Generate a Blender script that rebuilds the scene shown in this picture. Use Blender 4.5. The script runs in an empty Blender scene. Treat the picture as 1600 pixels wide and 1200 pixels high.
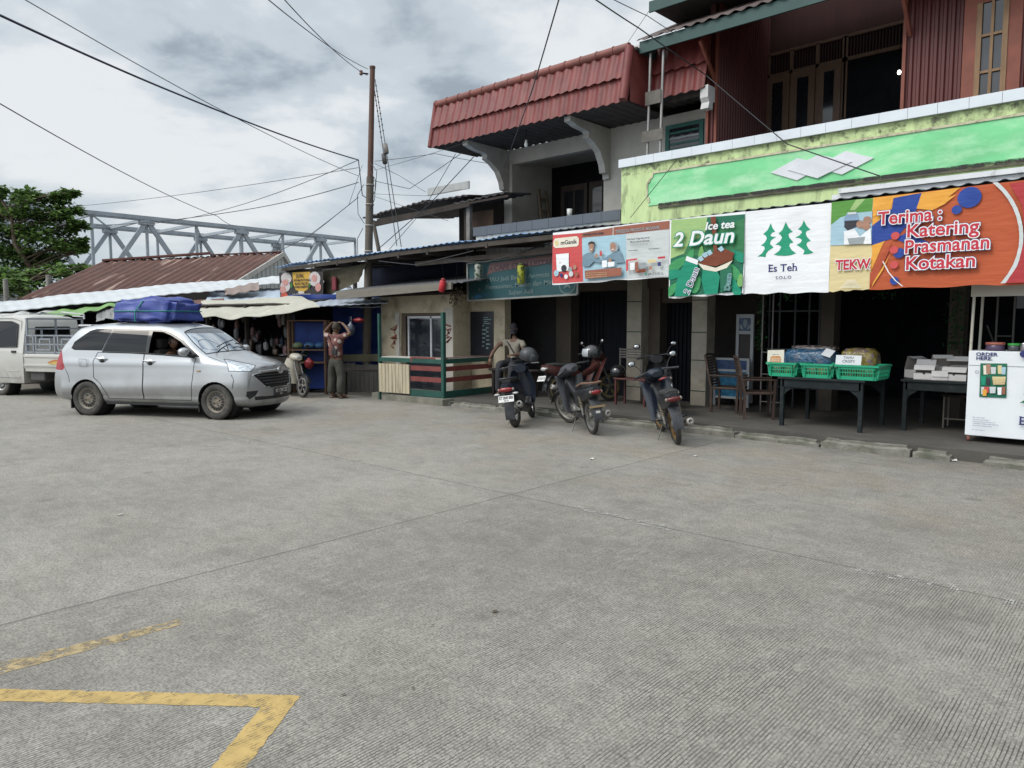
import bpy,bmesh,math,random
from mathutils import Vector,Matrix,noise
from math import sin,cos,pi,sqrt,radians as RD
random.seed(11)
S=bpy.context.scene
C=S.collection
# camera
CH,PITCH,YAW,FPX=1.68,RD(4.7595),RD(42.332),1141.0
cd=bpy.data.cameras.new("camera")
cd.sensor_width=36.0
cd.lens=36.0*FPX/1600.0
cd.clip_start=0.05
cd.clip_end=3000
cam=bpy.data.objects.new("camera",cd)
cam.location=(0,0,CH)
cam.rotation_euler=(pi/2-PITCH,0,YAW)
C.objects.link(cam)
S.camera=cam
FW=Vector((-sin(YAW)*cos(PITCH),cos(YAW)*cos(PITCH),-sin(PITCH)))
RT=Vector((cos(YAW),sin(YAW),0))
UP=RT.cross(FW)
def ray(x,y):
 return RT*((x-800)/FPX)+UP*((600-y)/FPX)+FW
def PIXDIR(x,y):
 return ray(x,y).normalized()
 # exposure
S.view_settings.view_transform='Standard'
S.view_settings.look='None'
S.view_settings.gamma=1.0
S.view_settings.exposure=0.42
# world: overcast sky
SUN_EL,SUN_AZ=RD(46),RD(200)
w=bpy.data.worlds.new("World")
S.world=w
w.use_nodes=True
nt=w.node_tree
nt.nodes.clear()
wo=nt.nodes.new('ShaderNodeOutputWorld')
bg=nt.nodes.new('ShaderNodeBackground')
bg.inputs['Strength'].default_value=0.1
sky=nt.nodes.new('ShaderNodeTexSky')
sky.sky_type='NISHITA'
sky.sun_disc=False
sky.sun_elevation=SUN_EL
sky.sun_rotation=SUN_AZ
sky.air_density=1.0
sky.dust_density=3.0
tc=nt.nodes.new('ShaderNodeTexCoord')
mp=nt.nodes.new('ShaderNodeMapping')
mp.inputs['Scale'].default_value=(1,1,2.4)
mp.inputs['Location'].default_value=(0.32,0.9,0.25)
nt.links.new(tc.outputs['Generated'],mp.inputs['Vector'])
n1=nt.nodes.new('ShaderNodeTexNoise')
n1.inputs['Scale'].default_value=3.1
n1.inputs['Detail'].default_value=8
n1.inputs['Roughness'].default_value=0.56
n1.inputs['Distortion'].default_value=0.25
nt.links.new(mp.outputs['Vector'],n1.inputs['Vector'])
def bank(px,py,rad,amt):
 """soft cloud bank centred on a sky direction"""
 d=PIXDIR(px,py)
 vm=nt.nodes.new('ShaderNodeVectorMath');vm.operation='DISTANCE'
 vm.inputs[1].default_value=d
 st=nt.nodes.new('ShaderNodeMapping')
 st.inputs['Scale'].default_value=(1,1,1.9)
 nt.links.new(tc.outputs['Generated'],st.inputs['Vector'])
 vm.inputs[1].default_value=(d[0],d[1],d[2]*1.9)
 nt.links.new(st.outputs['Vector'],vm.inputs[0])
 mr=nt.nodes.new('ShaderNodeMapRange');mr.interpolation_type='SMOOTHSTEP'
 mr.inputs[1].default_value=0;mr.inputs[2].default_value=rad
 mr.inputs[3].default_value=amt;mr.inputs[4].default_value=0
 nt.links.new(vm.outputs['Value'],mr.inputs[0])
 return mr.outputs[0]
acc=n1.outputs['Fac']
for px,py,rad,amt in((390,200,.28,-.15),(720,80,.24,-.10),(230,110,.2,-.08),(60,290,.12,-.06),(80,215,.26,.13),(530,190,.16,.12),(600,330,.5,.10),(150,20,.25,.10),(1000,40,.3,.14),(480,50,.2,.10),(40,330,.3,.08),(300,300,.2,.06)):
 ad=nt.nodes.new('ShaderNodeMath');ad.operation='ADD'
 nt.links.new(acc,ad.inputs[0]);nt.links.new(bank(px,py,rad,amt),ad.inputs[1])
 acc=ad.outputs[0]
cr=nt.nodes.new('ShaderNodeValToRGB')
cr.color_ramp.interpolation='EASE'
e=cr.color_ramp.elements
e[0].position=0.36;e[0].color=(0.375,0.44,0.505,1)
e[1].position=0.60;e[1].color=(0.90,0.935,0.955,1)
m_=e.new(0.475);m_.color=(0.64,0.715,0.775,1)
nt.links.new(acc,cr.inputs['Fac'])
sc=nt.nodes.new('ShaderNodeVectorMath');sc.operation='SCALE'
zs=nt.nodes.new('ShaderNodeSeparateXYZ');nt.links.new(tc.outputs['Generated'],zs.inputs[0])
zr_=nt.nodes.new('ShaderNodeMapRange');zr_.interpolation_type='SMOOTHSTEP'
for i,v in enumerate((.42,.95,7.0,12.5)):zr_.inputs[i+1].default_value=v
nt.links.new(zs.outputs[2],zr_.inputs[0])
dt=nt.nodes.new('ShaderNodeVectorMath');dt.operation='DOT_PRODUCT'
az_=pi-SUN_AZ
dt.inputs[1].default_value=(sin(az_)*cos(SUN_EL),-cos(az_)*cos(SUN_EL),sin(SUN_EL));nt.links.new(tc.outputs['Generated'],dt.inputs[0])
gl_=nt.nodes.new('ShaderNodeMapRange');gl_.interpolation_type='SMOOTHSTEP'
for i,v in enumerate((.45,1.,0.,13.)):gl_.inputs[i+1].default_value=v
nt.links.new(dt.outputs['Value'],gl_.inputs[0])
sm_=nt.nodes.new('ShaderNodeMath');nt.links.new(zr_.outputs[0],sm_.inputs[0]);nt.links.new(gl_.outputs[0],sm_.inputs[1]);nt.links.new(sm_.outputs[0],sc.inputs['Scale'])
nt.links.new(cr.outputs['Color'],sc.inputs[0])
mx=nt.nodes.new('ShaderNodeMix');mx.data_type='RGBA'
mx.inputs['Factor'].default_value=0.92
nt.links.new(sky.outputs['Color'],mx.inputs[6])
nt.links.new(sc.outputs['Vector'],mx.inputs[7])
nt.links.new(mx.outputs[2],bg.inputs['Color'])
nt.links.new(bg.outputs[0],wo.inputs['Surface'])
# sun behind the clouds
sd=bpy.data.lights.new("sun",'SUN')
sd.energy=1.3
sd.angle=RD(25)
sd.color=(1.0,0.94,0.85)
sun=bpy.data.objects.new("sun",sd)
sun.rotation_euler=(pi/2-SUN_EL,0,pi-SUN_AZ)
C.objects.link(sun)
# helpers
def PZ(x,y,z=0.0):
 d=ray(x,y);return Vector((0,0,CH))+d*((z-CH)/d.z)
def PY(x,y,Y):
 d=ray(x,y);return Vector((0,0,CH))+d*(Y/d.y)
def PX(x,y,X):
 d=ray(x,y);return Vector((0,0,CH))+d*(X/d.x)
def PD(x,y,D):
 return Vector((0,0,CH))+ray(x,y)*D
MATS={}
def lin(c):
 return tuple(c[:3])+(1,)
def pm(name,col,rough=.6,metal=0,var=.14,vs=5,bump=0.,bs=60,dirt=None,stretch=(1,1,1),spec=.5,coat=0,emit=0,trans=0,alpha=1,ior=1.45):
 """procedural principled material: noise-varied colour, optional dirt blotches, bump"""
 if name in MATS:return MATS[name]
 m=bpy.data.materials.new(name);m.use_nodes=True
 t=m.node_tree;L=t.links.new
 p=t.nodes['Principled BSDF']
 p.inputs['Roughness'].default_value=rough
 p.inputs['Metallic'].default_value=metal
 p.inputs['Specular IOR Level'].default_value=spec
 p.inputs['Coat Weight'].default_value=coat
 p.inputs['Coat Roughness'].default_value=.06
 p.inputs['Transmission Weight'].default_value=trans
 p.inputs['IOR'].default_value=ior
 p.inputs['Alpha'].default_value=alpha
 c=t.nodes.new('ShaderNodeTexCoord')
 mpn=t.nodes.new('ShaderNodeMapping');mpn.inputs['Scale'].default_value=stretch
 L(c.outputs['Object'],mpn.inputs['Vector'])
 n=t.nodes.new('ShaderNodeTexNoise');n.inputs['Scale'].default_value=vs;n.inputs['Detail'].default_value=5
 n.inputs['Roughness'].default_value=.6
 L(mpn.outputs['Vector'],n.inputs['Vector'])
 r=t.nodes.new('ShaderNodeMapRange');r.inputs[1].default_value=.3;r.inputs[2].default_value=.7
 L(n.outputs['Fac'],r.inputs[0])
 a=t.nodes.new('ShaderNodeMix');a.data_type='RGBA'
 a.inputs[6].default_value=lin([x*(1-var)for x in col]);a.inputs[7].default_value=lin([min(1,x*(1+var))for x in col])
 L(r.outputs[0],a.inputs['Factor'])
 out=a.outputs[2]
 if dirt:
  dc,ds,lo,hi,amt=dirt
  n2=t.nodes.new('ShaderNodeTexNoise');n2.inputs['Scale'].default_value=ds;n2.inputs['Detail'].default_value=7
  n2.inputs['Roughness'].default_value=.65
  L(mpn.outputs['Vector'],n2.inputs['Vector'])
  r2=t.nodes.new('ShaderNodeMapRange');r2.inputs[1].default_value=lo;r2.inputs[2].default_value=hi
  r2.inputs[4].default_value=amt
  L(n2.outputs['Fac'],r2.inputs[0])
  b=t.nodes.new('ShaderNodeMix');b.data_type='RGBA'
  b.inputs[7].default_value=lin(dc)
  L(r2.outputs[0],b.inputs['Factor']);L(out,b.inputs[6])
  out=b.outputs[2]
 L(out,p.inputs['Base Color'])
 if bump:
  n3=t.nodes.new('ShaderNodeTexNoise');n3.inputs['Scale'].default_value=bs;n3.inputs['Detail'].default_value=4
  L(mpn.outputs['Vector'],n3.inputs['Vector'])
  bn=t.nodes.new('ShaderNodeBump');bn.inputs['Strength'].default_value=bump;bn.inputs['Distance'].default_value=.02
  L(n3.outputs['Fac'],bn.inputs['Height']);L(bn.outputs[0],p.inputs['Normal'])
 if emit:
  p.inputs['Emission Color'].default_value=lin(col);p.inputs['Emission Strength'].default_value=emit
 MATS[name]=m
 return m
class MB:
 """mesh builder: collects shapes (each with a material) into one mesh object"""
 def __init__(s):
  s.v=[];s.f=[];s.mi=[];s.sm=[];s.mats=[]
 def _m(s,m):
  if m not in s.mats:s.mats.append(m)
  return s.mats.index(m)
 def add(s,vs,fs,m,smooth=False):
  o=len(s.v);k=s._m(m)
  s.v+=[Vector(q)for q in vs]
  for f in fs:
   s.f.append([o+i for i in f]);s.mi.append(k);s.sm.append(smooth)
  return s
 def box(s,x0,x1,y0,y1,z0,z1,m):
  return s.add([(x0,y0,z0),(x1,y0,z0),(x1,y1,z0),(x0,y1,z0),(x0,y0,z1),(x1,y0,z1),(x1,y1,z1),(x0,y1,z1)],[(0,3,2,1),(4,5,6,7),(0,1,5,4),(1,2,6,5),(2,3,7,6),(3,0,4,7)],m)
 def bbox(s,x0,x1,y0,y1,z0,z1,m,b=.01):
  """box with chamfered edges"""
  bm=bmesh.new();bmesh.ops.create_cube(bm,size=1)
  for q in bm.verts:q.co=Vector(((x0+x1)/2+q.co.x*(x1-x0),(y0+y1)/2+q.co.y*(y1-y0),(z0+z1)/2+q.co.z*(z1-z0)))
  bmesh.ops.bevel(bm,geom=bm.edges[:],offset=b,segments=2,affect='EDGES',profile=.5)
  s.bm(bm,m);return s
 def bm(s,bm,m,smooth=False,M=None):
  bm.verts.index_update()
  vs=[(M@q.co)if M else q.co.copy()for q in bm.verts]
  s.add(vs,[[q.index for q in f.verts]for f in bm.faces],m,smooth);bm.free();return s
 def obox(s,c,sx,sy,sz,m,M):
  """oriented box: M = 3x3 rotation, c = centre"""
  vs=[Vector(c)+M@Vector((sx*a/2,sy*b/2,sz*d/2))for d in(-1,1)for a,b in((-1,-1),(1,-1),(1,1),(-1,1))]
  return s.add(vs,[(0,3,2,1),(4,5,6,7),(0,1,5,4),(1,2,6,5),(2,3,7,6),(3,0,4,7)],m)
 def beam(s,a,b,wd,ht,m,up=(0,0,1)):
  """square bar from a to b"""
  a=Vector(a);b=Vector(b);d=(b-a);l=d.length;d.normalize()
  u=Vector(up)
  if abs(d.dot(u))>.98:u=Vector((0,1,0))
  sd_=d.cross(u).normalized();u2=sd_.cross(d).normalized()
  M=Matrix((d,sd_,u2)).transposed()
  return s.obox((a+b)/2,l,wd,ht,m,M)
 def tube(s,pts,r,m,n=8,cap=True,smooth=True):
  pts=[Vector(p)for p in pts];k=len(pts)
  rs=r if isinstance(r,(list,tuple))else[r]*k
  vs=[];prev=None
  for i,p in enumerate(pts):
   d=(pts[min(i+1,k-1)]-pts[max(i-1,0)])
   if d.length<1e-9:d=Vector((0,0,1))
   d.normalize()
   if prev is None:
    u=d.cross(Vector((0,0,1)))
    if u.length<.05:u=d.cross(Vector((1,0,0)))
   else:
    u=prev-d*prev.dot(d)
    if u.length<1e-6:u=d.cross(Vector((1,0,0)))
   u.normalize();prev=u;q=d.cross(u)
   for j in range(n):
    a=2*pi*j/n
    vs.append(p+(u*cos(a)+q*sin(a))*rs[i])
  fs=[(i*n+j,i*n+(j+1)%n,(i+1)*n+(j+1)%n,(i+1)*n+j)for i in range(k-1)for j in range(n)]
  s.add(vs,fs,m,smooth)
  if cap:
   s.add(vs[:n],[tuple(range(n-1,-1,-1))],m);s.add(vs[-n:],[tuple(range(n))],m)
  return s
 def lathe(s,prof,m,o=(0,0,0),ax=(0,0,1),n=16,smooth=True,sy=1):
  """revolve (r, h) profile round axis ax through o"""
  ax=Vector(ax).normalized();u=ax.cross(Vector((0,0,1)))
  if u.length<.05:u=Vector((1,0,0))
  u.normalize();q=ax.cross(u);o=Vector(o);vs=[]
  for r,h in prof:
   for j in range(n):
    a=2*pi*j/n
    vs.append(o+ax*h+(u*cos(a)+q*sin(a)*sy)*r)
  k=len(prof)
  return s.add(vs,[(i*n+j,i*n+(j+1)%n,(i+1)*n+(j+1)%n,(i+1)*n+j)for i in range(k-1)for j in range(n)],m,smooth)
 def ball(s,c,r,m,nu=12,nv=8,M=None,smooth=True):
  r=(r,r,r)if not isinstance(r,(tuple,list))else r
  vs=[];c=Vector(c)
  for i in range(nv+1):
   t=pi*i/nv
   for j in range(nu):
    a=2*pi*j/nu
    q=Vector((r[0]*sin(t)*cos(a),r[1]*sin(t)*sin(a),r[2]*cos(t)))
    vs.append(c+(M@q if M else q))
  return s.add(vs,[(i*nu+j,(i+1)*nu+j,(i+1)*nu+(j+1)%nu,i*nu+(j+1)%nu)for i in range(nv)for j in range(nu)],m,smooth)
 def prism(s,poly,o,u,v,dep,m):
  """2-D outline in frame (o,u,v) extruded by dep along u x v (both ways half)"""
  o=Vector(o);u=Vector(u);v=Vector(v);n=u.cross(v).normalized();k=len(poly)
  a=[o+u*p[0]+v*p[1]+n*dep/2 for p in poly];b=[q-n*dep for q in a]
  s.add(a+b,[tuple(range(k)),tuple(range(2*k-1,k-1,-1))]+[(i,k+i,k+(i+1)%k,(i+1)%k)for i in range(k)],m)
  return s
 def grid(s,fn,nu,nv,m,smooth=True,flip=False):
  vs=[fn(i/nu,j/nv)for i in range(nu+1)for j in range(nv+1)]
  w_=nv+1
  fs=[(i*w_+j,(i+1)*w_+j,(i+1)*w_+j+1,i*w_+j+1)for i in range(nu)for j in range(nv)]
  if flip:fs=[f[::-1]for f in fs]
  return s.add(vs,fs,m,smooth)
 def sheet(s,fn,nu,nv,th,m,nrm):
  """grid surface given a thickness along nrm"""
  nrm=Vector(nrm)
  vs=[Vector(fn(i/nu,j/nv))for i in range(nu+1)for j in range(nv+1)]
  w_=nv+1;k=len(vs)
  fs=[(i*w_+j,(i+1)*w_+j,(i+1)*w_+j+1,i*w_+j+1)for i in range(nu)for j in range(nv)]
  s.add(vs,fs,m,True)
  s.add([q-nrm*th for q in vs],[f[::-1]for f in fs],m,True)
  ring=[i*w_ for i in range(nu+1)]+[nu*w_+j for j in range(1,nv+1)]+[i*w_+nv for i in range(nu-1,-1,-1)]+[j for j in range(nv-1,0,-1)]
  rv=[vs[i]for i in ring]+[vs[i]-nrm*th for i in ring];L=len(ring)
  s.add(rv,[(i,(i+1)%L,L+(i+1)%L,L+i)for i in range(L)],m)
  return s
 def build(s,name,parent=None,label=None,cat=None,group=None,kind=None,world=True):
  if not s.v:return None
  me=bpy.data.meshes.new(name)
  if parent is not None:
   o=Vector(parent.get('_o',(0,0,0)))if world else Vector((0,0,0))
  elif world:
   lo=[min(q[i]for q in s.v)for i in range(3)];hi=[max(q[i]for q in s.v)for i in range(3)]
   o=Vector(((lo[0]+hi[0])/2,(lo[1]+hi[1])/2,lo[2]))
  else:o=Vector((0,0,0))
  me.from_pydata([q-o for q in s.v],[],s.f)
  for m in s.mats:me.materials.append(m)
  me.polygons.foreach_set('material_index',s.mi);me.polygons.foreach_set('use_smooth',s.sm)
  me.update()
  ob=bpy.data.objects.new(name,me);C.objects.link(ob)
  if parent is not None:
   ob.parent=parent
   if world and '_o' in parent.keys():ob['_o']=parent['_o']
  else:ob.location=o
  if parent is not None and world:pass
  elif parent is None:ob['_o']=tuple(o)
  if label:ob['label']=label
  if cat:ob['category']=cat
  if group:ob['group']=group
  if kind:ob['kind']=kind
  return ob
def thing(name,label,cat,loc=(0,0,0),rz=0,group=None):
 """an Empty at the thing's base that parents its parts"""
 o=bpy.data.objects.new(name,None);C.objects.link(o)
 o.empty_display_size=.1
 o.location=loc;o.rotation_euler=(0,0,rz);o['label']=label;o['category']=cat
 if group:o['group']=group
 o['_o']=tuple(loc)
 return o
def dup(o,parent=None,loc=None,rz=None,label=None):
 c=o.copy();C.objects.link(c)
 if parent is not None:c.parent=parent
 if loc is not None:c.location=loc
 if rz is not None:c.rotation_euler=(0,0,rz)
 if label:c['label']=label
 for ch in list(o.children):dup(ch,c)
 return c
def smooth_by_angle(ob,ang=40):
 for p in ob.data.polygons:p.use_smooth=True
 try:ob.data.set_sharp_from_angle(angle=RD(ang))
 except Exception:pass
def text_mesh(txt,size,bold=0.,shear=0.,res=3,align='LEFT',space=1.0):
 """(verts2d, faces) of a line of lettering"""
 cu=bpy.data.curves.new("t",'FONT');cu.body=txt;cu.size=size;cu.offset=bold;cu.shear=shear
 cu.resolution_u=res;cu.align_x=align;cu.space_character=space;cu.fill_mode='FRONT'
 ob=bpy.data.objects.new("t",cu);C.objects.link(ob)
 me=bpy.data.meshes.new_from_object(ob)
 vs=[(q.co.x,q.co.y)for q in me.vertices];fs=[tuple(p.vertices)for p in me.polygons]
 bpy.data.objects.remove(ob);bpy.data.curves.remove(cu);bpy.data.meshes.remove(me)
 return vs,fs
def circ(cx,cy,r,n=20,ry=None,a0=0,a1=2*pi):
 ry=r if ry is None else ry
 full=abs(a1-a0-2*pi)<1e-6
 k=n if full else n+1
 return[(cx+r*cos(a0+(a1-a0)*i/n),cy+ry*sin(a0+(a1-a0)*i/n))for i in range(k)]
def cut2d(vs,fs,step):
 """split flat 2-D faces by a square grid so they can follow a wavy sheet"""
 bm=bmesh.new()
 bv=[bm.verts.new((x,y,0))for x,y in vs]
 for f in fs:
  try:bm.faces.new([bv[i]for i in f])
  except ValueError:pass
 if step:
  for ax in(0,1):
   lo=min(q[ax]for q in vs);hi=max(q[ax]for q in vs)
   k=math.ceil(lo/step+1e-6)
   while k*step<hi-1e-6:
    no=[0,0,0];no[ax]=1;co=[0,0,0];co[ax]=k*step
    bmesh.ops.bisect_plane(bm,geom=bm.verts[:]+bm.edges[:]+bm.faces[:],plane_co=co,plane_no=no,dist=1e-6)
    k+=1
 bm.verts.index_update()
 o=[(q.co.x,q.co.y)for q in bm.verts],[tuple(q.index for q in f.verts)for f in bm.faces]
 bm.free();return o
def clip2d(poly,x0,x1,y0,y1):
 def cl(p,ax,val,sgn):
  o=[]
  for i in range(len(p)):
   a=p[i];b=p[(i+1)%len(p)]
   da=(a[ax]-val)*sgn;db=(b[ax]-val)*sgn
   if da>=0:o.append(a)
   if da*db<0:
    t=da/(da-db);o.append((a[0]+(b[0]-a[0])*t,a[1]+(b[1]-a[1])*t))
  return o
 for ax,val,sg in((0,x0,1),(0,x1,-1),(1,y0,1),(1,y1,-1)):
  if len(poly)>2:poly=cl(poly,ax,val,sg)
 return poly
class Art:
 """flat artwork laid on a sheet: map(u, w, lift) gives the 3-D point; every layer sits a hair above the last"""
 def __init__(s,mb,fmap,step=.12,lift=.0022,clip=None):
  s.mb=mb;s.map=fmap;s.step=step;s.k=1;s.l=lift;s.clip=clip
 def put(s,vs,fs,m):
  vs,fs=cut2d(vs,fs,s.step)
  h=s.l*s.k
  s.mb.add([s.map(u,w_,h)for u,w_ in vs],fs,m,False)
 def poly(s,p,m,up=True):
  if s.clip:p=clip2d(p,*s.clip)
  if len(p)<3:return s
  if up:s.k+=1
  s.put(p,[tuple(range(len(p)))],m);return s
 def rect(s,x0,y0,x1,y1,m,up=True):
  return s.poly([(x0,y0),(x1,y0),(x1,y1),(x0,y1)],m,up)
 def text(s,t,x,y,size,m,bold=0.,shear=0.,rot=0.,align='LEFT',up=True,sx=1.,space=1.0,res=3):
  if up:s.k+=1
  vs,fs=text_mesh(t,size,bold,shear,res,align,space)
  c,d=cos(rot),sin(rot)
  vs=[(x+(a*sx)*c-b*d,y+(a*sx)*d+b*c)for a,b in vs]
  if not vs:return s
  if s.clip:
   nf=[];nv=[]
   for f in fs:
    p=clip2d([vs[i]for i in f],*s.clip)
    if len(p)>2:
     nf.append(tuple(range(len(nv),len(nv)+len(p))));nv+=p
   vs,fs=nv,nf
   if not vs:return s
  s.put(vs,fs,m);return s
  # ground
def ground_mat():
 m=bpy.data.materials.new("concrete_lot");m.use_nodes=True
 t=m.node_tree;L=t.links.new;p=t.nodes['Principled BSDF']
 def nd(k,**a):
  q=t.nodes.new(k)
  for x,y in a.items():setattr(q,x,y)
  return q
 def math_(op,a,b=None,c=None):
  q=nd('ShaderNodeMath',operation=op)
  for i,x in enumerate((a,b,c)):
   if x is None:continue
   if isinstance(x,(int,float)):q.inputs[i].default_value=x
   else:L(x,q.inputs[i])
  return q.outputs[0]
 def mr(x,a,b,c=0.,d=1.,sm=True):
  q=nd('ShaderNodeMapRange',interpolation_type='SMOOTHSTEP' if sm else 'LINEAR')
  for i,y in enumerate((a,b,c,d)):q.inputs[i+1].default_value=y
  L(x,q.inputs[0]);return q.outputs[0]
 def noi(sc,det=5,ro=.6,st=(1,1,1)):
  mp_=nd('ShaderNodeMapping');mp_.inputs['Scale'].default_value=st;L(c,mp_.inputs['Vector'])
  q=nd('ShaderNodeTexNoise');q.inputs['Scale'].default_value=sc;q.inputs['Detail'].default_value=det;q.inputs['Roughness'].default_value=ro
  L(mp_.outputs[0],q.inputs['Vector']);return q.outputs['Fac']
 def mix(f,a,b,bt='MIX'):
  q=nd('ShaderNodeMix',data_type='RGBA',blend_type=bt)
  if isinstance(f,(int,float)):q.inputs['Factor'].default_value=f
  else:L(f,q.inputs['Factor'])
  for i,x in((6,a),(7,b)):
   if isinstance(x,tuple):q.inputs[i].default_value=lin(x)
   else:L(x,q.inputs[i])
  return q.outputs[2]
 geo=nd('ShaderNodeNewGeometry');c=geo.outputs['Position']
 sp=nd('ShaderNodeSeparateXYZ');L(c,sp.inputs[0]);X,Y=sp.outputs[0],sp.outputs[1]
 big=noi(.35,6,.62);mid=noi(1.7,6,.65);fine=noi(60,3,.7);grit=noi(190,2,.6)
 col=mix(mr(big,.33,.67),(.232,.217,.190),(.292,.273,.240))
 col=mix(mr(mid,.4,.75,0,.55),col,(.160,.150,.131))
 sand=math_('MULTIPLY',mr(noi(.8,5),.42,.66),mr(Y,4.2,8.5,.25,1))
 col=mix(math_('MULTIPLY',sand,.55),col,(.235,.193,.140))
 st1=mr(noi(.9,6,.6,(.45,1.6,1)),.60,.76,0,.5)
 col=mix(st1,col,(.080,.074,.066))
 st2=mr(noi(2.6,5,.6,(1,.35,1)),.64,.78,0,.35)
 col=mix(st2,col,(.105,.092,.075))
 vo=nd('ShaderNodeTexVoronoi');vo.inputs['Scale'].default_value=1.15;L(c,vo.inputs['Vector'])
 vd=math_('ADD',vo.outputs['Distance'],math_('MULTIPLY',math_('SUBTRACT',noi(9,4),.5),.16))
 spot=math_('MULTIPLY',mr(vd,.04,.13,.6,0),mr(noi(.6,2),.45,.6))
 col=mix(spot,col,(.085,.078,.068))
 crk=nd('ShaderNodeTexVoronoi',feature='DISTANCE_TO_EDGE');crk.inputs['Scale'].default_value=.22
 wv_=nd('ShaderNodeVectorMath',operation='MULTIPLY_ADD');nz_=nd('ShaderNodeTexNoise');nz_.inputs['Scale'].default_value=1.6;nz_.inputs['Detail'].default_value=6;L(c,nz_.inputs['Vector']);L(nz_.outputs['Color'],wv_.inputs[0]);wv_.inputs[1].default_value=(1.1,1.1,0);L(c,wv_.inputs[2]);L(wv_.outputs[0],crk.inputs['Vector'])
 col=mix(math_('MULTIPLY',mr(crk.outputs['Distance'],.0008,.0028,.32,0),mr(noi(.5,3),.5,.6)),col,(.07,.065,.058))
 rg_=math_('ABSOLUTE',math_('SUBTRACT',nd('ShaderNodeVectorMath',operation='DISTANCE').outputs['Value'],2.6));rn=rg_.node.inputs[0].links[0].from_node.inputs[0].links[0].from_node;L(c,rn.inputs[0]);rn.inputs[1].default_value=(-4.6,7.4,0)
 col=mix(math_('MULTIPLY',mr(rg_,.02,.10,.14,0),mr(noi(2,4),.4,.6)),col,(.42,.39,.33))
 kerb_dark=math_('MULTIPLY',mr(Y,9.1,9.95),mr(noi(1.1,4),.38,.62,.15,.8))  # patchy darker tone towards the kerb
 col=mix(kerb_dark,col,(.135,.128,.112))
 col=mix(mr(fine,.44,.66,0,.62),col,(.070,.066,.060))
 col=mix(mr(grit,.52,.68,0,.45),col,(.37,.355,.32))
 for sc_,lo_,hi_,st_ in((26,.87,1.13,(1,1,1)),(5,.88,1.12,(1,1.5,1)),(80,.76,1.26,(1,1,1))):
  col=mix(1.,col,mr(noi(sc_,4,.65,st_),.32,.68,lo_,hi_,False),'MULTIPLY')
 wob=math_('ADD',X,math_('MULTIPLY',math_('SUBTRACT',noi(2.2,3),.5),.012))
 wv=math_('SINE',math_('MULTIPLY',wob,2*pi/.0165))
 g=mr(wv,.35,1.)
 gp=mr(noi(1.15,5,.6),.34,.60,.35,1.)
 gp2=mr(noi(26,3,.6,(1,.18,1)),.34,.56,.25,1)
 left=mr(X,-4.82,-4.72,.10,1.)
 far=mr(Y,5.18,5.26,1.,.55)
 gm=math_('MULTIPLY',math_('MULTIPLY',g,gp),math_('MULTIPLY',math_('MULTIPLY',gp2,left),far))
 col=mix(math_('MULTIPLY',gm,.92),col,(.052,.047,.042))
 wob2=math_('MULTIPLY',math_('SUBTRACT',noi(3,4),.5),.03)
 def joint(v,at,wd):
  return mr(math_('ABSOLUTE',math_('ADD',math_('SUBTRACT',v,at),wob2)),wd*.4,wd,1,0)
 jn=math_('MULTIPLY',joint(X,-4.77,.014),mr(noi(5,3),.3,.45,.55,1))
 jm=math_('MULTIPLY',joint(Y,5.225,.014),mr(noi(4,3),.3,.5,.45,1))
 jk=joint(X,.62,.012);jl=joint(X,-10.2,.010)
 j=math_('MAXIMUM',math_('MAXIMUM',jn,jm),math_('MAXIMUM',jk,math_('MULTIPLY',jl,.5)))
 col=mix(math_('MULTIPLY',j,.48),col,(.045,.043,.04))
 L(col,p.inputs['Base Color'])
 p.inputs['Roughness'].default_value=.82
 p.inputs['Specular IOR Level'].default_value=.35
 h=math_('SUBTRACT',math_('ADD',math_('MULTIPLY',fine,.25),math_('MULTIPLY',grit,.18)),math_('ADD',math_('MULTIPLY',gm,.55),math_('MULTIPLY',j,1.5)))
 b=nd('ShaderNodeBump');b.inputs['Strength'].default_value=.55;b.inputs['Distance'].default_value=.006
 L(h,b.inputs['Height']);L(b.outputs[0],p.inputs['Normal'])
 return m
G=MB()
G.grid(lambda u,v:(-700+1400*u,-300+1300*v,0),8,8,ground_mat(),False)
G.build('ground',kind='structure',label='grey grooved concrete lot',world=False)
def worn(name,col,dens,scale=14,edge=.10):
 """paint worn away in patches: alpha from noise"""
 m=pm(name,col,rough=.75,var=.12,vs=9,dirt=((col[0]*.55,col[1]*.55,col[2]*.6),7,.5,.75,.7))
 t=m.node_tree;p=t.nodes['Principled BSDF'];L=t.links.new
 g=t.nodes.new('ShaderNodeNewGeometry')
 n=t.nodes.new('ShaderNodeTexNoise');n.inputs['Scale'].default_value=scale;n.inputs['Detail'].default_value=9;n.inputs['Roughness'].default_value=.72
 L(g.outputs['Position'],n.inputs['Vector'])
 r=t.nodes.new('ShaderNodeMapRange');r.inputs[1].default_value=dens-edge/2;r.inputs[2].default_value=dens+edge/2
 r.inputs[3].default_value=1;r.inputs[4].default_value=0
 sx=t.nodes.new('ShaderNodeSeparateXYZ');L(g.outputs['Position'],sx.inputs[0])
 a=t.nodes.new('ShaderNodeMath');a.operation='MULTIPLY';a.inputs[1].default_value=2*pi/.0165;L(sx.outputs[0],a.inputs[0])
 q=t.nodes.new('ShaderNodeMath');q.operation='SINE';L(a.outputs[0],q.inputs[0])
 q2=t.nodes.new('ShaderNodeMath');q2.operation='MULTIPLY_ADD';q2.inputs[1].default_value=.045;L(q.outputs[0],q2.inputs[0]);L(n.outputs['Fac'],q2.inputs[2])
 L(q2.outputs[0],r.inputs[0]);L(r.outputs[0],p.inputs['Alpha'])
 return m
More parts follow.
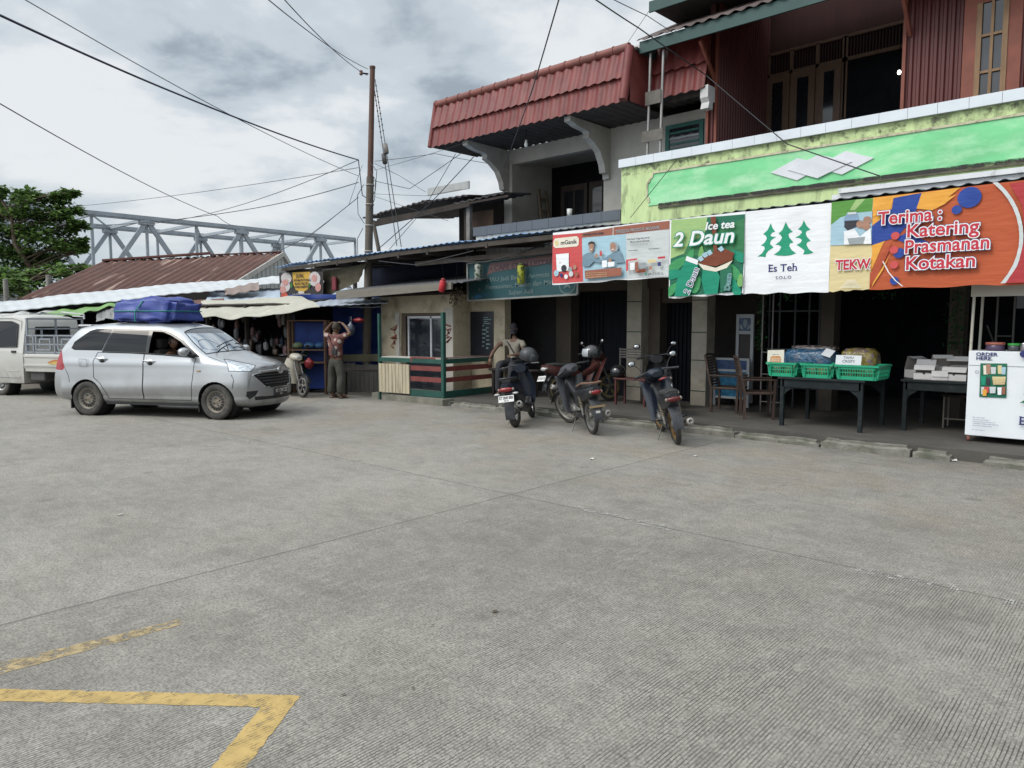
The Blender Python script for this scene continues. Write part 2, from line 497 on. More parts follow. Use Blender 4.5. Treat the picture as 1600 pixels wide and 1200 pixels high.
def ragged(pts,z,step,amp,seed):
 """outline with a slightly ragged painted edge"""
 random.seed(seed);o=[]
 k=len(pts)
 for i in range(k):
  a=Vector(pts[i]).to_2d();b=Vector(pts[(i+1)%k]).to_2d();n=max(1,int((b-a).length/step))
  for j in range(n):
   q=a.lerp(b,j/n)
   o.append((q.x+random.uniform(-amp,amp),q.y+random.uniform(-amp,amp),z))
 return o
YEL=worn('yellow_paint',(.43,.30,.11),.61,12,.2)
def flat(name,pts,z,m,label,amp=.005,step=.03,seed=1):
 b=MB();o=ragged(pts,z,step,amp,seed)
 b.add(o,[tuple(range(len(o)))],m)
 return b.build(name,kind='structure',label=label)
g0=lambda x,y:PZ(x,y,0)
tip,inn=g0(470,1087),g0(408,1105)
aL,bL=g0(0,1077),g0(0,1096)
aL2=aL+(aL-tip)*.5;bL2=bL+(bL-inn)*.5
c1,c2=g0(330,1200),g0(384,1200)
c1=inn+(c1-inn)*3;c2=tip+(c2-tip)*3
flat('road_marking',[aL2,tip,c2,c1,inn,bL2],.002,YEL,'worn yellow bay line in a sharp V',seed=3)
YE2=worn('faint_yellow_paint',(.47,.37,.21),.47,16)
d0,d1,e0_,e1_=g0(0,1036),g0(0,1054),g0(282,968),g0(282,977)
flat('road_marking',[d0+(d0-e0_)*.4,e0_,e1_,d1+(d1-e1_)*.4],.002,worn('fading_yellow_paint',(.36,.275,.145),.52,18),'faded yellow bay line running towards the car',seed=5)
WHP=worn('worn_white_paint',(.40,.385,.355),.44,16)
for(x0,y0,x1,y1,wd),sd_ in zip(((246,664,405,694,.13),(900,793,1052,827,.14),(1330,888,1500,921,.14),(1570,940,1640,957,.12)),range(4)):
 a,b=g0(x0,y0),g0(x1,y1);dv=Vector((0,wd/2,0))
 flat('road_marking',[a-dv,b-dv,b+dv,a+dv],.004,WHP,'scrap of worn white line beside the joint',seed=20+sd_)
 # pavement and kerb
PAVE=pm('pavement_concrete',(.078,.072,.062),.85,var=.2,vs=2.5,bump=.3,bs=70,dirt=((.055,.05,.045),1.3,.45,.7,.7))
b=MB()
b.box(-12.1,9,10.22,22,-.2,.14,PAVE)
b.build('pavement',kind='structure')
KERB=pm('kerb_concrete',(.19,.18,.155),.9,var=.22,vs=7,bump=.5,bs=50,dirt=((.08,.085,.06),4,.45,.65,.85))
b=MB();random.seed(5)
x=-12.1
while x<8.5:
 l=random.uniform(1.05,1.35)
 if-1.98<x+l/2<-1.1:pass
 y0=10.06+random.uniform(-.02,.015);h=.122+random.uniform(-.030,.012)
 x1=min(x+l,9)
 gap=random.uniform(.008,.03)
 if x<-1.75<x1:x1=-1.95
 if abs(x--1.95)<.02:
  x=-1.62;continue
 bm=bmesh.new();bmesh.ops.create_cube(bm,size=1)
 for q in bm.verts:q.co=Vector(((x+x1-gap)/2+q.co.x*(x1-x-gap),y0+.08+q.co.y*.16,h/2-.05+q.co.z*(h+.1)))
 bmesh.ops.bevel(bm,geom=[q for q in bm.edges if abs(q.verts[0].co.z-q.verts[1].co.z)<.001 and q.verts[0].co.z>0],offset=.048,segments=3,affect='EDGES')
 bmesh.ops.subdivide_edges(bm,edges=[q for q in bm.edges if q.calc_length()>.4],cuts=9)
 for q in bm.verts:
  nz=noise.noise(q.co*6.0)*.022+noise.noise(q.co*21.0)*.006
  if q.co.z>0:q.co+=Vector((0,nz,nz*.8-.004))
 b.bm(bm,KERB)
 x=x1
b.build('kerb',kind='structure',label='broken grey kerb stones')
# truss bridge behind the roofs
STL=pm('bridge_steel_paint',(.29,.325,.36),.55,var=.14,vs=1.5,dirt=((.20,.20,.20),2,.55,.75,.6))
def truss(bt,Xp,name_):
 """one side truss standing in the plane X = Xp; the panel points follow the photograph's spacing"""
 yt=[PX(p,q,Xp)for p,q in((67,326),(400,357),(545,378))]
 z1=yt[0].z
 return z1
Xa,Xb=-62.0,-70.0
za=PX(240,342,Xa).z
Ytops=[PX(p,345,Xa).y for p in(143,221,292,362,430,500)]
stp=(Ytops[-1]-Ytops[0])/5
Y0=Ytops[0]
bridge=thing('truss_bridge','long grey steel truss bridge rising behind the rusty roofs','bridge',(Xa,Y0,0))
HT=6.2
zb=za-HT
Ys=[Y0+stp*k for k in range(-6,7)]
ya,yb=Ys[0],Ys[-1]
for Xp in(Xa,Xb):
 q=MB();q.beam((Xp,ya,za),(Xp,yb,za),.33,.30,STL);q.beam((Xp,ya,za-.22),(Xp,yb,za-.22),.48,.04,STL);q.build('top_chord',bridge)
 q=MB();q.beam((Xp,ya,zb),(Xp,yb,zb),.5,.55,STL);q.build('bottom_chord',bridge)
 for k,yy in enumerate(Ys):
  q=MB();q.beam((Xp,yy,zb),(Xp,yy,za),.19,.19,STL);q.build('post',bridge)
  if k%2==1:
   for s in(-1,1):
    if 0<=k+s<len(Ys):
     q=MB();q.beam((Xp,yy,za-.2),(Xp,Ys[k+s],zb),.27,.25,STL)
     q.beam((Xp+.2,yy,za-.2),(Xp+.2,Ys[k+s],zb),.04,.34,STL)
     q.build('diagonal',bridge)
   q=MB();q.box(Xp-.31,Xp+.31,yy-.55,yy+.55,za-.55,za-.2,STL);q.build('gusset',bridge)
for k,yy in enumerate(Ys):
 q=MB();q.beam((Xa,yy,za-.1),(Xb,yy,za-.1),.2,.25,STL)
 if k+1<len(Ys):
  q.beam((Xa,yy,za-.12),(Xb,Ys[k+1],za-.12),.1,.1,STL)
 q.build('cross_brace',bridge)
q=MB();q.box(Xb-.4,Xa+.4,ya,yb,zb-.9,zb-.3,pm('bridge_deck',(.22,.22,.22),.8));q.build('deck',bridge)
for yy in Ys[1::6]:
 q=MB();q.box(Xb-.2,Xa+.2,yy-.9,yy+.9,0,zb-.9,pm('pier_concrete',(.3,.3,.29),.85));q.build('pier',bridge)
 # trees
LEAF=[]
for i,c in enumerate(((.058,.110,.028),(.090,.160,.040),(.145,.235,.060),(.038,.074,.022))):
 m=pm('leaf_%d'%i,c,.55,var=.3,vs=.8,spec=.35);LEAF.append(m);t_=m.node_tree;o_=t_.nodes['Material Output'];p_=t_.nodes['Principled BSDF']
 tr_=t_.nodes.new('ShaderNodeBsdfTranslucent');mxs=t_.nodes.new('ShaderNodeMixShader');mxs.inputs[0].default_value=.35;t_.links.new(p_.inputs['Base Color'].links[0].from_socket,tr_.inputs[0]);t_.links.new(p_.outputs[0],mxs.inputs[1]);t_.links.new(tr_.outputs[0],mxs.inputs[2]);t_.links.new(mxs.outputs[0],o_.inputs['Surface'])
BARK=pm('tree_bark',(.10,.075,.055),.9,var=.3,vs=4,bump=.5,bs=20)
def leaf_clump(mb,c,rx,ry,rz,n,size,rng,mats=(0,1,2,3)):
 for _ in range(n):
  a=rng.uniform(0,2*pi);t=rng.random()**.5;zz=rng.uniform(-1,1)
  k=sqrt(max(0,1-zz*zz*.8))
  p=Vector(c)+Vector((rx*t*cos(a)*k,ry*t*sin(a)*k,rz*zz))
  s=size*rng.uniform(.6,1.3)
  d=Vector((rng.uniform(-1,1),rng.uniform(-1,1),rng.uniform(-.5,.35))).normalized()
  n_=Vector((rng.uniform(-.6,.6),rng.uniform(-.6,.6),1)).normalized()
  sd_=d.cross(n_).normalized()
  mi=rng.choice(mats)if zz<.1 else rng.choice(mats[1:3]+mats[:2])
  q0=p;q1=p+d*s*.5+sd_*s*.30;q2=p+d*s;q3=p+d*s*.5-sd_*s*.30
  mb.add([q0,q1,q2,q3],[(0,1,2,3)],LEAF[mi])
def tree(name,label,base,tiers,trunk_r,leaf,rng,group=None):
 """tiers: list of (centre, rx, ry, rz, leaves): layered clumps on limbs"""
 t=thing(name,label,'tree',base,group=group)
 base=Vector(base);tr=MB();cr_=MB()
 top=max(q[0][2]for q in tiers)
 sway=[base+Vector((rng.uniform(-.2,.2)*k,rng.uniform(-.2,.2)*k,(top-base.z)*k/6))for k in range(7)]
 tr.tube(sway,[trunk_r*(1-.13*k)for k in range(7)],BARK,8)
 for c,rx,ry,rz,n in tiers:
  c=Vector(c);f=min(.95,max(.15,(c.z-base.z)/(top-base.z)-.12));i=min(5,int(f*6));a=sway[i].lerp(sway[i+1],f*6-i)
  if(c-a).length>.3:
   mid=a.lerp(c,.5)+Vector((0,0,.15));tr.tube([a,mid,c],[trunk_r*.26,trunk_r*.16,trunk_r*.06],BARK,6)
   for _ in range(4):
    e_=c+Vector((rng.uniform(-rx,rx)*.8,rng.uniform(-ry,ry)*.8,rng.uniform(-.2,.3)));tr.tube([mid,e_],[trunk_r*.14,trunk_r*.04],BARK,4)
  k=max(1,n//90)
  for _ in range(k):
   cc=c+Vector((rng.uniform(-1,1)*rx*.75,rng.uniform(-1,1)*ry*.75,rng.uniform(-1,1)*rz*.6))
   leaf_clump(cr_,cc,rx*.42,ry*.42,rz*.6,n//k,leaf,rng)
 tr.build('trunk',t);cr_.build('crown',t)
 return t
rng=random.Random(4)
TD=44.0
def tp(x,y,d=TD):return PD(x,y,d)
tiers=[]
for x,y,wx,hy,n in((20,305,34,12,420),(60,312,40,14,420),(-30,320,50,24,500),(90,303,20,6,160),(30,335,55,14,560),(85,338,42,9,380),(112,336,16,5,110),(10,362,40,14,420),(70,365,46,15,480),(105,357,18,7,140),(25,390,56,14,620),(95,383,40,10,420),(128,388,14,6,120),(108,300,20,5,160),(112,325,22,7,200),(128,376,16,6,170),(122,350,18,6,160),(132,392,12,5,120),(60,408,42,14,480),(0,418,60,20,560),(-50,380,60,40,700)):
 c=tp(x,y);k=TD/FPX
 tiers.append(((c.x,c.y,c.z),wx*k,wx*k*.9,hy*k,int(n*2.3)))
pb=tp(40,505);tree('almond_tree','tiered broad-leaved tree towering at the left edge in front of the bridge',(pb.x,pb.y,0),tiers,.26,.29,rng)
tiers=[]
for x,y,wx,hy,n in((20,435,45,16,520),(75,425,44,15,520),(115,428,40,12,420),(140,421,24,10,260),(60,452,70,14,560),(-20,440,50,24,500)):
 c=tp(x,y,38);k=38/FPX
 tiers.append(((c.x,c.y,c.z),wx*k,wx*k,hy*k,n))
pb=tp(75,505,38);tree('bushy_tree','low dark bushy tree just above the market roofs',(pb.x,pb.y,0),tiers,.16,.34,rng)
fb=MB();rng=random.Random(9)
for k in range(46):
 c=Vector((-120+rng.uniform(-6,6),-40+k*5.2,rng.uniform(1,4.5)))
 leaf_clump(fb,c,5,5,3.2,110,1.5,rng,(0,1,3,0))
fb.build('treeline',label='dark belt of trees on the far bank',cat='trees',kind='stuff')
for px_,ht,nm in((8,438,'a'),(75,432,'b')):
 a=PD(px_+4,500,27);z1=PD(px_+4,ht,27).z
 b=MB();b.tube([(a.x,a.y,0),(a.x,a.y,z1)],[.10,.085],pm('old_grey_post',(.22,.21,.19),.9,var=.25),7)
 b.lathe([(.085,0),(.1,.02),(.0,.05)],pm('old_grey_post',(.2,.2,.2)),(a.x,a.y,z1),n=7)
 b.build('timber_post',label='weathered post at the far left edge' if nm=='a' else 'weathered post under the tree beside the rusty roof',cat='post')
 # market: rusty roof, tin and tarps on the left
RUST=pm('rusty_tin',(.115,.050,.034),.75,var=.35,vs=1.2,stretch=(1,1,1),bump=.2,bs=8,dirt=((.20,.12,.09),3,.55,.72,.75))
TINW=pm('whitish_tin',(.47,.49,.50),.5,var=.12,vs=1.5,dirt=((.36,.37,.37),2.5,.5,.75,.7))
def rust_streaks():
 m=pm('rusty_streaked_tin',(.088,.034,.023),.78,var=.30,vs=1.4,bump=.15,bs=10,dirt=((.075,.034,.026),1.6,.45,.7,.7))
 t=m.node_tree;L=t.links.new;p=t.nodes['Principled BSDF']
 src=p.inputs['Base Color'].links[0].from_socket
 uvm=t.nodes.new('ShaderNodeUVMap')
 mp_=t.nodes.new('ShaderNodeMapping');mp_.inputs['Scale'].default_value=(24,1.6,1);L(uvm.outputs[0],mp_.inputs['Vector'])
 n=t.nodes.new('ShaderNodeTexNoise');n.inputs['Scale'].default_value=1.;n.inputs['Detail'].default_value=4;L(mp_.outputs[0],n.inputs['Vector'])
 r=t.nodes.new('ShaderNodeMapRange');r.inputs[1].default_value=.59;r.inputs[2].default_value=.66;r.inputs[4].default_value=.9;L(n.outputs['Fac'],r.inputs[0])
 x=t.nodes.new('ShaderNodeMix');x.data_type='RGBA';x.inputs[7].default_value=(.36,.25,.20,1)
 L(r.outputs[0],x.inputs['Factor']);L(src,x.inputs[6]);L(x.outputs[2],p.inputs['Base Color'])
 return m
def uv_from(ob,cols,rows):
 """unit UVs for a grid built by MB.sheet / MB.grid (u along the first index)"""
 me=ob.data;uv=me.uv_layers.new(name='UVMap');w_=rows+1;tot=(cols+1)*w_
 for l in me.loops:
  i=l.vertex_index%tot
  uv.data[l.index].uv=(i//w_/cols,i%w_/rows)
def quad(a,b,c,d):
 """bilinear map: a->b along u at v=0, d->c at v=1"""
 a,b,c,d=map(Vector,(a,b,c,d))
 return lambda u,v:(a*(1-u)+b*u)*(1-v)+(d*(1-u)+c*u)*v
def corrugated(a,b,c,d,pitch,amp,up=(0,0,1),rag=0,seed=0,nv=4,per=6,sag=0):
 """sheet map with waves running from edge ab to edge dc"""
 q=quad(a,b,c,d);up=Vector(up);ln=(Vector(b)-Vector(a)).length;k=max(2,int(ln/pitch));rg=random.Random(seed)
 off=[rg.uniform(-rag,rag)for _ in range(k//4+3)]
 def f(u,v):
  p=q(u,v)+up*(amp*sin(2*pi*k*u))
  if rag:p+=(Vector(a)-Vector(d)).normalized()*off[int(u*k/4)]*(1-v)
  if sag:p+=up*(sag*noise.noise(Vector((u*3.1,v*2,seed))))
  return p
 return f,k*per,nv
hall=thing('market_hall','old market hall under a long rusty brown tin roof below the bridge','building',tuple(PZ(300,520,0).to_2d())+(0,))
hall['_o']=tuple(hall.location)
rR,rL=PD(440,395,34),PD(160,409,31);eL,eR=PD(28,468,22.5),PD(352,452,25.5)
def hall_roof():
 b=MB()
 f,nu,nv=corrugated(eL,eR,rR,rL,.28,.035,nv=6,sag=.05,seed=3)
 b.sheet(f,nu,nv,.02,rust_streaks(),(0,0,1));o=b.build('roof',hall);uv_from(o,nu,nv)
 c=MB();c.beam(rL+Vector((0,0,.05)),rR.lerp(rL,.42)+Vector((0,0,.14)),.5,.08,pm('ridge_rust',(.17,.072,.058),.7,var=.25,vs=2));c.beam(rR.lerp(rL,.42)+Vector((0,0,.06)),rR+Vector((0,0,.05)),.3,.05,pm('ridge_rust',(.2,.1,.08)));c.build('ridge_cap',hall)
 gw=pm('grey_board_wall',(.36,.37,.36),.8,var=.15,vs=2,stretch=(1,1,.2),dirt=((.18,.17,.15),2,.5,.75,.7))
 back=rR+(rR-eR)*.8;back.z=eR.z+.3
 g=MB();rr=rR+Vector((0,0,-.06))
 base=[Vector((eR.x,eR.y,0)),Vector((back.x,back.y,0))]
 g.add([base[0],base[1],back,rr,eR],[(0,1,2,3,4)],gw)
 dn=(base[1]-base[0]).normalized();nn=Vector((dn.y,-dn.x,0))
 for k in range(1,22):
  p0=base[0].lerp(base[1],k/22);zt=(eR.z+(rr.z-eR.z)*min(1,k/12.2))if k<12.2 else rr.z+(back.z-rr.z)*(k-12.2)/9.8
  g.beam(p0+nn*.012,Vector((p0.x,p0.y,zt-.08))+nn*.012,.03,.02,gw)
 g.build('gable_wall',hall)
 g=MB();g.beam(eR+nn*.08,rr+nn*.08,.05,.2,pm('barge_board',(.40,.39,.36),.75,var=.2,vs=3));g.beam(rr+nn*.08,back+nn*.08,.05,.2,MATS['barge_board']);g.build('barge_board',hall)
 f2=MB();f,nu,nv=corrugated(rR,rL,rL+(back-rR),back,.28,.03)
 f2.sheet(f,nu,nv,.02,RUST,(0,0,1));f2.build('rear_roof',hall)
 wl=MB();wl.add([Vector((eL.x,eL.y,0)),Vector((eR.x,eR.y,0)),eR+Vector((0,0,-.1)),eL+Vector((0,0,-.1))],[(0,1,2,3)],pm('dark_board',(.05,.045,.04),.9));wl.build('front_wall',hall)
 bx=MB();q0=PD(168,414,31.2);bx.box(q0.x-.5,q0.x+.5,q0.y-.4,q0.y+.4,q0.z-.9,q0.z-.02,TINW);bx.build('ridge_vent',hall)
hall_roof()
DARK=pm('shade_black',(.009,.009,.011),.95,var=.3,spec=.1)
DKW=pm('dark_timber',(.035,.027,.022),.9,var=.35,vs=3,stretch=(1,1,.3))
CREAM=pm('cream_tarp',(.38,.365,.305),.75,var=.12,vs=2,dirt=((.23,.225,.16),2.2,.5,.75,.6))
GRN=pm('green_tarp',(.020,.14,.060),.65,var=.25,vs=2)
LIME=pm('lime_tarp',(.14,.27,.075),.6,var=.18,vs=2)
GREYT=pm('grey_tarp',(.20,.20,.195),.75,var=.2,vs=3)
BLUE=pm('blue_tarp',(.012,.036,.18),.5,var=.3,vs=3,bump=.5,bs=5,spec=.4)
b=MB()
a0,a1,a2,a3=PD(-20,488,19.5),PD(352,452,21.5),PD(446,432,23.5),PD(-20,470,22)
t0=PD(-30,472,22.5);t1=PD(330,439,24.0);t2=PD(452,432,25.0)
f,nu,nv=corrugated(a0,a1,t1,t0,.3,.008,sag=.10,seed=8);b.sheet(f,nu,nv,.02,TINW,(0,0,1))
b.build('lean_to_roof',label='long whitish tin lean-to sheet along the foot of the rusty roof',cat='roof')
b=MB()
f,nu,nv=corrugated(PD(340,455,22.5),PD(470,436,22.5),PD(452,431,25),PD(326,440.5,24.2),.3,.008,sag=.05,seed=5);b.sheet(f,nu,nv,.02,TINW,(0,0,1))
f,nu,nv=corrugated(PD(352,461,21),PD(405,452,21),PD(404,440,22.4),PD(350,452,22.4),.3,.02,seed=6);b.sheet(f,nu,nv,.02,pm('brown_tin',(.20,.15,.13),.7,var=.25),(0,0,1))
b.build('lean_to_roof',label='short pale tin roof piece meeting the grey gable wall',cat='roof')
def drape(name,label,a,b_,c,d,m,wav,nu=40,nv=8,hem=0,seed=0,cat='tarp',sagc=0):
 """cloth sheet: wavy along its length, hem drooping at v=0; sag in the middle"""
 q=quad(a,b_,c,d);mb=MB()
 def f(u,v):
  p=q(u,v);k=(1-v)
  n_=noise.noise(Vector((u*7+seed,v*2.2,seed*1.7)))
  n2=noise.noise(Vector((u*17+seed,v*5,seed)))
  return p+Vector((0,wav*.6*n2,wav*n_-hem*abs(sin(u*pi*4.5+seed))*k**3-sagc*sin(pi*u)*k))
 mb.sheet(f,nu,nv,.012,m,(0,0,1))
 return mb.build(name,label=label,cat=cat)
drape('tarpaulin','dark green tarp over the stall at the left edge',PD(-30,512,17.5),PD(95,494,18.5),PD(90,486,21),PD(-30,491,21),GRN,.07,seed=1,hem=.05)
drape('tarpaulin','bright lime green tarp edge behind the white pickup',PD(38,506,16.8),PD(194,474,20),PD(200,467,22),PD(70,488,20),LIME,.06,seed=4,hem=.06)
drape('tarpaulin','pale patched tarp lying on the stall roof above the green ones',PD(-30,497,18.6),PD(120,484,20.2),PD(150,474,22),PD(-30,480,21.5),pm('pale_patched_tarp',(.40,.40,.38),.75,var=.25,vs=3),.07,seed=7,hem=.04)
drape('tarpaulin','grey rag of tarp hanging beside the blue roof bundle',PD(150,503,18.5),PD(196,495,18.5),PD(196,480,19.5),PD(152,484,19.5),GREYT,.06,seed=12)
drape('tarpaulin','cream tarp awning sagging over the dark goods stall',PD(292,492,18.0),PD(500,477,16.2),PD(470,462,18.6),PD(290,472,21),CREAM,.05,seed=3,hem=.025,sagc=.14,nu=60)
b=MB();f,nu,nv=corrugated(PD(318,477,19.6),PD(640,478,17.6),PD(640,452,21.5),PD(330,450,24),.3,.008,sag=.06,seed=9)
b.sheet(f,nu,nv,.02,pm('blue_grey_tin',(.36,.42,.50),.5,var=.12,vs=1.2,dirt=((.25,.27,.28),2,.5,.75,.6)),(0,0,1))
b.build('stall_roof',label='blue grey tin stall roof above the cream tarp',cat='roof')
b=MB();q0,q1=PD(280,482,19.5),PD(345,475,19.6)
b.sheet(lambda u,v:quad(q0,q1,PD(350,466,21),PD(285,470,21))(u,v),8,2,.02,RUST,(0,0,1));b.build('roof_sheet',label='rusty red sheet peeping out beside the blue bundle',cat='roof sheet')
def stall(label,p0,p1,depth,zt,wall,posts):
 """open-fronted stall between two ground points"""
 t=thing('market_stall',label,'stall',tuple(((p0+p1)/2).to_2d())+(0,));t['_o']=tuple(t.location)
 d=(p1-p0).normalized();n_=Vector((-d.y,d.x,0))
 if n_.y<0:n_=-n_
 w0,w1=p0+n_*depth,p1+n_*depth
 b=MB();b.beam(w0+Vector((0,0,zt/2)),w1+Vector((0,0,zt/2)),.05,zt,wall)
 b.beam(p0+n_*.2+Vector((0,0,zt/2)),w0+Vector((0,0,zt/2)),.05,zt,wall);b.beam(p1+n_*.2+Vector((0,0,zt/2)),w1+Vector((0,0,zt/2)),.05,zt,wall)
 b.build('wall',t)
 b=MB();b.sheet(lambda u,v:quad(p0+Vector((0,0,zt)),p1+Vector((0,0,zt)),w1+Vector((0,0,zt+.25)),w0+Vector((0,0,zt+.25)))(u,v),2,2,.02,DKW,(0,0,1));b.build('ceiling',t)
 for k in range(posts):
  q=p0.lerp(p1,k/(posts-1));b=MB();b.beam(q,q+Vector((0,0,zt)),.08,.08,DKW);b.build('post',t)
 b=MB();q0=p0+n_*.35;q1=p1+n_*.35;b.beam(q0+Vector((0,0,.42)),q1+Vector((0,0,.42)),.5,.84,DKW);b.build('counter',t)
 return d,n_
sA,sB=PZ(-60,580,0),PZ(165,586,0)
sA=PD(-60,500,20);sA.z=0;sB=PD(262,500,20.3);sB.z=0
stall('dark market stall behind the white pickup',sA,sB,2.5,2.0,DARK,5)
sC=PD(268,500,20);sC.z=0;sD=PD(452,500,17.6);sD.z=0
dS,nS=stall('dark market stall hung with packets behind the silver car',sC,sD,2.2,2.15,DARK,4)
rng=random.Random(21)
PK=[pm('packet_'+n_,c,.45,var=.3,vs=9,spec=.5)for n_,c in(('grey',(.13,.13,.13)),('white',(.22,.22,.23)),('brown',(.10,.07,.05)),('blue',(.05,.07,.12)),('pink',(.17,.09,.09)))]
for k in range(54):
 u=rng.uniform(.06,.97);q=sC.lerp(sD,u)+nS*rng.uniform(.05,1.2);z=rng.uniform(.95,1.95);wd=rng.uniform(.07,.15);h=rng.uniform(.14,.30)
 b=MB();m=rng.choice(PK)
 bm=bmesh.new();bmesh.ops.create_cube(bm,size=1);bmesh.ops.subdivide_edges(bm,edges=bm.edges[:],cuts=3,use_grid_fill=True)
 for v_ in bm.verts:
  c=v_.co;e_=1-(abs(c.z)*2)**4*.75
  v_.co=Vector((c.x*wd+.008*noise.noise(c*5+Vector((k,0,0))),c.y*.07*e_+.008*noise.noise(c*4+Vector((0,k,0))),c.z*h))
 M=Matrix.Translation(q+Vector((0,0,z)))@Matrix.Rotation(math.atan2(dS.y,dS.x)+rng.uniform(-.3,.3),4,'Z')@Matrix.Rotation(rng.uniform(-.12,.12),4,'Y')
 b.bm(bm,m,True,M);b.tube([M@Vector((0,0,h/2-.01)),M@Vector((0,0,h/2+.08))],.004,m,4)
 b.build('hanging_packet',label='dull plastic packet hanging in the dark stall behind the silver car',cat='packet',group='packets hanging in the dark stall')
 # the shop houses
YF=12.45
GREYW=pm('grey_plaster',(.45,.43,.395),.85,var=.10,vs=1.2,bump=.1,bs=30,dirt=((.28,.265,.235),.9,.48,.72,.6))
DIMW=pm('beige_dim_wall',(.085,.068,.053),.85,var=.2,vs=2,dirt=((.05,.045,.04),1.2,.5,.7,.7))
COLM=pm('column_tile',(.33,.30,.245),.75,var=.16,vs=4,bump=.08,bs=30,dirt=((.12,.11,.08),3,.5,.75,.6))
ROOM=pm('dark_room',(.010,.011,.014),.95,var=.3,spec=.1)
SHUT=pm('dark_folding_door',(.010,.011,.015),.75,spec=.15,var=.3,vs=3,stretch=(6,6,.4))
xp=lambda px,Y,py=505:PY(px,py,Y).x
zp=lambda px,py,Y:PY(px,py,Y).z
def wavewall(mb,o,d,L,z0,z1,pitch,amp,m,nrm,per=6):
 """vertical corrugated sheet from o along d, bulging along nrm"""
 o=Vector(o);d=Vector(d);nrm=Vector(nrm);k=max(1,round(L/pitch));n=k*per
 def tri(t):
  t=t%1
  return max(-1,min(1,3*(abs(t*2-1)*2-1)))
 mb.grid(lambda u,v:o+d*(L*u)+nrm*(amp*tri(u*k))+Vector((0,0,z0+(z1-z0)*v)),n,2,m,False)
 # left house (grey, terracotta roof)
h1=thing('shop_house','grey two-storey shop house with the terracotta tile canopy','building',(-10.2,YF,0))
XL,XM=-12.55,-8.37
b=MB()
Yw=13.6
zE,zR,ye=5.92,6.95,12.05
xo0,xo1=xp(800,Yw),xp(941,Yw)
zt_=zp(870,243,Yw)
xe=xp(788,Yw)
xwr=xp(1106,Yw,200)
b.box(xe,xo0,Yw,17,3.4,zE+.02,GREYW)
b.box(xo0,xo1,Yw+.01,Yw+.22,zt_,zE+.02,GREYW)
b.box(xo1,xwr,Yw,Yw+.25,3.4,zE+.02,GREYW)
b.box(xo0,xwr,Yw+.26,17,zE-.2,zE+.02,GREYW)
b.build('wall',h1)
ybk=PX(862,330,xo0).y
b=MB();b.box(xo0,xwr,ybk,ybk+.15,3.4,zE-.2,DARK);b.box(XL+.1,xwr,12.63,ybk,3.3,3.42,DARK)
b.build('recess_wall',h1)
b=MB()
WOODB=pm('brown_door_wood',(.035,.022,.015),.6,var=.3,vs=5,stretch=(3,3,.5))
GLD=pm('dark_glass',(.012,.014,.018),.08,spec=.6)
yy=ybk-.03
for x0 in(xo0+.35,xo0+1.25,xo0+2.15):
 b.box(x0,x0+.85,yy-.03,yy,3.42,5.2,WOODB);b.box(x0+.12,x0+.40,yy-.036,yy-.002,4.0,5.05,GLD);b.box(x0+.46,x0+.74,yy-.036,yy-.002,4.0,5.05,GLD)
b.build('balcony_door',h1)
b=MB();LW=pm('ledge_white',(.48,.48,.45),.8,var=.1,vs=3,stretch=(4,4,.6),dirt=((.20,.20,.17),2.4,.48,.7,.75))
b.box(XL+.06,XM-.02,12.44,12.62,3.30,3.74,LW);b.build('ledge_wall',h1)
b=MB();TG=pm('grey_ledge_tile',(.085,.098,.115),.45,var=.1,vs=3)
k=9
for i in range(k):
 x0=XL+(XM+.0-XL)*i/k;x1=XL+(XM-XL)*(i+1)/k
 b.box(x0,x1-.008,12.40,12.66,3.742,3.945,TG)
b.build('ledge_cap',h1)
TERR=pm('terracotta_tile',(.150,.034,.031),.5,var=.30,vs=2.6,stretch=(1.6,1,.6),dirt=((.21,.085,.075),1.6,.52,.72,.5),spec=.4)
TER2=pm('terracotta_ridge',(.185,.060,.048),.6,var=.25,vs=5,dirt=((.10,.06,.05),4,.5,.7,.6))
def tile_front(b,x0,x1,y,z0,z1,lean,pitch=.235):
 """tile-pressed sheet, two courses with a stepped scalloped lap"""
 n=max(1,round((x1-x0)/pitch));zm=z0+(z1-z0)*.50
 def wv(u):
  t=(u*n)%1
  return.036*(sin(pi*min(1,t/.72))if t<.72 else-.25*sin(pi*(t-.72)/.28))
 for(za_,zb_,off)in((z0,zm+.02,-.02),(zm-.05,z1,-.075)):
  def f(u,v):
   s=wv(u);zz=za_+(zb_-za_)*v
   dz=-1.0*s*(1-v)
   fr=(zz-z0)/(z1-z0)
   return(x0+(x1-x0)*u,y+lean*fr-s+off*(1-v)-.0,zz+dz)
  b.sheet(f,n*8,3,.012,TERR,(0,-1,0))
eL_,eR_=PY(674,228,ye),PY(976,158,ye)
b=MB();tile_front(b,eL_.x,eR_.x,ye,zE,zR,.19);b.build('tile_canopy',h1)
b=MB();b.tube([(eL_.x-.03,ye+.18,zR+.01),(eR_.x-.02,ye+.18,zR+.01)],.085,TER2,10)
n=14
for i in range(n):
 x=eL_.x+(eR_.x-eL_.x)*i/n;b.tube([(x,ye+.18,zR+.01),(x+.03,ye+.18,zR+.01)],.097,TER2,10)
b.build('ridge_tiles',h1)
b=MB();b.tube([(eL_.x-.02,ye-.03,zE),(eL_.x-.02,ye+.17,zR)],.06,TERR,8);b.build('corner_tiles',h1)
b=MB();b.tube([(eR_.x,ye-.05,zE),(eR_.x,ye+.15,zR)],.09,TERR,8);b.build('corner_tiles',h1)
b=MB()
b.grid(lambda u,v:(eL_.x-.02,ye+.02+0.3*u+(.15*v),zE+(zR-zE)*v),1,1,TERR,False)
b.build('canopy_end',h1)
b=MB();SOF=pm('dark_soffit',(.045,.038,.036),.9,var=.3)
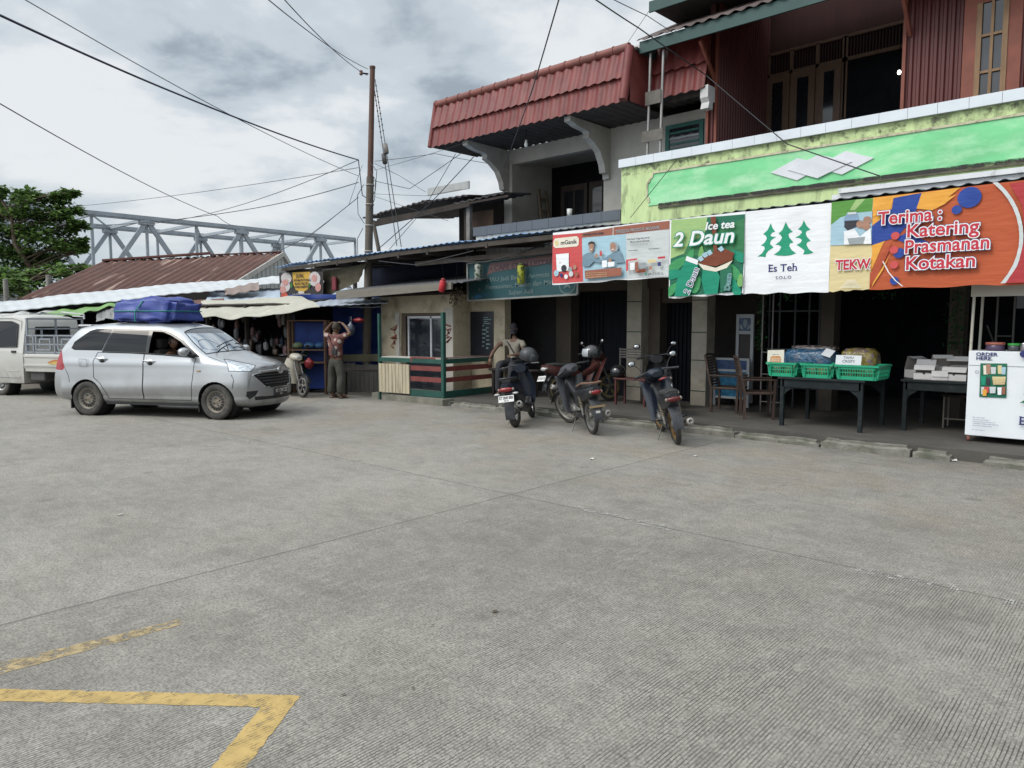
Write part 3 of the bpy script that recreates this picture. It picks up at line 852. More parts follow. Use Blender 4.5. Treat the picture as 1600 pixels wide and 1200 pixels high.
f,nu,nv=corrugated((eL_.x,ye+.02,zE+.02),(eR_.x,ye+.02,zE+.02),(eR_.x,Yw+.02,zE+.04),(eL_.x,Yw+.02,zE+.04),.2,.014)
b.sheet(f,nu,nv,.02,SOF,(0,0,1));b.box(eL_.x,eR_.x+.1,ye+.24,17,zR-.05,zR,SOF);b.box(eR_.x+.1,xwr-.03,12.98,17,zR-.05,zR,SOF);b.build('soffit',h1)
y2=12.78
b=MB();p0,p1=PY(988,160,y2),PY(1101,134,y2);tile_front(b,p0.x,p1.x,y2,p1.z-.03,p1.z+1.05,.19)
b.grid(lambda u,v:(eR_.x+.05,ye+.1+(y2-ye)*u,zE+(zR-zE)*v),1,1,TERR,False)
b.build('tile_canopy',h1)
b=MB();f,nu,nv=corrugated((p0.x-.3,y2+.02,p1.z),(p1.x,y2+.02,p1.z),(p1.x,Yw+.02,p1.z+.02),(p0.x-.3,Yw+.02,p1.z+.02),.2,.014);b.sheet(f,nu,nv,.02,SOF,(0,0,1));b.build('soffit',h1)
BRK=pm('bracket_plaster',(.40,.385,.36),.85,var=.12,vs=3,dirt=((.15,.14,.12),2,.5,.7,.5))
def bracket(x,y0,y1,z1,wd=.16):
 d=y1-y0
 prof=[(0,0),(0,-.10),(.10,-.13),(.16,-.16),(.42,-.20),(.46,-.25),(.44,-.32),(.58,-.40),(.74,-.56),(.84,-.80),(.87,-.98),(.95,-.99),(.96,-1.10),(1.02,-1.10),(1.02,0)]
 q=MB();q.prism([(a*d,c*.98)for a,c in prof],(x,y0,z1),(0,1,0),(0,0,1),wd,BRK);return q.build('bracket',h1)
bracket(xp(789,Yw)+.08,ye+.10,Yw-.01,zE+.0)
bracket(xo1+.10,ye+.10,Yw-.01,zE+.0)
q=MB();x=p1.x-.02;q.prism([(0,0),(.28,0),(.28,-.26),(.2,-.3),(.2,-.42),(.02,-.42),(.06,-.3),(0,-.22)],(x,12.80,p1.z+.02),(0,1,0),(0,0,1),.16,pm('bracket_white',(.5,.5,.49),.7));q.build('bracket',h1)
b=MB();GF=pm('green_frame',(.018,.105,.085),.5,var=.2,vs=6)
w0,w1=PY(1041,240,Yw),PY(1101,181,Yw);yy=Yw
wz0=4.2;wz1=w1.z-.06
b.box(w0.x,w0.x+.09,yy-.05,yy,wz0,wz1,GF);b.box(w1.x-.09,w1.x,yy-.05,yy,wz0,wz1,GF);b.box(w0.x+.09,w1.x-.09,yy-.05,yy,wz1-.08,wz1,GF)
b.box(w0.x+.09,w1.x-.09,yy-.048,yy,wz1-.60,wz1-.54,GF)
wf=b.build('window',h1)
b=MB();b.box(w0.x+.09,w1.x-.09,yy-.03,yy-.002,wz0,wz1-.08,GLD)
for i in range(4):b.box(w0.x+.10,w1.x-.10,yy-.045,yy-.031,wz1-.52+i*.11,wz1-.48+i*.11,GF if i!=2 else pm('vent_grey',(.3,.32,.33),.5))
mw=(w0.x+w1.x)/2
for a_ in(w0.x+.11,mw):b.box(a_,a_+.03,yy-.045,yy-.031,wz0,wz1-.62,WOODB)
b.build('pane',wf)
b=MB()
def gf(pxa,pxb,Y0_,Y1_,z0,z1,m):b.box(xp(pxa,Y0_),xp(pxb,Y0_),Y0_,Y1_,z0,z1,m)
gf(1081,1104.5,YF,YF+.32,.14,2.9,COLM);b.build('column',h1)
for z in(.62,1.12,1.62,2.1):
 pass
b=MB();gf(979.5,1002,YF,YF+.32,.14,2.9,COLM);b.build('column',h1)
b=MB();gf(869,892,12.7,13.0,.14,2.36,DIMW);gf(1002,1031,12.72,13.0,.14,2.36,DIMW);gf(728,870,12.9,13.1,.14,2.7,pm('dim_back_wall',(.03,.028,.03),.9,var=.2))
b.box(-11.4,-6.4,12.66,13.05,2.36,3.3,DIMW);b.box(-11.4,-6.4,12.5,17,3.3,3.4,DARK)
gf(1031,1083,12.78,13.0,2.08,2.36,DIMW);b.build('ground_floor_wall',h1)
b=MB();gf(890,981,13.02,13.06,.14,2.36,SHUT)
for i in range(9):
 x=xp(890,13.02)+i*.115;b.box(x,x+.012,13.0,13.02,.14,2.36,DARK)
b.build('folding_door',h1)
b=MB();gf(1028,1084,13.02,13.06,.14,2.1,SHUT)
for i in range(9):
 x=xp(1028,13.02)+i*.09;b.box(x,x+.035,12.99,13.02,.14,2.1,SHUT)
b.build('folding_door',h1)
for pa,pb_ in((1081,1104.5),(979.5,1002)):
 x0,x1=xp(pa,YF),xp(pb_,YF)
 for z in(.40,.98,1.50,2.1):b=MB();b.box(x0-.003,x1+.003,YF-.003,YF,z,z+.018,pm('green_grout',(.03,.06,.04),.8));b.build('column_joint',h1)
b=MB();b.box(xe,xe+.2,Yw+.05,17,0,3.4,GREYW);b.box(xe,6,17,17.2,0,9,GREYW);b.build('rear_wall',h1)
b=MB();LAD=pm('pale_ladder_wood',(.20,.155,.105),.7,var=.2,vs=6)
la,lb=PX(846,338,xo0+.12),PX(838,275,xo0+.06)
for dy in(0,.36):b.beam((xo0+.34,la.y-.1+dy,3.42),(xo0+.07,la.y-.1+dy*.8+.04,5.1),.04,.07,LAD)
for i in range(5):
 t_=(i+.7)/5.5;b.beam((xo0+.34-.27*t_,la.y-.1,3.42+1.68*t_),(xo0+.34-.27*t_,la.y+.24,3.42+1.68*t_),.03,.06,LAD)
b.build('ladder',label='pale wooden ladder leaning in the upstairs balcony recess',cat='ladder')
b=MB();q=PY(822,226,12.4);b.tube([(q.x,q.y,q.z+.12),(q.x,q.y,zE+.02)],.008,DARK,5);b.lathe([(.0,-.06),(.035,-.04),(.042,0),(.03,.05),(.022,.10),(.0,.11)],pm('milky_bulb',(.6,.6,.58),.3),q,n=12)
b.build('light_bulb',label='unlit bulb hanging under the terracotta canopy',cat='bulb')
b=MB();q=PY(889,336,12.5);b.lathe([(.0,0),(.05,0),(.06,.16),(.052,.16),(.045,.02),(.0,.02)],pm('plastic_cup',(.55,.55,.52),.4),(q.x,12.52,3.945),n=12)
b.build('plastic_cup',label='pale plastic cup standing on the grey balcony ledge',cat='cup')
# right house (green parapet, red tin upper floor)
h2=thing('shop_house','red tin clad shop house behind the green parapet with white cap tiles','building',(-3,YF,0))
XR=6.0
YGRN=pm('yellow_green_paint',(.49,.60,.30),.8,var=.14,vs=2.2,bump=.08,bs=25,stretch=(2.2,1,.6),dirt=((.13,.15,.08),2.0,.50,.66,.8))
def mould_green():
 m=pm('bright_green_paint',(.185,.57,.265),.75,var=.16,vs=1.8,stretch=(.4,1,1),dirt=((.46,.72,.47),2.6,.46,.66,.85),bump=.06,bs=25)
 return m
PGRN=mould_green()
b=MB();b.box(XM,XR,12.42,12.62,3.35,4.745,YGRN);b.box(XM,XM+.2,12.62,Yw,3.35,4.745,YGRN);b.build('parapet',h2)
b=MB();CAP=pm('white_cap_tile',(.60,.64,.68),.4,var=.05,vs=2)
x=XM-.03;k=0
while x<XR:
 b.box(x,min(XR,x+.395),12.355,12.66,4.748,4.905,CAP);x+=.40
b.build('parapet_cap',h2)
pxl=PY(1012,300,12.41).x;pz1,pz0=4.555,3.945
pan=[(pxl+.02,pz0),(XR,pz0),(XR,pz1),(pxl+.12,pz1),(pxl+.115,pz1-.07),(pxl+.06,pz1-.10),(pxl+.045,pz1-.16),(pxl+.0,pz1-.18),(pxl,pz0+.16),(pxl+.04,pz0+.14),(pxl+.05,pz0+.06)]
b=MB();b.prism(pan,(0,12.412,0),(1,0,0),(0,0,1),.02,PGRN);b.build('parapet_panel',h2)
b=MB();MLD=pm('cream_moulding',(.50,.47,.33),.8,var=.15,vs=6,dirt=((.16,.13,.09),8,.5,.66,.8))
for i in range(2,len(pan)-1):
 p,q=pan[i],pan[(i+1)%len(pan)]
 b.beam((p[0],12.40,p[1]),(q[0],12.40,q[1]),.03,.035,MLD)
b.build('panel_moulding',h2)
b=MB();b.grid(lambda u,v:(XM+.02+(XR-XM-.02)*u,12.416,4.575+.168*v),2,1,worn('grey_mould',(.12,.125,.085),.41,5,.14),False);b.build('mould_streak',h2)
b=MB();b.grid(lambda u,v:(pxl+.25+(XR-pxl-.25)*u,12.395,pz0-.055+.075*v+.012*noise.noise(Vector((u*60,v,3)))),120,1,worn('black_mould',(.03,.028,.025),.60,7,.2),False);b.build('mould_streak',h2)
b=MB();b.box(pxl+.25,XR,12.385,12.418,pz0-.075,pz0-.045,pm('mouldy_ledge',(.09,.085,.06),.9,var=.4,vs=6));b.build('panel_ledge',h2)
WT=pm('white_diamond_tile',(.62,.63,.66),.35,var=.05,vs=3)
def dia(pts,y,lab):
 q=MB();pp=[PY(a,c,12.4)for a,c in pts]
 q.prism([(p.x,p.z)for p in pp],(0,y,0),(1,0,0),(0,0,1),.014,WT);q.build('diamond_tile',h2)
dia(((1205,270),(1247,247),(1290,258),(1246,282)),12.388,'left')
dia(((1273,262),(1322,236),(1366,247),(1316,273)),12.388,'right')
dia(((1232,266),(1280,242),(1332,253),(1278,279)),12.374,'centre')
b=MB();a_,c_=PY(1312,299,12.30),PY(1610,268,12.30)
b.box(a_.x,XR,12.24,12.34,a_.z-.04,a_.z+.035,pm('white_trim_strip',(.62,.63,.64),.5,var=.06,vs=4,dirt=((.25,.25,.22),6,.55,.7,.7)))
b.box(a_.x-.12,XR,12.30,12.40,a_.z-.12,a_.z-.045,MATS['white_trim_strip']);b.build('trim_strip',h2)
RED=pm('red_tin',(.090,.018,.017),.5,var=.18,vs=1.4,stretch=(1,1,.3),dirt=((.085,.018,.018),1.4,.5,.75,.6))
RTR=pm('orange_red_trim',(.19,.055,.034),.6,var=.2,vs=4)
Yr=13.2
xc0,xc1=xp(1106,Yr,200),xp(1119,Yr,200)
yb2=PX(1200,150,xc1).y
b=MB();wavewall(b,(xc0,Yr,0),(1,0,0),xc1-xc0,4.0,7.3,.07,.012,RED,(0,-1,0));wavewall(b,(xc1,Yr,0),(0,1,0),yb2-Yr,4.0,8.1,.11,.014,RED,(1,0,0))
xr0=xp(1411,Yr,100)
wavewall(b,(xr0,Yr,0),(1,0,0),XR-xr0,4.0,7.4,.115,.016,RED,(0,-1,0));wavewall(b,(xr0,Yr,0),(0,1,0),yb2-Yr,4.0,7.2,.11,.014,RED,(-1,0,0));b.build('tin_wall',h2)
for xx in(xc1,xc0,xr0+.02):
 b=MB();b.beam((xx,Yr-.025,4.0),(xx,Yr-.025,7.25),.05,.05,RTR);b.build('corner_trim',h2)
b=MB();REDD=pm('dark_red_board',(.045,.013,.012),.8,var=.2,vs=2,stretch=(6,6,.4))
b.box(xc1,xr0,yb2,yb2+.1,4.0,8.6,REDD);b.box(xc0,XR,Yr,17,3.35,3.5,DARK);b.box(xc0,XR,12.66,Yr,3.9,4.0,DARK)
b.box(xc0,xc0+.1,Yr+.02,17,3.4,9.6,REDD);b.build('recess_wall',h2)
yy=yb2
zt1,ztr0=zp(1260,98,yy),zp(1210,122,yy)
b=MB();DWD=pm('door_wood',(.13,.075,.048),.55,var=.25,vs=5,stretch=(3,3,.4))
X=lambda px,py=150:PY(px,py,yy).x
Zc=lambda px,py:PY(px,py,yy).z
zhead=Zc(1240,112);ztop=Zc(1240,78)
b.box(X(1199),X(1412),yy-.05,yy,zhead-.04,zhead+.03,DWD);b.box(X(1199),X(1412),yy-.05,yy,ztop-.03,ztop+.03,DWD)
for px in(1199,1234,1274,1315,1318):b.box(X(px),X(px)+.07,yy-.05,yy-.001,4.0,ztop,DWD)
b.build('door_frame',h2)
for a_,c_ in((1202,1233),(1238,1272),(1278,1313),(1321,1410)):
 b=MB();b.box(X(a_),X(c_),yy-.02,yy-.002,zhead+.03,ztop-.03,DARK)
 n=max(4,int((X(c_)-X(a_))/.055))
 for i in range(n):
  x=X(a_)+(X(c_)-X(a_))*(i+.3)/n;b.box(x,x+.022,yy-.04,yy-.021,zhead+.03,ztop-.03,REDD)
 b.build('transom_vent',h2)
for a_,c_ in((1200,1235),(1238,1275),(1279,1315)):
 b=MB();x0,x1=X(a_),X(c_);b.box(x0,x1,yy-.09,yy-.052,4.0,zhead-.04,DWD);d=b.build('door',h2)
 b=MB();b.box(x0+.13,x1-.13,yy-.096,yy-.05,4.05,zhead-.18,GLD);b.build('pane',d)
b=MB();b.box(X(1317),X(1411),yy-.015,yy-.003,4.0,zhead-.04,ROOM);b.build('doorway',h2)  # black sheet in the opening, standing in for the unlit room beyond
b=MB();q=PY(1405,113,yb2-.25);b.ball(q,(.032,.032,.04),pm('lit_bulb',(1,.98,.95),.3,emit=6),12,8);b.tube([q+Vector((0,0,.05)),q+Vector((0,0,.14))],.02,DARK,8);b.tube([q+Vector((0,0,.12)),Vector((q.x,q.y,7.1))],.006,DARK,5)
b.build('light_bulb',label='small glowing bulb hanging in the red upstairs doorway',cat='bulb')
yy=Yr-.03
x0,x1=xp(1505,yy,80),xp(1596,yy,80)
b=MB();b.box(x0,x0+.17,yy-.04,yy+.03,4.2,7.2,RTR);b.box(x1-.17,x1,yy-.04,yy+.03,4.2,7.2,RTR)
b.box(x0+.17,x1-.17,yy-.04,yy+.03,6.45,6.62,RTR);win=b.build('window',h2)
b=MB();WF=pm('window_wood',(.20,.115,.055),.55,var=.25,vs=6,stretch=(3,3,.5));a0_,a1_=x0+.17,x1-.17
b.box(a0_,a0_+.07,yy-.06,yy,4.3,6.45,WF);b.box(a1_-.07,a1_,yy-.06,yy,4.3,6.45,WF);mid=(a0_+a1_)/2;b.box(mid-.02,mid+.02,yy-.055,yy,4.3,6.45,WF)
for px in((1515,62),(1515,118),(1515,6)):
 z=zp(px[0],px[1],yy);b.box(a0_+.07,a1_-.07,yy-.05,yy-.001,z-.018,z+.018,WF)
b.build('frame',win)
b=MB();b.box(a0_+.06,a1_-.06,yy-.012,yy+.005,4.3,6.45,pm('window_glass',(.018,.022,.028),.06,spec=.7));b.build('pane',win)
FG=pm('dark_green_fascia',(.022,.060,.055),.55,var=.15,vs=3)
zf0,zf1=6.84,7.06
xfl=PY(1000,75,12.4).x
b=MB();b.box(xfl,XR,12.38,12.42,zf0,zf1,FG);b.box(xfl,xfl+.04,12.42,13.0,zf0+.02,zf1,FG);b.build('fascia',h2)
b=MB();f,nu,nv=corrugated((xfl-.03,12.33,zf1+.02),(XR,12.33,zf1+.02),(XR,14.9,zf1+1.30),(xfl-.03,14.9,zf1+1.30),.24,.022);b.sheet(f,nu,nv,.012,pm('roof_dark_tile',(.10,.075,.07),.7,var=.3,vs=2),(0,0,1));b.build('eave_roof',h2)
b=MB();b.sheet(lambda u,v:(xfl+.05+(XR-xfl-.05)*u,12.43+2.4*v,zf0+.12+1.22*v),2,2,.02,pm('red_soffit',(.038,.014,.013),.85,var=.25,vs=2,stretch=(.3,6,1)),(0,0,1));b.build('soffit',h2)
for px in(1119,1420):
 b=MB();xx=xp(px,Yr,120);b.beam((xx,Yr-.02,6.25),(xx,12.55,zf0),.05,.07,RTR);b.build('eave_strut',h2)
b=MB();q0,q1=xp(1049,13.05,90),xp(1104,13.05,90);b.box(q0,q1,13.0,13.04,6.0,zf0+.05,pm('dark_grey_board',(.07,.062,.055),.85,var=.25,vs=3,stretch=(5,1,.4)));b.build('gable_board',h2)  # plain dark grey panel below the eave
b=MB();xu=xp(1105,13.6,20);wavewall(b,(xu,13.6,0),(1,0,0),XR-xu,7.4,9.8,.14,.012,RED,(0,-1,0));b.build('upper_wall',h2)
c0,c1,c2=PY(1017,15,12.6),PY(1105,33,14.2),PY(1120,-12,12.6)
b=MB();zz=c0.z
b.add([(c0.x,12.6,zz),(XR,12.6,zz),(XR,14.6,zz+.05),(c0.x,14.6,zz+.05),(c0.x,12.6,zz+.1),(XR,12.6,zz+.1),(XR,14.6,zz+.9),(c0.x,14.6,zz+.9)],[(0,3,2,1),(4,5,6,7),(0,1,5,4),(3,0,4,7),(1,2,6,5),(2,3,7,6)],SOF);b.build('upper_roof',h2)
b=MB();b.box(c0.x-.02,XR,12.56,12.6,zz-.06,zz+.14,FG);b.build('upper_fascia',h2)
for px,top,lab in((1014,92,'left one of two thin steel props under the green eave corner'),(1034,88,'right one of two thin steel props under the green eave corner')):
 q=xp(px,12.5,160);b=MB();b.tube([(q-.02,12.5,4.905),(q+.02,12.5,zf0)],.028,pm('galvanised_steel',(.30,.29,.28),.45,metal=.6,var=.2),8);b.build('steel_prop',label=lab,cat='prop')
b=MB();q0,q1=PY(1004,205,12.46),PY(1036,219,12.46);b.box(q0.x,q1.x,12.44,12.46,q1.z+.02,q0.z-.02,pm('weathered_plank',(.13,.12,.105),.85,var=.3,vs=6));b.build('plank_brace',label='lower grey plank tied across the two steel props',cat='plank')
b=MB();q0,q1=PY(1009,145,12.46),PY(1033,160,12.46);b.box(q0.x,q1.x,12.44,12.46,q1.z,q0.z,MATS['weathered_plank']);b.build('plank_brace',label='upper grey plank tied across the two steel props',cat='plank')
b=MB();yb_=13.35
gx=lambda px:xp(px,yb_,560)
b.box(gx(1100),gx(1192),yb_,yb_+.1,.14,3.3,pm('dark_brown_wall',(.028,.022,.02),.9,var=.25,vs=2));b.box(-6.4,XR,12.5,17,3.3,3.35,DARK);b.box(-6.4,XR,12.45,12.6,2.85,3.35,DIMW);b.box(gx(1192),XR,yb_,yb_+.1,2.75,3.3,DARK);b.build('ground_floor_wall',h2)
for pa,pb_ in((1284,1305),(1482,1506)):
 b=MB();b.box(gx(pa),gx(pb_),yb_-.12,yb_+.2,.14,3.3,DIMW);b.build('column',h2)
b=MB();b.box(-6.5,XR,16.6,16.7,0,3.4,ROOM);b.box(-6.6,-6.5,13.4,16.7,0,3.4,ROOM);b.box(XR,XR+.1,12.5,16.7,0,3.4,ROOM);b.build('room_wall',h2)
b=MB()
for px in(1200,1216,1240,1262,1278):
 x=gx(px);b.beam((x,yb_+.02,.14),(x,yb_+.02,2.7),.03,.03,pm('dark_grille',(.04,.045,.05),.6))
for z in(.5,1.2,1.9):b.beam((gx(1196),yb_+.02,z),(gx(1284),yb_+.02,z),.025,.03,MATS['dark_grille'])
b.build('window_grille',h2)
# long tin awning over the pavement
AW=[(-18.6,3.19),(-17.5,3.26),(-13.0,3.33),(-8.7,3.385),(-6.2,3.345),(-4.96,3.37),(-1.46,3.395),(5.5,3.40)]
def awz(x):
 for(a,c),(d,e_)in zip(AW,AW[1:]):
  if x<=d:return c+(e_-c)*(x-a)/(d-a)
 return AW[-1][1]
YA=10.62
TINB=pm('dark_corrugated_tin',(.070,.078,.090),.5,var=.25,vs=1.0,stretch=(.6,1,1),dirt=((.16,.20,.26),1.2,.52,.72,.5))
TINL=pm('blue_corrugated_tin',(.22,.36,.58),.5,var=.18,vs=1.5,stretch=(1,.5,1),dirt=((.10,.12,.15),1.6,.45,.65,.8))
aw=thing('tin_awning','long corrugated tin awning on a timber frame over the shop fronts','awning',(-7,YA,0))
def awn(x0,x1,y1,m,rise,seed):
 k=round((x1-x0)/.19);b=MB()
 def f(u,v):
  x=x0+(x1-x0)*u;y=YA+(y1-YA)*v;s=sin(2*pi*k*u)
  lap=.012*(int(u*k/4)%2)+.03*noise.noise(Vector((int(u*k/4)*3.7,seed,0)))
  return(x,y-lap*(1-v)*1.2,awz(x)+rise*v+.018*(s if s>-.3 else-.3)+lap*.3+.02*noise.noise(Vector((x*.8,y*.7,seed))))
 b.sheet(f,k*6,5,.006,m,(0,0,1));return b.build('roof_sheet',aw)
awn(-18.55,-16.9,11.2,TINL,.06,1)
awn(-16.9,-8.9,12.38,TINL,.17,2)
b=MB();b.box(-17.4,-11.2,12.92,12.95,2.2,3.62,pm('blue_black_sheet',(.008,.010,.022),.8,spec=.2));b.box(-16.9,-11.4,12.36,12.93,3.54,3.58,MATS['blue_black_sheet']);b.build('shade_backing',aw)  # dark backing added to shut out light and keep this space black
awn(-8.9,5.5,12.37,TINB,.18,3)
TB=pm('awning_timber',(.055,.045,.038),.85,var=.3,vs=3)
def bar(name,a,c,wd,ht,m=None):
 b=MB();b.beam(a,c,wd,ht,m or TB);return b.build(name,aw)
bar('purlin',(-18.2,YA+.06,3.14),(-12.6,YA+.06,awz(-12.6)-.07),.05,.09);bar('purlin',(-12.6,YA+.06,awz(-12.6)-.07),(5.4,YA+.06,3.31),.05,.09)
for yy,dz in((11.35,0),(11.75,.03),(12.1,.06),(12.5,.09),(12.9,.12)):bar('purlin',(-18.2,yy,3.15+dz),(-12.2,yy,3.28+dz),.05,.07)
for yy,dz in((11.3,.0),(11.95,.07)):bar('purlin',(-12.2,yy,3.32+dz),(5.4,yy,3.37+dz),.05,.07)
for x in(-18.0,-16.6,-15.6,-14.4,-13.2,-12.2,-10.4,-8.3,-6.5,-4.4,-2.4,0,2.5,5):bar('rafter',(x,YA+.02,awz(x)-.13),(x,13.0 if x<-12.1 else 12.44,awz(x)+.02),.06,.09)
for x,y in((-18.0,12.9),(-13.3,12.9),(5.2,10.8)):bar('post',(x,y,0),(x,y,3.2),.09,.09)
bar('fascia_beam',(-12.9,YA+.30,3.02),(-8.5,YA+.30,3.06),.05,.10)
# banners along the awning edge
def bmat(name,c,rough=.55):
 return pm('print_'+name,c,rough,var=.05,vs=2,spec=.35,bump=.35,bs=5,stretch=(.8,1,3.5))
W_=bmat('white',(.73,.74,.755));RD_=bmat('red',(.52,.075,.075));RDD=bmat('crimson',(.46,.03,.05));BRN=bmat('brown',(.28,.10,.065));INK=bmat('ink',(.035,.035,.045));NAV=bmat('navy',(.03,.035,.14))
SKB=bmat('pale_blue',(.33,.49,.57));SHB=bmat('shirt_blue',(.16,.24,.30));SKN=bmat('tan',(.36,.20,.14));HAIR=bmat('hair',(.05,.035,.03));PGW=bmat('pale_grey',(.52,.55,.55));PGR=bmat('mid_grey',(.28,.31,.32))
TEA=bmat('tea_brown',(.17,.045,.02));LGR=bmat('leaf_green',(.05,.27,.10));DGR=bmat('deep_green',(.015,.13,.075));BGR=bmat('bottle_green',(.01,.235,.14));MGR=bmat('meadow',(.16,.36,.11));TRE=bmat('tree_green',(.015,.27,.15))
ORG=bmat('rust_orange',(.42,.085,.03));AMB=bmat('amber',(.70,.33,.05));BLU=bmat('cobalt',(.02,.055,.27));SAND=bmat('sand',(.62,.52,.28));GRS=bmat('grass',(.09,.26,.05));GLS=bmat('glass_blue',(.22,.33,.45));CRM=bmat('off_white',(.70,.66,.55))
LIMA=bmat('soft_lime',(.30,.45,.18))
def banner(name,label,corners,y,seed,wr=.012,base=W_):
 """printed sheet hung from the awning edge: corners in the photo TL TR BR BL measured on the plane Y=y; returns (Art, pix->uv)"""
 P_=[PY(a,c,y)for a,c in corners];tl,tr,br,bl=[(p.x,p.z)for p in P_]
 x0=(tl[0]+bl[0])/2;x1=(tr[0]+br[0])/2
 def zz(x,t):
  u=(x-x0)/(x1-x0)
  top=tl[1]+(tr[1]-tl[1])*u;bot=bl[1]+(br[1]-bl[1])*u+.010*sin(u*19+seed)+.012*noise.noise(Vector((u*6,seed,0)))
  return bot+(top-bot)*t
 def disp(x,z):
  n_=noise.noise(Vector((x*1.7+seed,z*1.1,seed)))*1.3+noise.noise(Vector((x*5+seed,z*2.2+x*1.2,seed)))*.6+noise.noise(Vector((x*11,z*9,seed)))*.22
  return wr*n_
 def fm(x,z,h):
  return Vector((x,y-disp(x,z)-h,z))
 b=MB();nx=max(8,int((x1-x0)/.05));nz=20
 b.sheet(lambda u,v:(lambda x,z:(x,y-disp(x,z),z))(x0+(x1-x0)*u,zz(x0+(x1-x0)*u,v)),nx,nz,.003,base,(0,-1,0))
 art=Art(b,fm,step=.05)
 art.clip=(x0+.004,x1-.004,min(bl[1],br[1])+.025,max(tl[1],tr[1]))
 uv=lambda px,py:(lambda q:(q.x,q.z))(PY(px,py,y))
 def done():return b.build(name,label=label,cat='banner',group='printed banners along the awning')
 return art,uv,(x0,x1,bl[1],tl[1]),done
yB=10.585
art,uv,(x0,x1,z0,z1),done=banner('banner','red and pale blue product banner with two smiling people, leftmost of the awning row',((862,364),(1047,343),(1045,433),(865,445)),yB,3.1)
def Z6(x,y):return uv(860+x/8,330+y/8)
T6=lambda pts:[Z6(*p)for p in pts]
art.poly(T6([(10,300),(392,272),(412,880),(32,908)]),RD_)
art.poly(T6([(392,272),(775,205),(775,296),(392,330)]),BRN)
art.poly(T6([(785,200),(1500,118),(1500,222),(785,300)]),BRN,up=False)
art.poly(T6([(395,338),(945,282),(955,835),(412,880)]),SKB,up=False)
art.poly(T6([(945,282),(1500,225),(1480,815),(958,838)]),PGW,up=False)
art.poly(T6([(40,380),(60,342),(330,312),(356,335),(356,410),(335,440),(70,462),(42,440)]),CRM)
o=Z6(130,418);art.text('mGanik',o[0],o[1]-.004,.105,INK,bold=.002,sx=1.12)
art.poly(T6([(48,395),(75,360),(100,380),(108,420),(80,440)]),SAND,up=False)
o=Z6(415,312);art.text('DISTRIBUTOR RESMI',o[0],o[1]+.004,.048,INK,bold=.0015,sx=.98)
o=Z6(812,282);art.text('TERSEDIA PRODUK MGANIK',o[0],o[1]+.006,.075,PGR,bold=.0015,sx=.92)
art.poly(T6([(78,540),(235,525),(238,740),(90,760)]),W_);o=Z6(122,655);art.text('m',o[0],o[1],.05,RD_)
for(cx_,cy_,r_,m_)in((85,775,42,SKB),(180,715,45,INK),(255,730,34,PGR),(315,700,30,SKN),(150,800,26,NAV),(210,820,30,W_),(270,785,36,PGW),(340,790,30,BRN)):
 c_=Z6(cx_,cy_);art.poly(circ(c_[0],c_[1],r_/8*.0108,14,r_/8*.0112),m_)
art.poly(T6([(412,690),(418,560),(470,525),(510,515),(560,545),(590,590),(660,610),(640,650),(560,630),(500,690)]),SHB)
art.poly(T6([(670,600),(740,560),(790,525),(850,490),(895,510),(920,590),(945,640),(830,650),(820,610),(760,605),(700,615)]),SHB,up=False)
for cx_,cy_,rx_,ry_,hc in((528,450,38,66,HAIR),(800,450,42,55,SKB)):
 if hc is SKB:
  art.poly(T6([(760,400),(800,385),(850,405),(868,460),(850,500),(800,515),(765,480)]),PGR)
 c_=Z6(cx_,cy_);art.poly(circ(c_[0],c_[1],rx_/8*.0108,18,ry_/8*.0112),SKN)
 if hc is HAIR:art.poly(T6([(485,440),(492,395),(530,376),(572,390),(580,440),(560,415),(520,408),(500,420)]),HAIR)
 for dx in(-14,14):
  e_=Z6(cx_+dx,cy_-14);art.poly(circ(e_[0],e_[1],.008,8,.005),HAIR,up=(dx<0))
 e_=Z6(cx_,cy_+30);art.poly(circ(e_[0],e_[1],.022,10,.008),W_,up=False)
for cx_,cy_ in((598,560),(655,540),(770,620)):
 e_=Z6(cx_,cy_);art.poly(circ(e_[0],e_[1],.032,10,.04),SKN)
art.poly(T6([(640,500),(668,498),(670,555),(642,558)]),RD_)
art.poly(T6([(670,625),(735,615),(735,700),(672,708)]),W_);art.poly(T6([(745,640),(825,632),(825,692),(745,700)]),W_,up=False)
art.poly(T6([(455,745),(918,705),(915,808),(465,850)]),BRN)
for i in range(3):
 o=Z6(475,775+i*26);art.text('Minuman herbal untuk kolesterol dan gula',o[0],o[1]-.012,.026,SAND,up=(i==0),sx=1.0)
for t_,px,py,sz,m_ in(('Gula Darah Tinggi Menyerang?',985,362,.036,INK),('Minum mGanik Sekarang!',1025,395,.036,INK),('Sudah Krisan yang Terbukti',1035,430,.03,PGR),('mGanik Kompleks',995,500,.026,INK),('mGanik Superfood',1252,478,.026,INK),('0812 5352 5..',1250,800,.055,INK)):
 o=Z6(px,py);art.text(t_,o[0],o[1]-.006,sz,m_,bold=.0008,up=False)
art.poly(T6([(972,610),(1110,590),(1110,612),(1000,625),(1000,745),(975,750)]),RD_,up=False)
for px,py,wd,ht,m_ in((1020,650,60,90,W_),(1085,640,40,120,BRN),(1140,650,85,70,PGR),(1100,735,120,40,TEA),(1245,610,100,40,SAND),(1370,575,90,25,RDD),(1370,640,40,50,NAV),(1260,690,40,45,SKN)):
 art.poly(T6([(px,py),(px+wd,py-wd*.1),(px+wd,py+ht-wd*.1),(px,py+ht)]),m_,up=False)
e_=Z6(1220,787);art.poly(circ(e_[0],e_[1],.02,10),BGR,up=False)
done()
art,uv,(x0,x1,z0,z1),done=banner('banner','green iced tea banner with bottles and a pouring cup',((1045,344),(1165,330),(1161,459),(1047,466)),yB-.02,8.3,wr=.014)
def Z7(x,y):return uv(840+x/4.2105,300+y/4.2105)
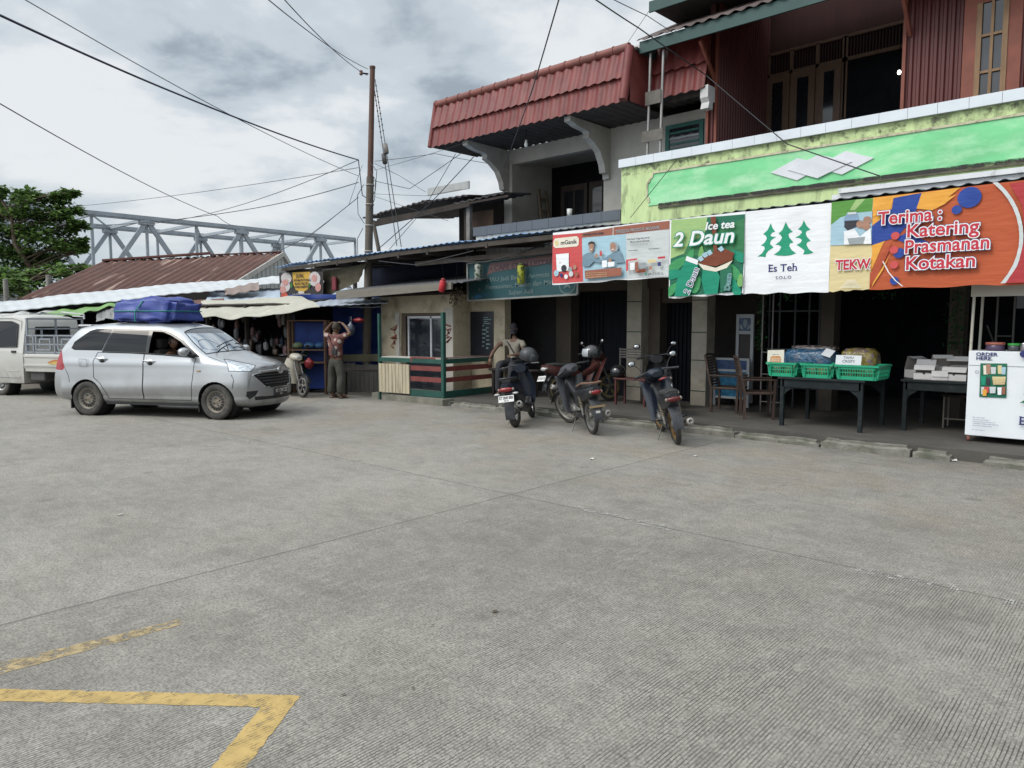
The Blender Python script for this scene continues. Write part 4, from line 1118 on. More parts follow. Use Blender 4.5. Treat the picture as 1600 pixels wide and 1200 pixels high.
T7=lambda pts:[Z7(*p)for p in pts]
art.poly(T7([(884,185),(1372,145),(1345,655),(868,690)]),DGR)
random.seed(3)
art.poly(T7([(884,185),(1120,165),(1100,300),(980,400),(876,440)]),LIMA);art.poly(T7([(1000,330),(1360,170),(1360,470),(1100,420),(960,420)]),bmat('soft_green',(.035,.17,.07)),up=True)
for(cx_,cy_,l_,wd,an,m_)in((930,470,150,60,.6,LGR),(905,540,140,60,.2,BGR),(1010,420,110,45,1.2,LGR),(1290,520,150,60,2.2,LGR),(1320,420,130,60,2.6,BGR),(1050,610,120,50,1.2,LGR),(1300,620,150,55,2.0,BGR),(890,640,130,50,.8,LGR),(1160,420,90,40,.4,LGR),(1340,580,90,40,1.5,MGR),(1085,400,90,34,1.5,MGR)):
 pts=[]
 for i in range(16):
  t_=2*pi*i/16;u_=cos(t_)*l_/2;v_=sin(t_)*wd/2*(1-.35*cos(t_));pts.append((cx_+u_*cos(an)-v_*sin(an),cy_-(u_*sin(an)+v_*cos(an))))
 art.poly(T7(pts),m_)
art.poly(T7([(985,440),(1065,470),(1058,520),(1010,690),(905,690),(930,560)]),BGR);art.poly(T7([(990,422),(1068,450),(1060,480),(982,452)]),W_)
art.poly(T7([(1095,510),(1185,505),(1205,560),(1190,670),(1105,675),(1085,580)]),BGR);art.poly(T7([(1205,500),(1280,480),(1285,640),(1210,660)]),DGR)
art.poly(T7([(1066,470),(1180,500),(1290,450),(1250,500),(1180,525),(1100,512)]),CRM)
art.poly(T7([(1070,465),(1100,420),(1160,395),(1240,375),(1300,400),(1285,450),(1180,490),(1100,480)]),TEA);art.poly(T7([(1148,165),(1180,162),(1192,420),(1170,425)]),TEA,up=False)
for cx_,cy_ in((1110,415),(1140,400),(1215,375),(1085,440)):art.poly(T7([(cx_-22,cy_),(cx_+5,cy_-20),(cx_+22,cy_+5),(cx_,cy_+20)]),SKB)
o=Z7(1112,252);art.text('Ice tea',o[0],o[1],.165,W_,bold=.004,shear=.18,sx=1.08)
o=Z7(905,362)
art.text('2 Daun',o[0],o[1],.31,BGR,bold=.020,shear=.2,sx=1.12);art.text('2 Daun',o[0],o[1],.31,W_,bold=.007,shear=.2,sx=1.12)
o=Z7(1020,690);art.text('2 Daun',o[0]-.035,o[1]+.03,.15,W_,bold=.009,rot=1.16);art.text('2 Daun',o[0]-.035,o[1]+.03,.15,NAV,bold=.0,rot=1.16)
o=Z7(1275,650);art.text('Daun',o[0],o[1],.12,SKB,bold=.006,rot=1.5);art.text('Daun',o[0],o[1],.12,DGR,bold=.0,rot=1.5)
done()
TREES=[[(247,315),(262,348),(287,372),(268,378),(261,388),(267,405),(290,432),(270,438),(266,452),(280,475),(305,494),(276,505),(240,509),(205,507),(181,502),(210,482),(222,458),(208,447),(190,445),(215,425),(226,405),(219,391),(207,382),(228,360)],[(162,322),(172,350),(188,370),(170,378),(160,392),(170,400),(194,400),(165,420),(158,440),(180,460),(150,480),(136,498),(134,516),(110,513),(87,513),(112,495),(128,470),(126,455),(106,450),(128,432),(140,410),(134,394),(118,385),(145,360)],[(348,305),(362,335),(386,360),(366,366),(358,378),(366,400),(388,424),(368,430),(362,444),(376,470),(404,490),(375,498),(345,501),(352,478),(335,464),(308,446),(330,432),(338,418),(325,408),(299,404),(325,390),(338,375),(332,364),(315,357),(336,336)]]
art,uv,(x0,x1,z0,z1),done=banner('banner','white banner with three green fir trees, between the iced tea and the orange one',((1164,331),(1299,317),(1295,456),(1160,460)),yB,5.7,wr=.016)
def Z2(x,y):return uv(1160+x/3.636,260+y/3.636)
T2=lambda pts:[Z2(*p)for p in pts]
for t_ in TREES:art.poly(T2(t_),TRE,up=False)
def serif(art,txt,x,zb_,size,m,sx=1.,bold=.002):
 """roman lettering: built-in letters plus slab serifs at the feet and heads"""
 vs,fs=text_mesh(txt,size,bold);art.k+=1
 art.put([(x+a*sx,zb_+c)for a,c in vs],fs,m)
 pos=x
 for ch in txt:
  wd=0
  v2,_=text_mesh(ch+'I',size,bold);v1,_=text_mesh('I',size,bold)
  adv=(max(p[0]for p in v2)-max(p[0]for p in v1))*sx if ch!=' ' else size*.28
  cap=size*.73;sf=size*.045;ex=size*.05
  if ch in 'EHRTDPFIhn':
   v_,_f=text_mesh(ch,size,bold);xs=[p[0]*sx+pos for p in v_];l_,r_=min(xs),max(xs);st=size*.11
   spots={'E':[(l_,0),(l_,1)],'H':[(l_,0),(r_-st,0),(l_,1),(r_-st,1)],'R':[(l_,0),(l_,1)],'D':[(l_,0),(l_,1)],'T':[((l_+r_)/2-st/2,0)],'h':[(l_,0),(r_-st,0),(l_,1)]}.get(ch,[])
   for sxp,top in spots:
    z_=zb_+(cap-sf if top else 0);art.poly([(sxp-ex,z_),(sxp+st+ex,z_),(sxp+st+ex,z_+sf),(sxp-ex,z_+sf)],m,up=False)
  pos+=adv
o=Z2(148,600);serif(art,'Es Teh',o[0],o[1],.148,NAV,sx=1.05)
o=Z2(190,641);art.text('S.O.L.O',o[0],o[1],.062,NAV,sx=1.15)
done()
art,uv,(x0,x1,z0,z1),done=banner('banner','narrow sand coloured banner with a jar and the red word TEKW',((1299,318),(1365,309),(1361,452),(1295,456)),yB-.012,2.2,wr=.014,base=SAND)
def Z2(x,y):return uv(1160+x/3.636,260+y/3.636)
T2=lambda pts:[Z2(*p)for p in pts]
art.poly(T2([(508,200),(742,180),(735,260),(640,265),(560,290),(502,335)]),GRS);art.poly(T2([(610,250),(650,185),(700,186),(640,250)]),LIMA)
art.poly(T2([(502,335),(560,290),(640,265),(738,255),(735,440),(498,450)]),SKB)
art.poly(T2([(576,300),(600,262),(650,258),(668,300),(660,340),(620,360),(585,345)]),GLS);art.poly(T2([(582,310),(664,305),(656,340),(600,365),(580,345)]),INK);art.poly(T2([(600,262),(650,258),(650,272),(602,275)]),PGW)
for cx_,cy_ in((672,330),(712,305),(705,340)):art.poly(T2([(cx_+24*cos(a),cy_+22*sin(a))for a in[i*.63 for i in range(10)]]),SKN)
art.poly(T2([(580,370),(640,355),(670,400),(730,350),(735,440),(580,445)]),W_);art.poly(T2([(600,410),(700,400),(690,440),(610,445)]),PGR)
o=Z2(532,588);art.text('TEKWAN',o[0],o[1],.185,W_,bold=.016,sx=.86);art.text('TEKWAN',o[0],o[1],.185,RDD,bold=.006,sx=.86)
for i in range(7):
 art.poly(T2([(560+i*6,690-i*7),(680-i*6,690-i*7),(680-i*6,687-i*7),(560+i*6,687-i*7)]),CRM,up=False)
done()
art,uv,(x0,x1,z0,z1),done=banner('banner','large orange catering banner with red white outlined lettering',((1363,309),(1690,271),(1690,441),(1360,452)),yB,9.9,wr=.012,base=ORG)
def Z2(x,y):return uv(1160+x/3.636,260+y/3.636)
T2=lambda pts:[Z2(*p)for p in pts]
art.poly(T2([(745,178),(1020,148),(930,270),(800,440),(730,600)]),AMB);art.poly(T2([(860,180),(1020,150),(1000,230),(940,330),(880,400),(730,450),(736,340),(800,290),(850,240)]),BLU);art.poly(T2([(745,178),(862,176),(840,250),(742,290)]),AMB)
art.poly(T2([(1020,150),(1240,120),(1080,250),(990,240)]),AMB);art.poly(T2([(860,410),(930,380),(1060,430),(1010,470),(940,440)]),BLU);art.poly(T2([(722,690),(735,600),(850,430),(840,470),(760,640)]),bmat('dark_orange',(.38,.07,.03)),up=True)
art.poly(T2([(735,690),(745,660),(838,505),(800,590)]),AMB);art.poly(T2([(1090,245),(1140,190),(1218,160),(1150,215)]),AMB)
for cx_,cy_,r_,m_ in((1292,177,48,BLU),(1220,247,21,BLU),(893,493,25,BLU),(866,650,20,BLU),(872,395,19,RD_),(865,475,19,RD_),(865,560,19,RD_)):
 c_=Z2(cx_,cy_);art.poly(circ(c_[0],c_[1],r_/3.636*.0098,22,r_/3.636*.0095),m_)
arc=[]
for i in range(19):
 a=-1.25+2.5*i/18;arc.append((1200+400*cos(a),400-400*sin(a)*1.0))
for i in range(18,-1,-1):
 a=-1.25+2.5*i/18;arc.append((1145+432*cos(a),400-400*sin(a)*1.0))
for i in range(18):
 art.poly(T2([arc[i],arc[i+1],arc[36-i],arc[37-i]]),PGW,up=(i==0))
art.poly(T2([(1600,90),(1900,60),(1900,690),(1480,690),(1570,560),(1608,400),(1590,220),(1520,100)]),bmat('wine_red',(.36,.035,.04)))
sw=[(800,540),(830,600),(870,650),(920,690)]
for i in range(3):art.poly(T2([sw[i],sw[i+1],(sw[i+1][0]+7,sw[i+1][1]-2),(sw[i][0]+5,sw[i][1]-2)]),W_,up=(i==0))
for t_,px,py,sz,sx_ in(('Terima :',775,333,.235,.94),('Katering',935,405,.235,1.0),('Prasmanan',925,495,.235,.93),('Kotakan',930,588,.235,1.0)):
 o=Z2(px,py);art.text(t_,o[0],o[1],sz,NAV,bold=.022,sx=sx_,res=4);art.text(t_,o[0],o[1],sz,W_,bold=.016,sx=sx_,up=True,res=4);art.text(t_,o[0],o[1],sz,RDD,bold=.0045,sx=sx_,up=True,res=4)
done()
# kiosk at the corner, hanging board, lanterns
BEIGE=pm('beige_kiosk_wall',(.46,.40,.29),.85,var=.14,vs=2,bump=.1,bs=25,dirt=((.13,.105,.075),2.2,.50,.72,.75))
WHW=pm('dirty_white_wall',(.42,.40,.36),.85,var=.12,vs=2,dirt=((.17,.15,.12),2,.5,.75,.6))
TEAL=pm('dark_green_paint',(.016,.070,.055),.5,var=.2,vs=6,dirt=((.10,.10,.08),9,.58,.75,.5))
MAR=pm('maroon_slat',(.17,.040,.036),.6,var=.25,vs=6,dirt=((.08,.05,.04),6,.55,.75,.6))
kc,kl=PZ(693,623,.14),PZ(584,613,.14)
kc=Vector((-11.12,10.12,.14));kl=Vector((-12.98,9.92,.14));kr=Vector((-11.28,11.85,.14))
zr=PY(650,563,10.1).z
rail=thing('kiosk_railing','green railing with maroon slats and a cream plank panel round the kiosk','railing',(kc.x,kc.y,.0))
b=MB();b.box(-13.3,-10.95,9.93,12.4,0,.135,pm('kiosk_base',(.19,.18,.15),.9,var=.25,vs=4,dirt=((.07,.08,.05),3,.45,.7,.7)));b.build('base',rail)
def post(p,z0,z1,s=.07):
 b=MB();b.box(p.x-s/2,p.x+s/2,p.y-s/2,p.y+s/2,z0,z1,TEAL);return b.build('post',rail)
zt=PY(690,488,10.12).z
post(kc,.135,zt,.075);post(kl,.0,PY(583,490,9.92).z,.05);post(kr,.135,zr+.05,.06)
b=MB();b.beam(kl+Vector((0,0,zr-.14)),kc+Vector((-.04,0,zr-.14)),.07,.09,TEAL);b.build('top_rail',rail)
b=MB();b.beam(kc+Vector((0,.04,zr-.14)),kr+Vector((0,0,zr-.14)),.07,.09,TEAL);b.build('top_rail',rail)
b=MB();b.beam(kl.lerp(kc,.04)+Vector((0,.14,zr-.085)),kc+Vector((-.04,.14,zr-.085)),.34,.02,WHW);b.beam(kc+Vector((-.12,.1,zr-.083)),kr+Vector((-.12,0,zr-.083)),.30,.02,WHW);b.build('counter_top',rail)
pm_=kl.lerp(kc,.50)
CRP=pm('cream_plank',(.44,.38,.27),.75,var=.16,vs=4,stretch=(5,5,.5),dirt=((.15,.12,.09),3,.5,.72,.7))
b=MB();d=(kc-kl).normalized();n=9
for i in range(n):
 a=kl.lerp(pm_,(i+.08)/n);c=kl.lerp(pm_,(i+.95)/n);m=(a+c)/2
 b.obox(m+Vector((.02,-.045,(zr-.19)/2+.0)),(c-a).length,.022,zr-.25-.02,CRP,Matrix.Rotation(math.atan2(d.y,d.x),3,'Z'))
b.build('plank_panel',rail)
for k in range(3):
 z=.14+(zr-.2)*(.93,.66,.33)[k]
 b=MB();b.beam(pm_+Vector((.03,-.02,z)),kc+Vector((-.04,-.02,z)),.02,.10,MAR);b.build('slat',rail)
 b=MB();b.beam(kc+Vector((0,.04,z)),kr+Vector((0,-.03,z)),.02,.10,MAR);b.build('slat',rail)
b=MB();b.beam(pm_+Vector((0,0,.07)),kc+Vector((-.04,0,.07)),.05,.13,TEAL);b.build('bottom_rail',rail)
b=MB();b.beam(kc+Vector((0,.04,.07)),kr+Vector((0,0,.07)),.05,.13,TEAL);b.build('bottom_rail',rail)
kiosk=thing('kiosk','small beige plastered kiosk with an aluminium sliding window','kiosk',(-12,11.2,.135))
Yk=11.15
kx=lambda px,py=520:PY(px,py,Yk).x
kz=lambda px,py:PY(px,py,Yk).z
kw0,kw1=kx(596),kx(709)
zl,zh=.135,kz(650,462)
wx0,wx1,wz1=kx(626),kx(694),kz(660,489)
b=MB()
b.box(kw0,wx0,Yk,Yk+.16,zl,zh,BEIGE);b.box(wx1,kw1,Yk,Yk+.16,zl,zh,BEIGE);b.box(wx0,wx1,Yk+.002,Yk+.158,wz1,zh,BEIGE)
b.box(kw1-.16,kw1,Yk+.16,11.69,zl,zh,BEIGE);b.box(kw0,kw0+.14,Yk+.16,12.9,zl,zh,BEIGE)
b.box(wx0-.16,wx0-.02,Yk-.03,Yk-.001,zl,wz1+.01,WHW);b.box(wx1+.0,kw1-.01,Yk-.02,Yk-.001,zl,zh-.3,WHW)
b.build('wall',kiosk)
for px in(728,742):
 pass
b=MB();px0=PX(728,520,kw1+.02);
ys1=PX(745,520,kw1+.3).y
Yb=11.7;b.box(kw1-.16,PY(774,520,Yb).x,Yb,Yb+.12,zl,zh+.1,BEIGE);b.build('side_wall',kiosk)
b=MB();b.box(PY(774,520,Yb).x,PY(791,520,Yb).x,Yb-.05,Yb+.15,zl,zh+.12,BEIGE);b.build('pillar',kiosk)
b=MB();x0=PY(735,520,11.66).x;x1=PY(771,520,11.66).x;z0=PY(750,556,11.66).z;z1=PY(750,487,11.66).z
b.box(x0,x1,11.66,11.698,z0,z1,pm('black_notice',(.012,.014,.02),.3));b.build('notice_board',kiosk)
b=MB();cxp,czp=(x0+x1)/2+.06,(z0+z1)/2
PT=pm('notice_print',(.16,.25,.26),.5,var=.5,vs=30)
rg=random.Random(8)
for i in range(16):
 zz=z1-.12-i*.045
 if i<4:b.box(x1-.30,x1-.30+rg.uniform(.12,.24),11.653,11.66,zz-.02,zz,PT)
 else:b.box(x1-.34+(i%2)*.12,x1-.34+(i%2)*.12+rg.uniform(.05,.14),11.653,11.66,zz-.03,zz,PT)
b.build('notice_print',kiosk)
WB=pm('brown_window_frame',(.10,.075,.055),.7,var=.2,vs=4)
b=MB();b.box(wx0,wx0+.13,Yk+.05,Yk+.12,zl,wz1,WB);b.box(wx0+.13,wx1,Yk+.05,Yk+.12,wz1-.07,wz1,WB);b.build('window_surround',kiosk)
ALU=pm('white_aluminium',(.55,.57,.60),.35,metal=.2,var=.06)
ax0,ax1,axm,az1=kx(636),kx(690),kx(671),kz(660,494)
b=MB()
for x in(ax0,axm):b.box(x,x+.05,Yk+.02,Yk+.08,zr-.1,az1,ALU)
b.box(ax0+.05,wx1,Yk+.02,Yk+.08,az1-.05,az1,ALU);fr=b.build('window',kiosk)
b=MB();b.box(ax0+.03,wx1+.02,Yk+.045,Yk+.06,zl,az1-.04,pm('shop_glass',(.02,.025,.032),.04,spec=.8));b.build('pane',fr)
b=MB();random.seed(17)
RP=pm('red_graffiti',(.24,.055,.035),.8)
for cxx,cyy in((617,523),(702,519)):
 b=MB();y=Yk-(.034 if cxx<650 else.024)
 b.tube([(p.x,y,p.z)for p in[PY(cxx+random.uniform(-6,6),cyy-15+i*1.9+random.uniform(-5,5),Yk)for i in range(17)]],[.008+.008*(i%3)for i in range(17)],RP,4);b.build('red_paint_scrawl',kiosk)
b=MB();b.box(kw0-.05,kw1+.3,Yk-.05,12.6,zh,zh+.06,DKW);b.box(kw0+.2,kw1-.2,12.3,12.4,zl,zh,ROOM);b.build('roof',kiosk)
b=MB();y=10.25;f0,f1,f2,f3=PY(526,455,y),PY(706,441,y),PY(706,452,y),PY(527,468,y)
FB=pm('grey_fascia_board',(.17,.155,.13),.8,var=.2,vs=3,stretch=(.5,3,3),dirt=((.07,.06,.05),3,.5,.7,.6))
b.prism([(p.x,p.z)for p in(f3,f2,f1,f0)],(0,y,0),(1,0,0),(0,0,1),.05,FB);b.build('fascia_board',label='long weathered grey board over the kiosk front',cat='board')
b=MB();f,nu,nv=corrugated(f0+Vector((0,.03,0)),f1+Vector((.3,.03,0)),Vector((f1.x+.3,12.6,f1.z+.35)),Vector((f0.x,12.6,f0.z+.35)),.2,.012);b.sheet(f,nu,nv,.012,pm('dull_tin',(.10,.10,.105),.7,var=.25),(0,0,1));b.build('kiosk_canopy',label='dull tin canopy sheet behind the grey fascia board',cat='canopy')
b=MB();q=PY(714,462,10.7);rg=random.Random(6)
DRY=pm('dry_leaf',(.10,.075,.05),.9,var=.4,vs=9)
for _ in range(130):
 a=q+Vector((rg.gauss(0,.13),rg.gauss(0,.09),rg.gauss(0,.10)));d=Vector((rg.uniform(-1,1),rg.uniform(-1,1),rg.uniform(-1,.4))).normalized()*rg.uniform(.05,.13);s=d.cross(Vector((.3,.5,1))).normalized()*.022
 b.add([a,a+d*.5+s,a+d,a+d*.5-s],[(0,1,2,3)],DRY)
b.tube([q,(q.x,q.y,3.0)],.006,DARK,4);b.build('dried_plant',label='clump of dry brown leaves hanging at the kiosk corner',cat='dried plant')
def lantern(name,label,c,r,h,m,m2,spots=True,tilt=0,rz=0):
 t=thing(name,label,'lantern',c)
 M=Matrix.Rotation(tilt,3,'Y')
 q=MB();ax=M@Vector((0,0,1))
 q.lathe([(r*.75,-h/2),(r,-h/2+.02),(r,h/2-.02),(r*.75,h/2)],m,c,ax,14)
 if spots:
  rg=random.Random(int(c[0]*100))
  for i in range(26):
   a=rg.uniform(0,2*pi);zz=rg.uniform(-h*.4,h*.4);n_=M@Vector((cos(a),sin(a),0));u_=M@Vector((-sin(a),cos(a),0));k=rg.uniform(.016,.026)
   o=Vector(c)+ax*zz+n_*(r+.002)
   q.add([o+u_*(k*cos(j))+ax*(k*1.2*sin(j))for j in[i_*pi/4 for i_ in range(8)]],[tuple(range(8))],m2)
 q.build('shade',t)
 q=MB();q.lathe([(r*.4,0),(r*.76,.012),(r*.76,.03),(r*.3,.05)],m2,Vector(c)+ax*(h/2-.005),ax,12);q.tube([Vector(c)+ax*(h/2+.04),(c[0],c[1],c[2]+h/2+.32)],.005,DARK,4);q.build('cap',t)
q=PY(691,447,10.16);lantern('paper_lantern','crumpled red lantern hanging from the grey board over the kiosk',q,.065,.24,pm('red_lantern',(.42,.02,.03),.5,var=.3,vs=9),pm('red_lantern_cap',(.20,.02,.02),.6),False,.25)
bp=lambda px,py,y=10.66:PY(px,py,y)
# big green hanging signboard
sgn=thing('hanging_sign','faded dark green cafe signboard hanging under the awning behind the red banner','signboard',bp(818,445))
ys=11.05
c0,c1,c2,c3=PY(731,412,ys),PY(905,389,ys),PY(903,460,ys),PY(732,470,ys)
def sg(u,v,h=0):
 q=quad(c3,c2,c1,c0)(u,v);return Vector((q.x,ys-h,q.z))
b=MB();SGM=pm('faded_teal_board',(.013,.060,.068),.6,var=.2,vs=1.6,dirt=((.015,.05,.07),1.5,.5,.7,.6))
b.add([sg(0,0),sg(1,0),sg(1,1),sg(0,1),sg(0,0,-.05),sg(1,0,-.05),sg(1,1,-.05),sg(0,1,-.05)],[(0,1,2,3),(7,6,5,4),(0,4,5,1),(1,5,6,2),(2,6,7,3),(3,7,4,0)],SGM)
art=Art(b,lambda u,w_,h:sg(u,w_,h),step=0,lift=.002)
FDR=pm('faded_rose',(.115,.07,.07),.7,var=.2);FDW=pm('faded_lettering',(.10,.15,.15),.7);FDK=pm('faded_dark_letter',(.05,.025,.035),.7);SWB=pm('swoosh_blue',(.02,.11,.20),.6)
art.poly([(.17,.60),(.26,.70),(.98,.80),(.98,.97),(.22,.93),(.20,.70)],FDR)
sxa=.30
def st(t_,x,y,s,m,bold=.0):art.text(t_,x,y,s,m,sx=.36,bold=bold,up=False)
art.k+=1
st('• CAFE ETAM LESTARI •',.225,.735,.17,FDK,.004);st('MAU Jadi Bagian Anggota DPC',.19,.46,.155,FDW,.003);st('Pemesanan, Makan dan Minum',.18,.27,.155,FDW,.003);st('Sajian Asli',.40,.09,.155,FDW,.003)
art.poly([(.03,.04),(.10,.16),(.20,.10),(.13,.12),(.08,.06)],SWB);art.poly([(.06,.03),(.13,.13),(.22,.14),(.15,.10),(.10,.04)],SWB,up=False)
cc=(.915,.22)
for i in range(22):
 a0,a1=2*pi*i/22,2*pi*(i+1)/22
 art.poly([(cc[0]+.068*cos(a0),cc[1]+.2*sin(a0)),(cc[0]+.068*cos(a1),cc[1]+.2*sin(a1)),(cc[0]+.060*cos(a1),cc[1]+.175*sin(a1)),(cc[0]+.060*cos(a0),cc[1]+.175*sin(a0))],FDW,up=(i==0))
art.poly([(cc[0]-.03,cc[1]-.08),(cc[0],cc[1]+.13),(cc[0]+.03,cc[1]-.08),(cc[0],cc[1]-.03)],FDW)
b.build('board',sgn)
b=MB();FRM=pm('sign_frame',(.20,.21,.20),.5,var=.15)
for p,q in((sg(0,0),sg(1,0)),(sg(0,1),sg(1,1)),(sg(0,0),sg(0,1)),(sg(1,0),sg(1,1))):b.beam(p+Vector((0,-.01,0)),q+Vector((0,-.01,0)),.04,.035,FRM)
b.build('frame',sgn)
for u in(.12,.88):
 b=MB();b.tube([sg(u,1),sg(u,1)+Vector((0,.05,3.25-sg(u,1).z))],.007,DARK,5);b.build('hanger',sgn)
lantern('paper_lantern','white lantern with dark spots hanging left in front of the green signboard',bp(747,426,10.9),.075,.34,pm('white_lantern',(.28,.29,.26),.6,var=.1),pm('lantern_spot',(.04,.075,.04),.7))
lantern('paper_lantern','yellow green lantern with dark spots hanging mid signboard',bp(814,429,10.9),.075,.36,pm('lime_lantern',(.26,.28,.02),.6,var=.1),pm('lime_spot',(.07,.10,.03),.7))
# little food-sellers sign and the tarp flap beside it
b=MB();y=10.75;s0,s1,s2,s3=PY(436,426,y),PY(506,424,y),PY(506,465,y),PY(438,467,y)
fs_=thing('hanging_sign','small black and gold food sign hanging at the left end of the awning','sign',(s3+s2)/2)
def fq(u,v,h=0):
 q=quad(s3,s2,s1,s0)(u,v);return Vector((q.x,y-h+.02*sin(u*5),q.z))
KBL=pm('sign_black',(.022,.018,.018),.5);GLD_=pm('sign_gold',(.50,.30,.035),.5,var=.08);SWH=pm('sign_plate',(.46,.42,.42),.5,var=.2,vs=20);SPK=pm('sign_pink',(.45,.22,.20),.5,var=.2,vs=20);SRD=pm('sign_red',(.40,.06,.03),.5);SGR=pm('sign_green',(.03,.14,.02),.5)
b.grid(lambda u,v:fq(u,v),16,8,KBL)
b.grid(lambda u,v:fq(u,v,-.012),16,8,KBL,flip=True)
art=Art(b,fq,step=.1,lift=.002)
sh=[(.30,1),(.72,1),(.71,.55),(.66,.34),(.51,.2),(.36,.34),(.31,.55)]
art.poly(sh,GLD_)
for cx_,cy_,rx_,ry_,m_ in((.16,.78,.12,.22,SWH),(.13,.48,.11,.22,SWH),(.08,.34,.07,.16,SPK),(.82,.72,.13,.28,SWH),(.90,.40,.065,.17,SPK),(.14,.62,.07,.12,SPK),(.82,.75,.06,.14,SPK),(.11,.12,.08,.12,SRD),(.28,.50,.03,.1,SGR),(.71,.48,.03,.1,SGR),(.51,.22,.08,.05,SWH)):
 art.poly(circ(cx_,cy_,rx_,14,ry_),m_)
art.k+=1
for t_,x,yy,s,m_ in(('JUAL',.40,.80,.19,KBL),('AYAM POTONG',.335,.65,.12,KBL),('IKAN TELOR',.36,.52,.12,KBL),('AYAM KAMPUNG',.325,.40,.11,KBL),('MENERIMA PESANAN',.30,.10,.10,SWH),('Daging Segar',.33,.01,.09,SPK)):
 art.text(t_,x,yy,s,m_,bold=.004,sx=.46,up=False)
b.build('board',fs_)
for u in(.05,.95):
 b=MB();b.tube([fq(u,1),Vector((fq(u,1).x,y,3.15))],.006,DARK,4);b.build('hanger',fs_)
b=MB();y=10.95
t0,t1,t2,t3=PY(505,424,y),PY(572,412,y),PY(560,440,y),PY(505,466,y)
b.sheet(lambda u,v:(lambda p:(p.x,p.y+.05*noise.noise(Vector((u*5,v*4,1))),p.z))(quad(t3,t2,t1,t0)(u,v)),12,8,.012,pm('olive_cloth',(.075,.065,.040),.85,var=.3,vs=4),(0,-1,0))
b.build('cloth_flap',label='olive brown cloth flap behind the small food sign',cat='cloth')
b=MB();q=PY(522,443,10.86);b.bbox(q.x-.085,q.x+.085,10.84,10.90,q.z-.17,q.z+.17,pm('dark_red_plastic',(.16,.02,.03),.45,var=.2),.015);b.tube([(q.x,10.87,q.z+.17),(q.x,10.87,3.2)],.005,DARK,4);b.build('hanging_pouch',label='dark red pouch hanging on the olive cloth flap',cat='pouch')
# blue tarp wall and clutter round the pole
b=MB();q0,q1=PD(452,505,19.0),PD(600,505,18.6);z1=2.42
b.sheet(lambda u,v:(lambda p,s:(p.x,p.y-.06*noise.noise(Vector((u*6,v*4,5)))-.03*sin(v*26+2*sin(u*5))*(.3+u*.7),.55+(z1-.55)*v))(q0.lerp(q1,u),0),48,40,.01,BLUE,(0,-1,0));b.build('tarpaulin',label='dark blue tarp wall hanging behind the utility pole',cat='tarp')
b=MB();f,nu,nv=corrugated(PD(455,480,17.2),PD(605,473,17.2),PD(612,455,20),PD(455,466,20),.2,.006,seed=2)
b.sheet(f,nu,nv,.015,pm('grey_tin_strip',(.33,.37,.42),.5,var=.15,vs=1.5),(0,0,1));b.build('stall_roof',label='grey tin sheet between the small food sign and the kiosk',cat='roof')
b=MB();q0,q1=PD(520,505,18.0),PD(597,505,17.4);OLD=pm('mossy_board',(.065,.06,.035),.9,var=.35,vs=3,stretch=(1,1,.4));n=11;d=(q1-q0).normalized();rg=random.Random(3)
for i in range(n):
 p=q0.lerp(q1,(i+.5)/n);h=.72+rg.uniform(-.05,.03);b.obox((p.x,p.y,h/2),(q1-q0).length/n*.93,.025,h,pm('grey_fence_plank',(.085,.08,.072),.9,var=.3,vs=4,stretch=(2,2,.4)),Matrix.Rotation(math.atan2(d.y,d.x),3,'Z'))
b.beam((q0.x,q0.y-.05,.82),(q1.x,q1.y-.05,.86),.04,.17,OLD);b.build('plank_fence',label='low grey plank fence with a mossy top board behind the pole',cat='fence')
rk=PD(479,505,17.2)
sh_=thing('shelf_rack','brown wooden shelf rack with blue goods left of the standing man','shelf',(rk.x,rk.y,0))
fx=Vector((RT.x,RT.y,0));fy=Vector((-RT.y,RT.x,0))
def rkp(a,c,z):
 q=Vector((rk.x,rk.y,0))+fx*a+fy*c;q.z=z;return q
BRW=pm('brown_rack_wood',(.10,.055,.032),.75,var=.25,vs=5)
for a in(-.43,.43):
 for c in(0,.35):b=MB();b.beam(rkp(a,c,0),rkp(a,c,1.75),.055,.05,BRW);b.build('upright',sh_)
for z in(.75,1.05,1.74):b=MB();b.beam(rkp(-.43,.17,z),rkp(.43,.17,z),.40,.03,BRW,);b.build('shelf',sh_)
b=MB();b.add([rkp(-.43,.36,.1),rkp(.43,.36,.1),rkp(.43,.36,1.7),rkp(-.43,.36,1.7)],[(0,1,2,3)],BLUE);b.build('backing_sheet',sh_)
for i,(a,wd,m)in enumerate(((-.26,.20,pm('green_sack',(.12,.16,.09),.8)),(.02,.26,pm('blue_bundle',(.03,.09,.19),.6)),(.28,.2,MATS['blue_bundle']))):
 b=MB();q=rkp(a,.15,1.15);b.ball(q,(wd*.62,.14,.085),m,10,6);b.build('goods_bundle',label=('dull green bundle on the brown shelf rack','blue bundle mid shelf on the brown rack','blue bundle at the right end of the brown rack shelf')[i],cat='bundle')
rg=random.Random(14)
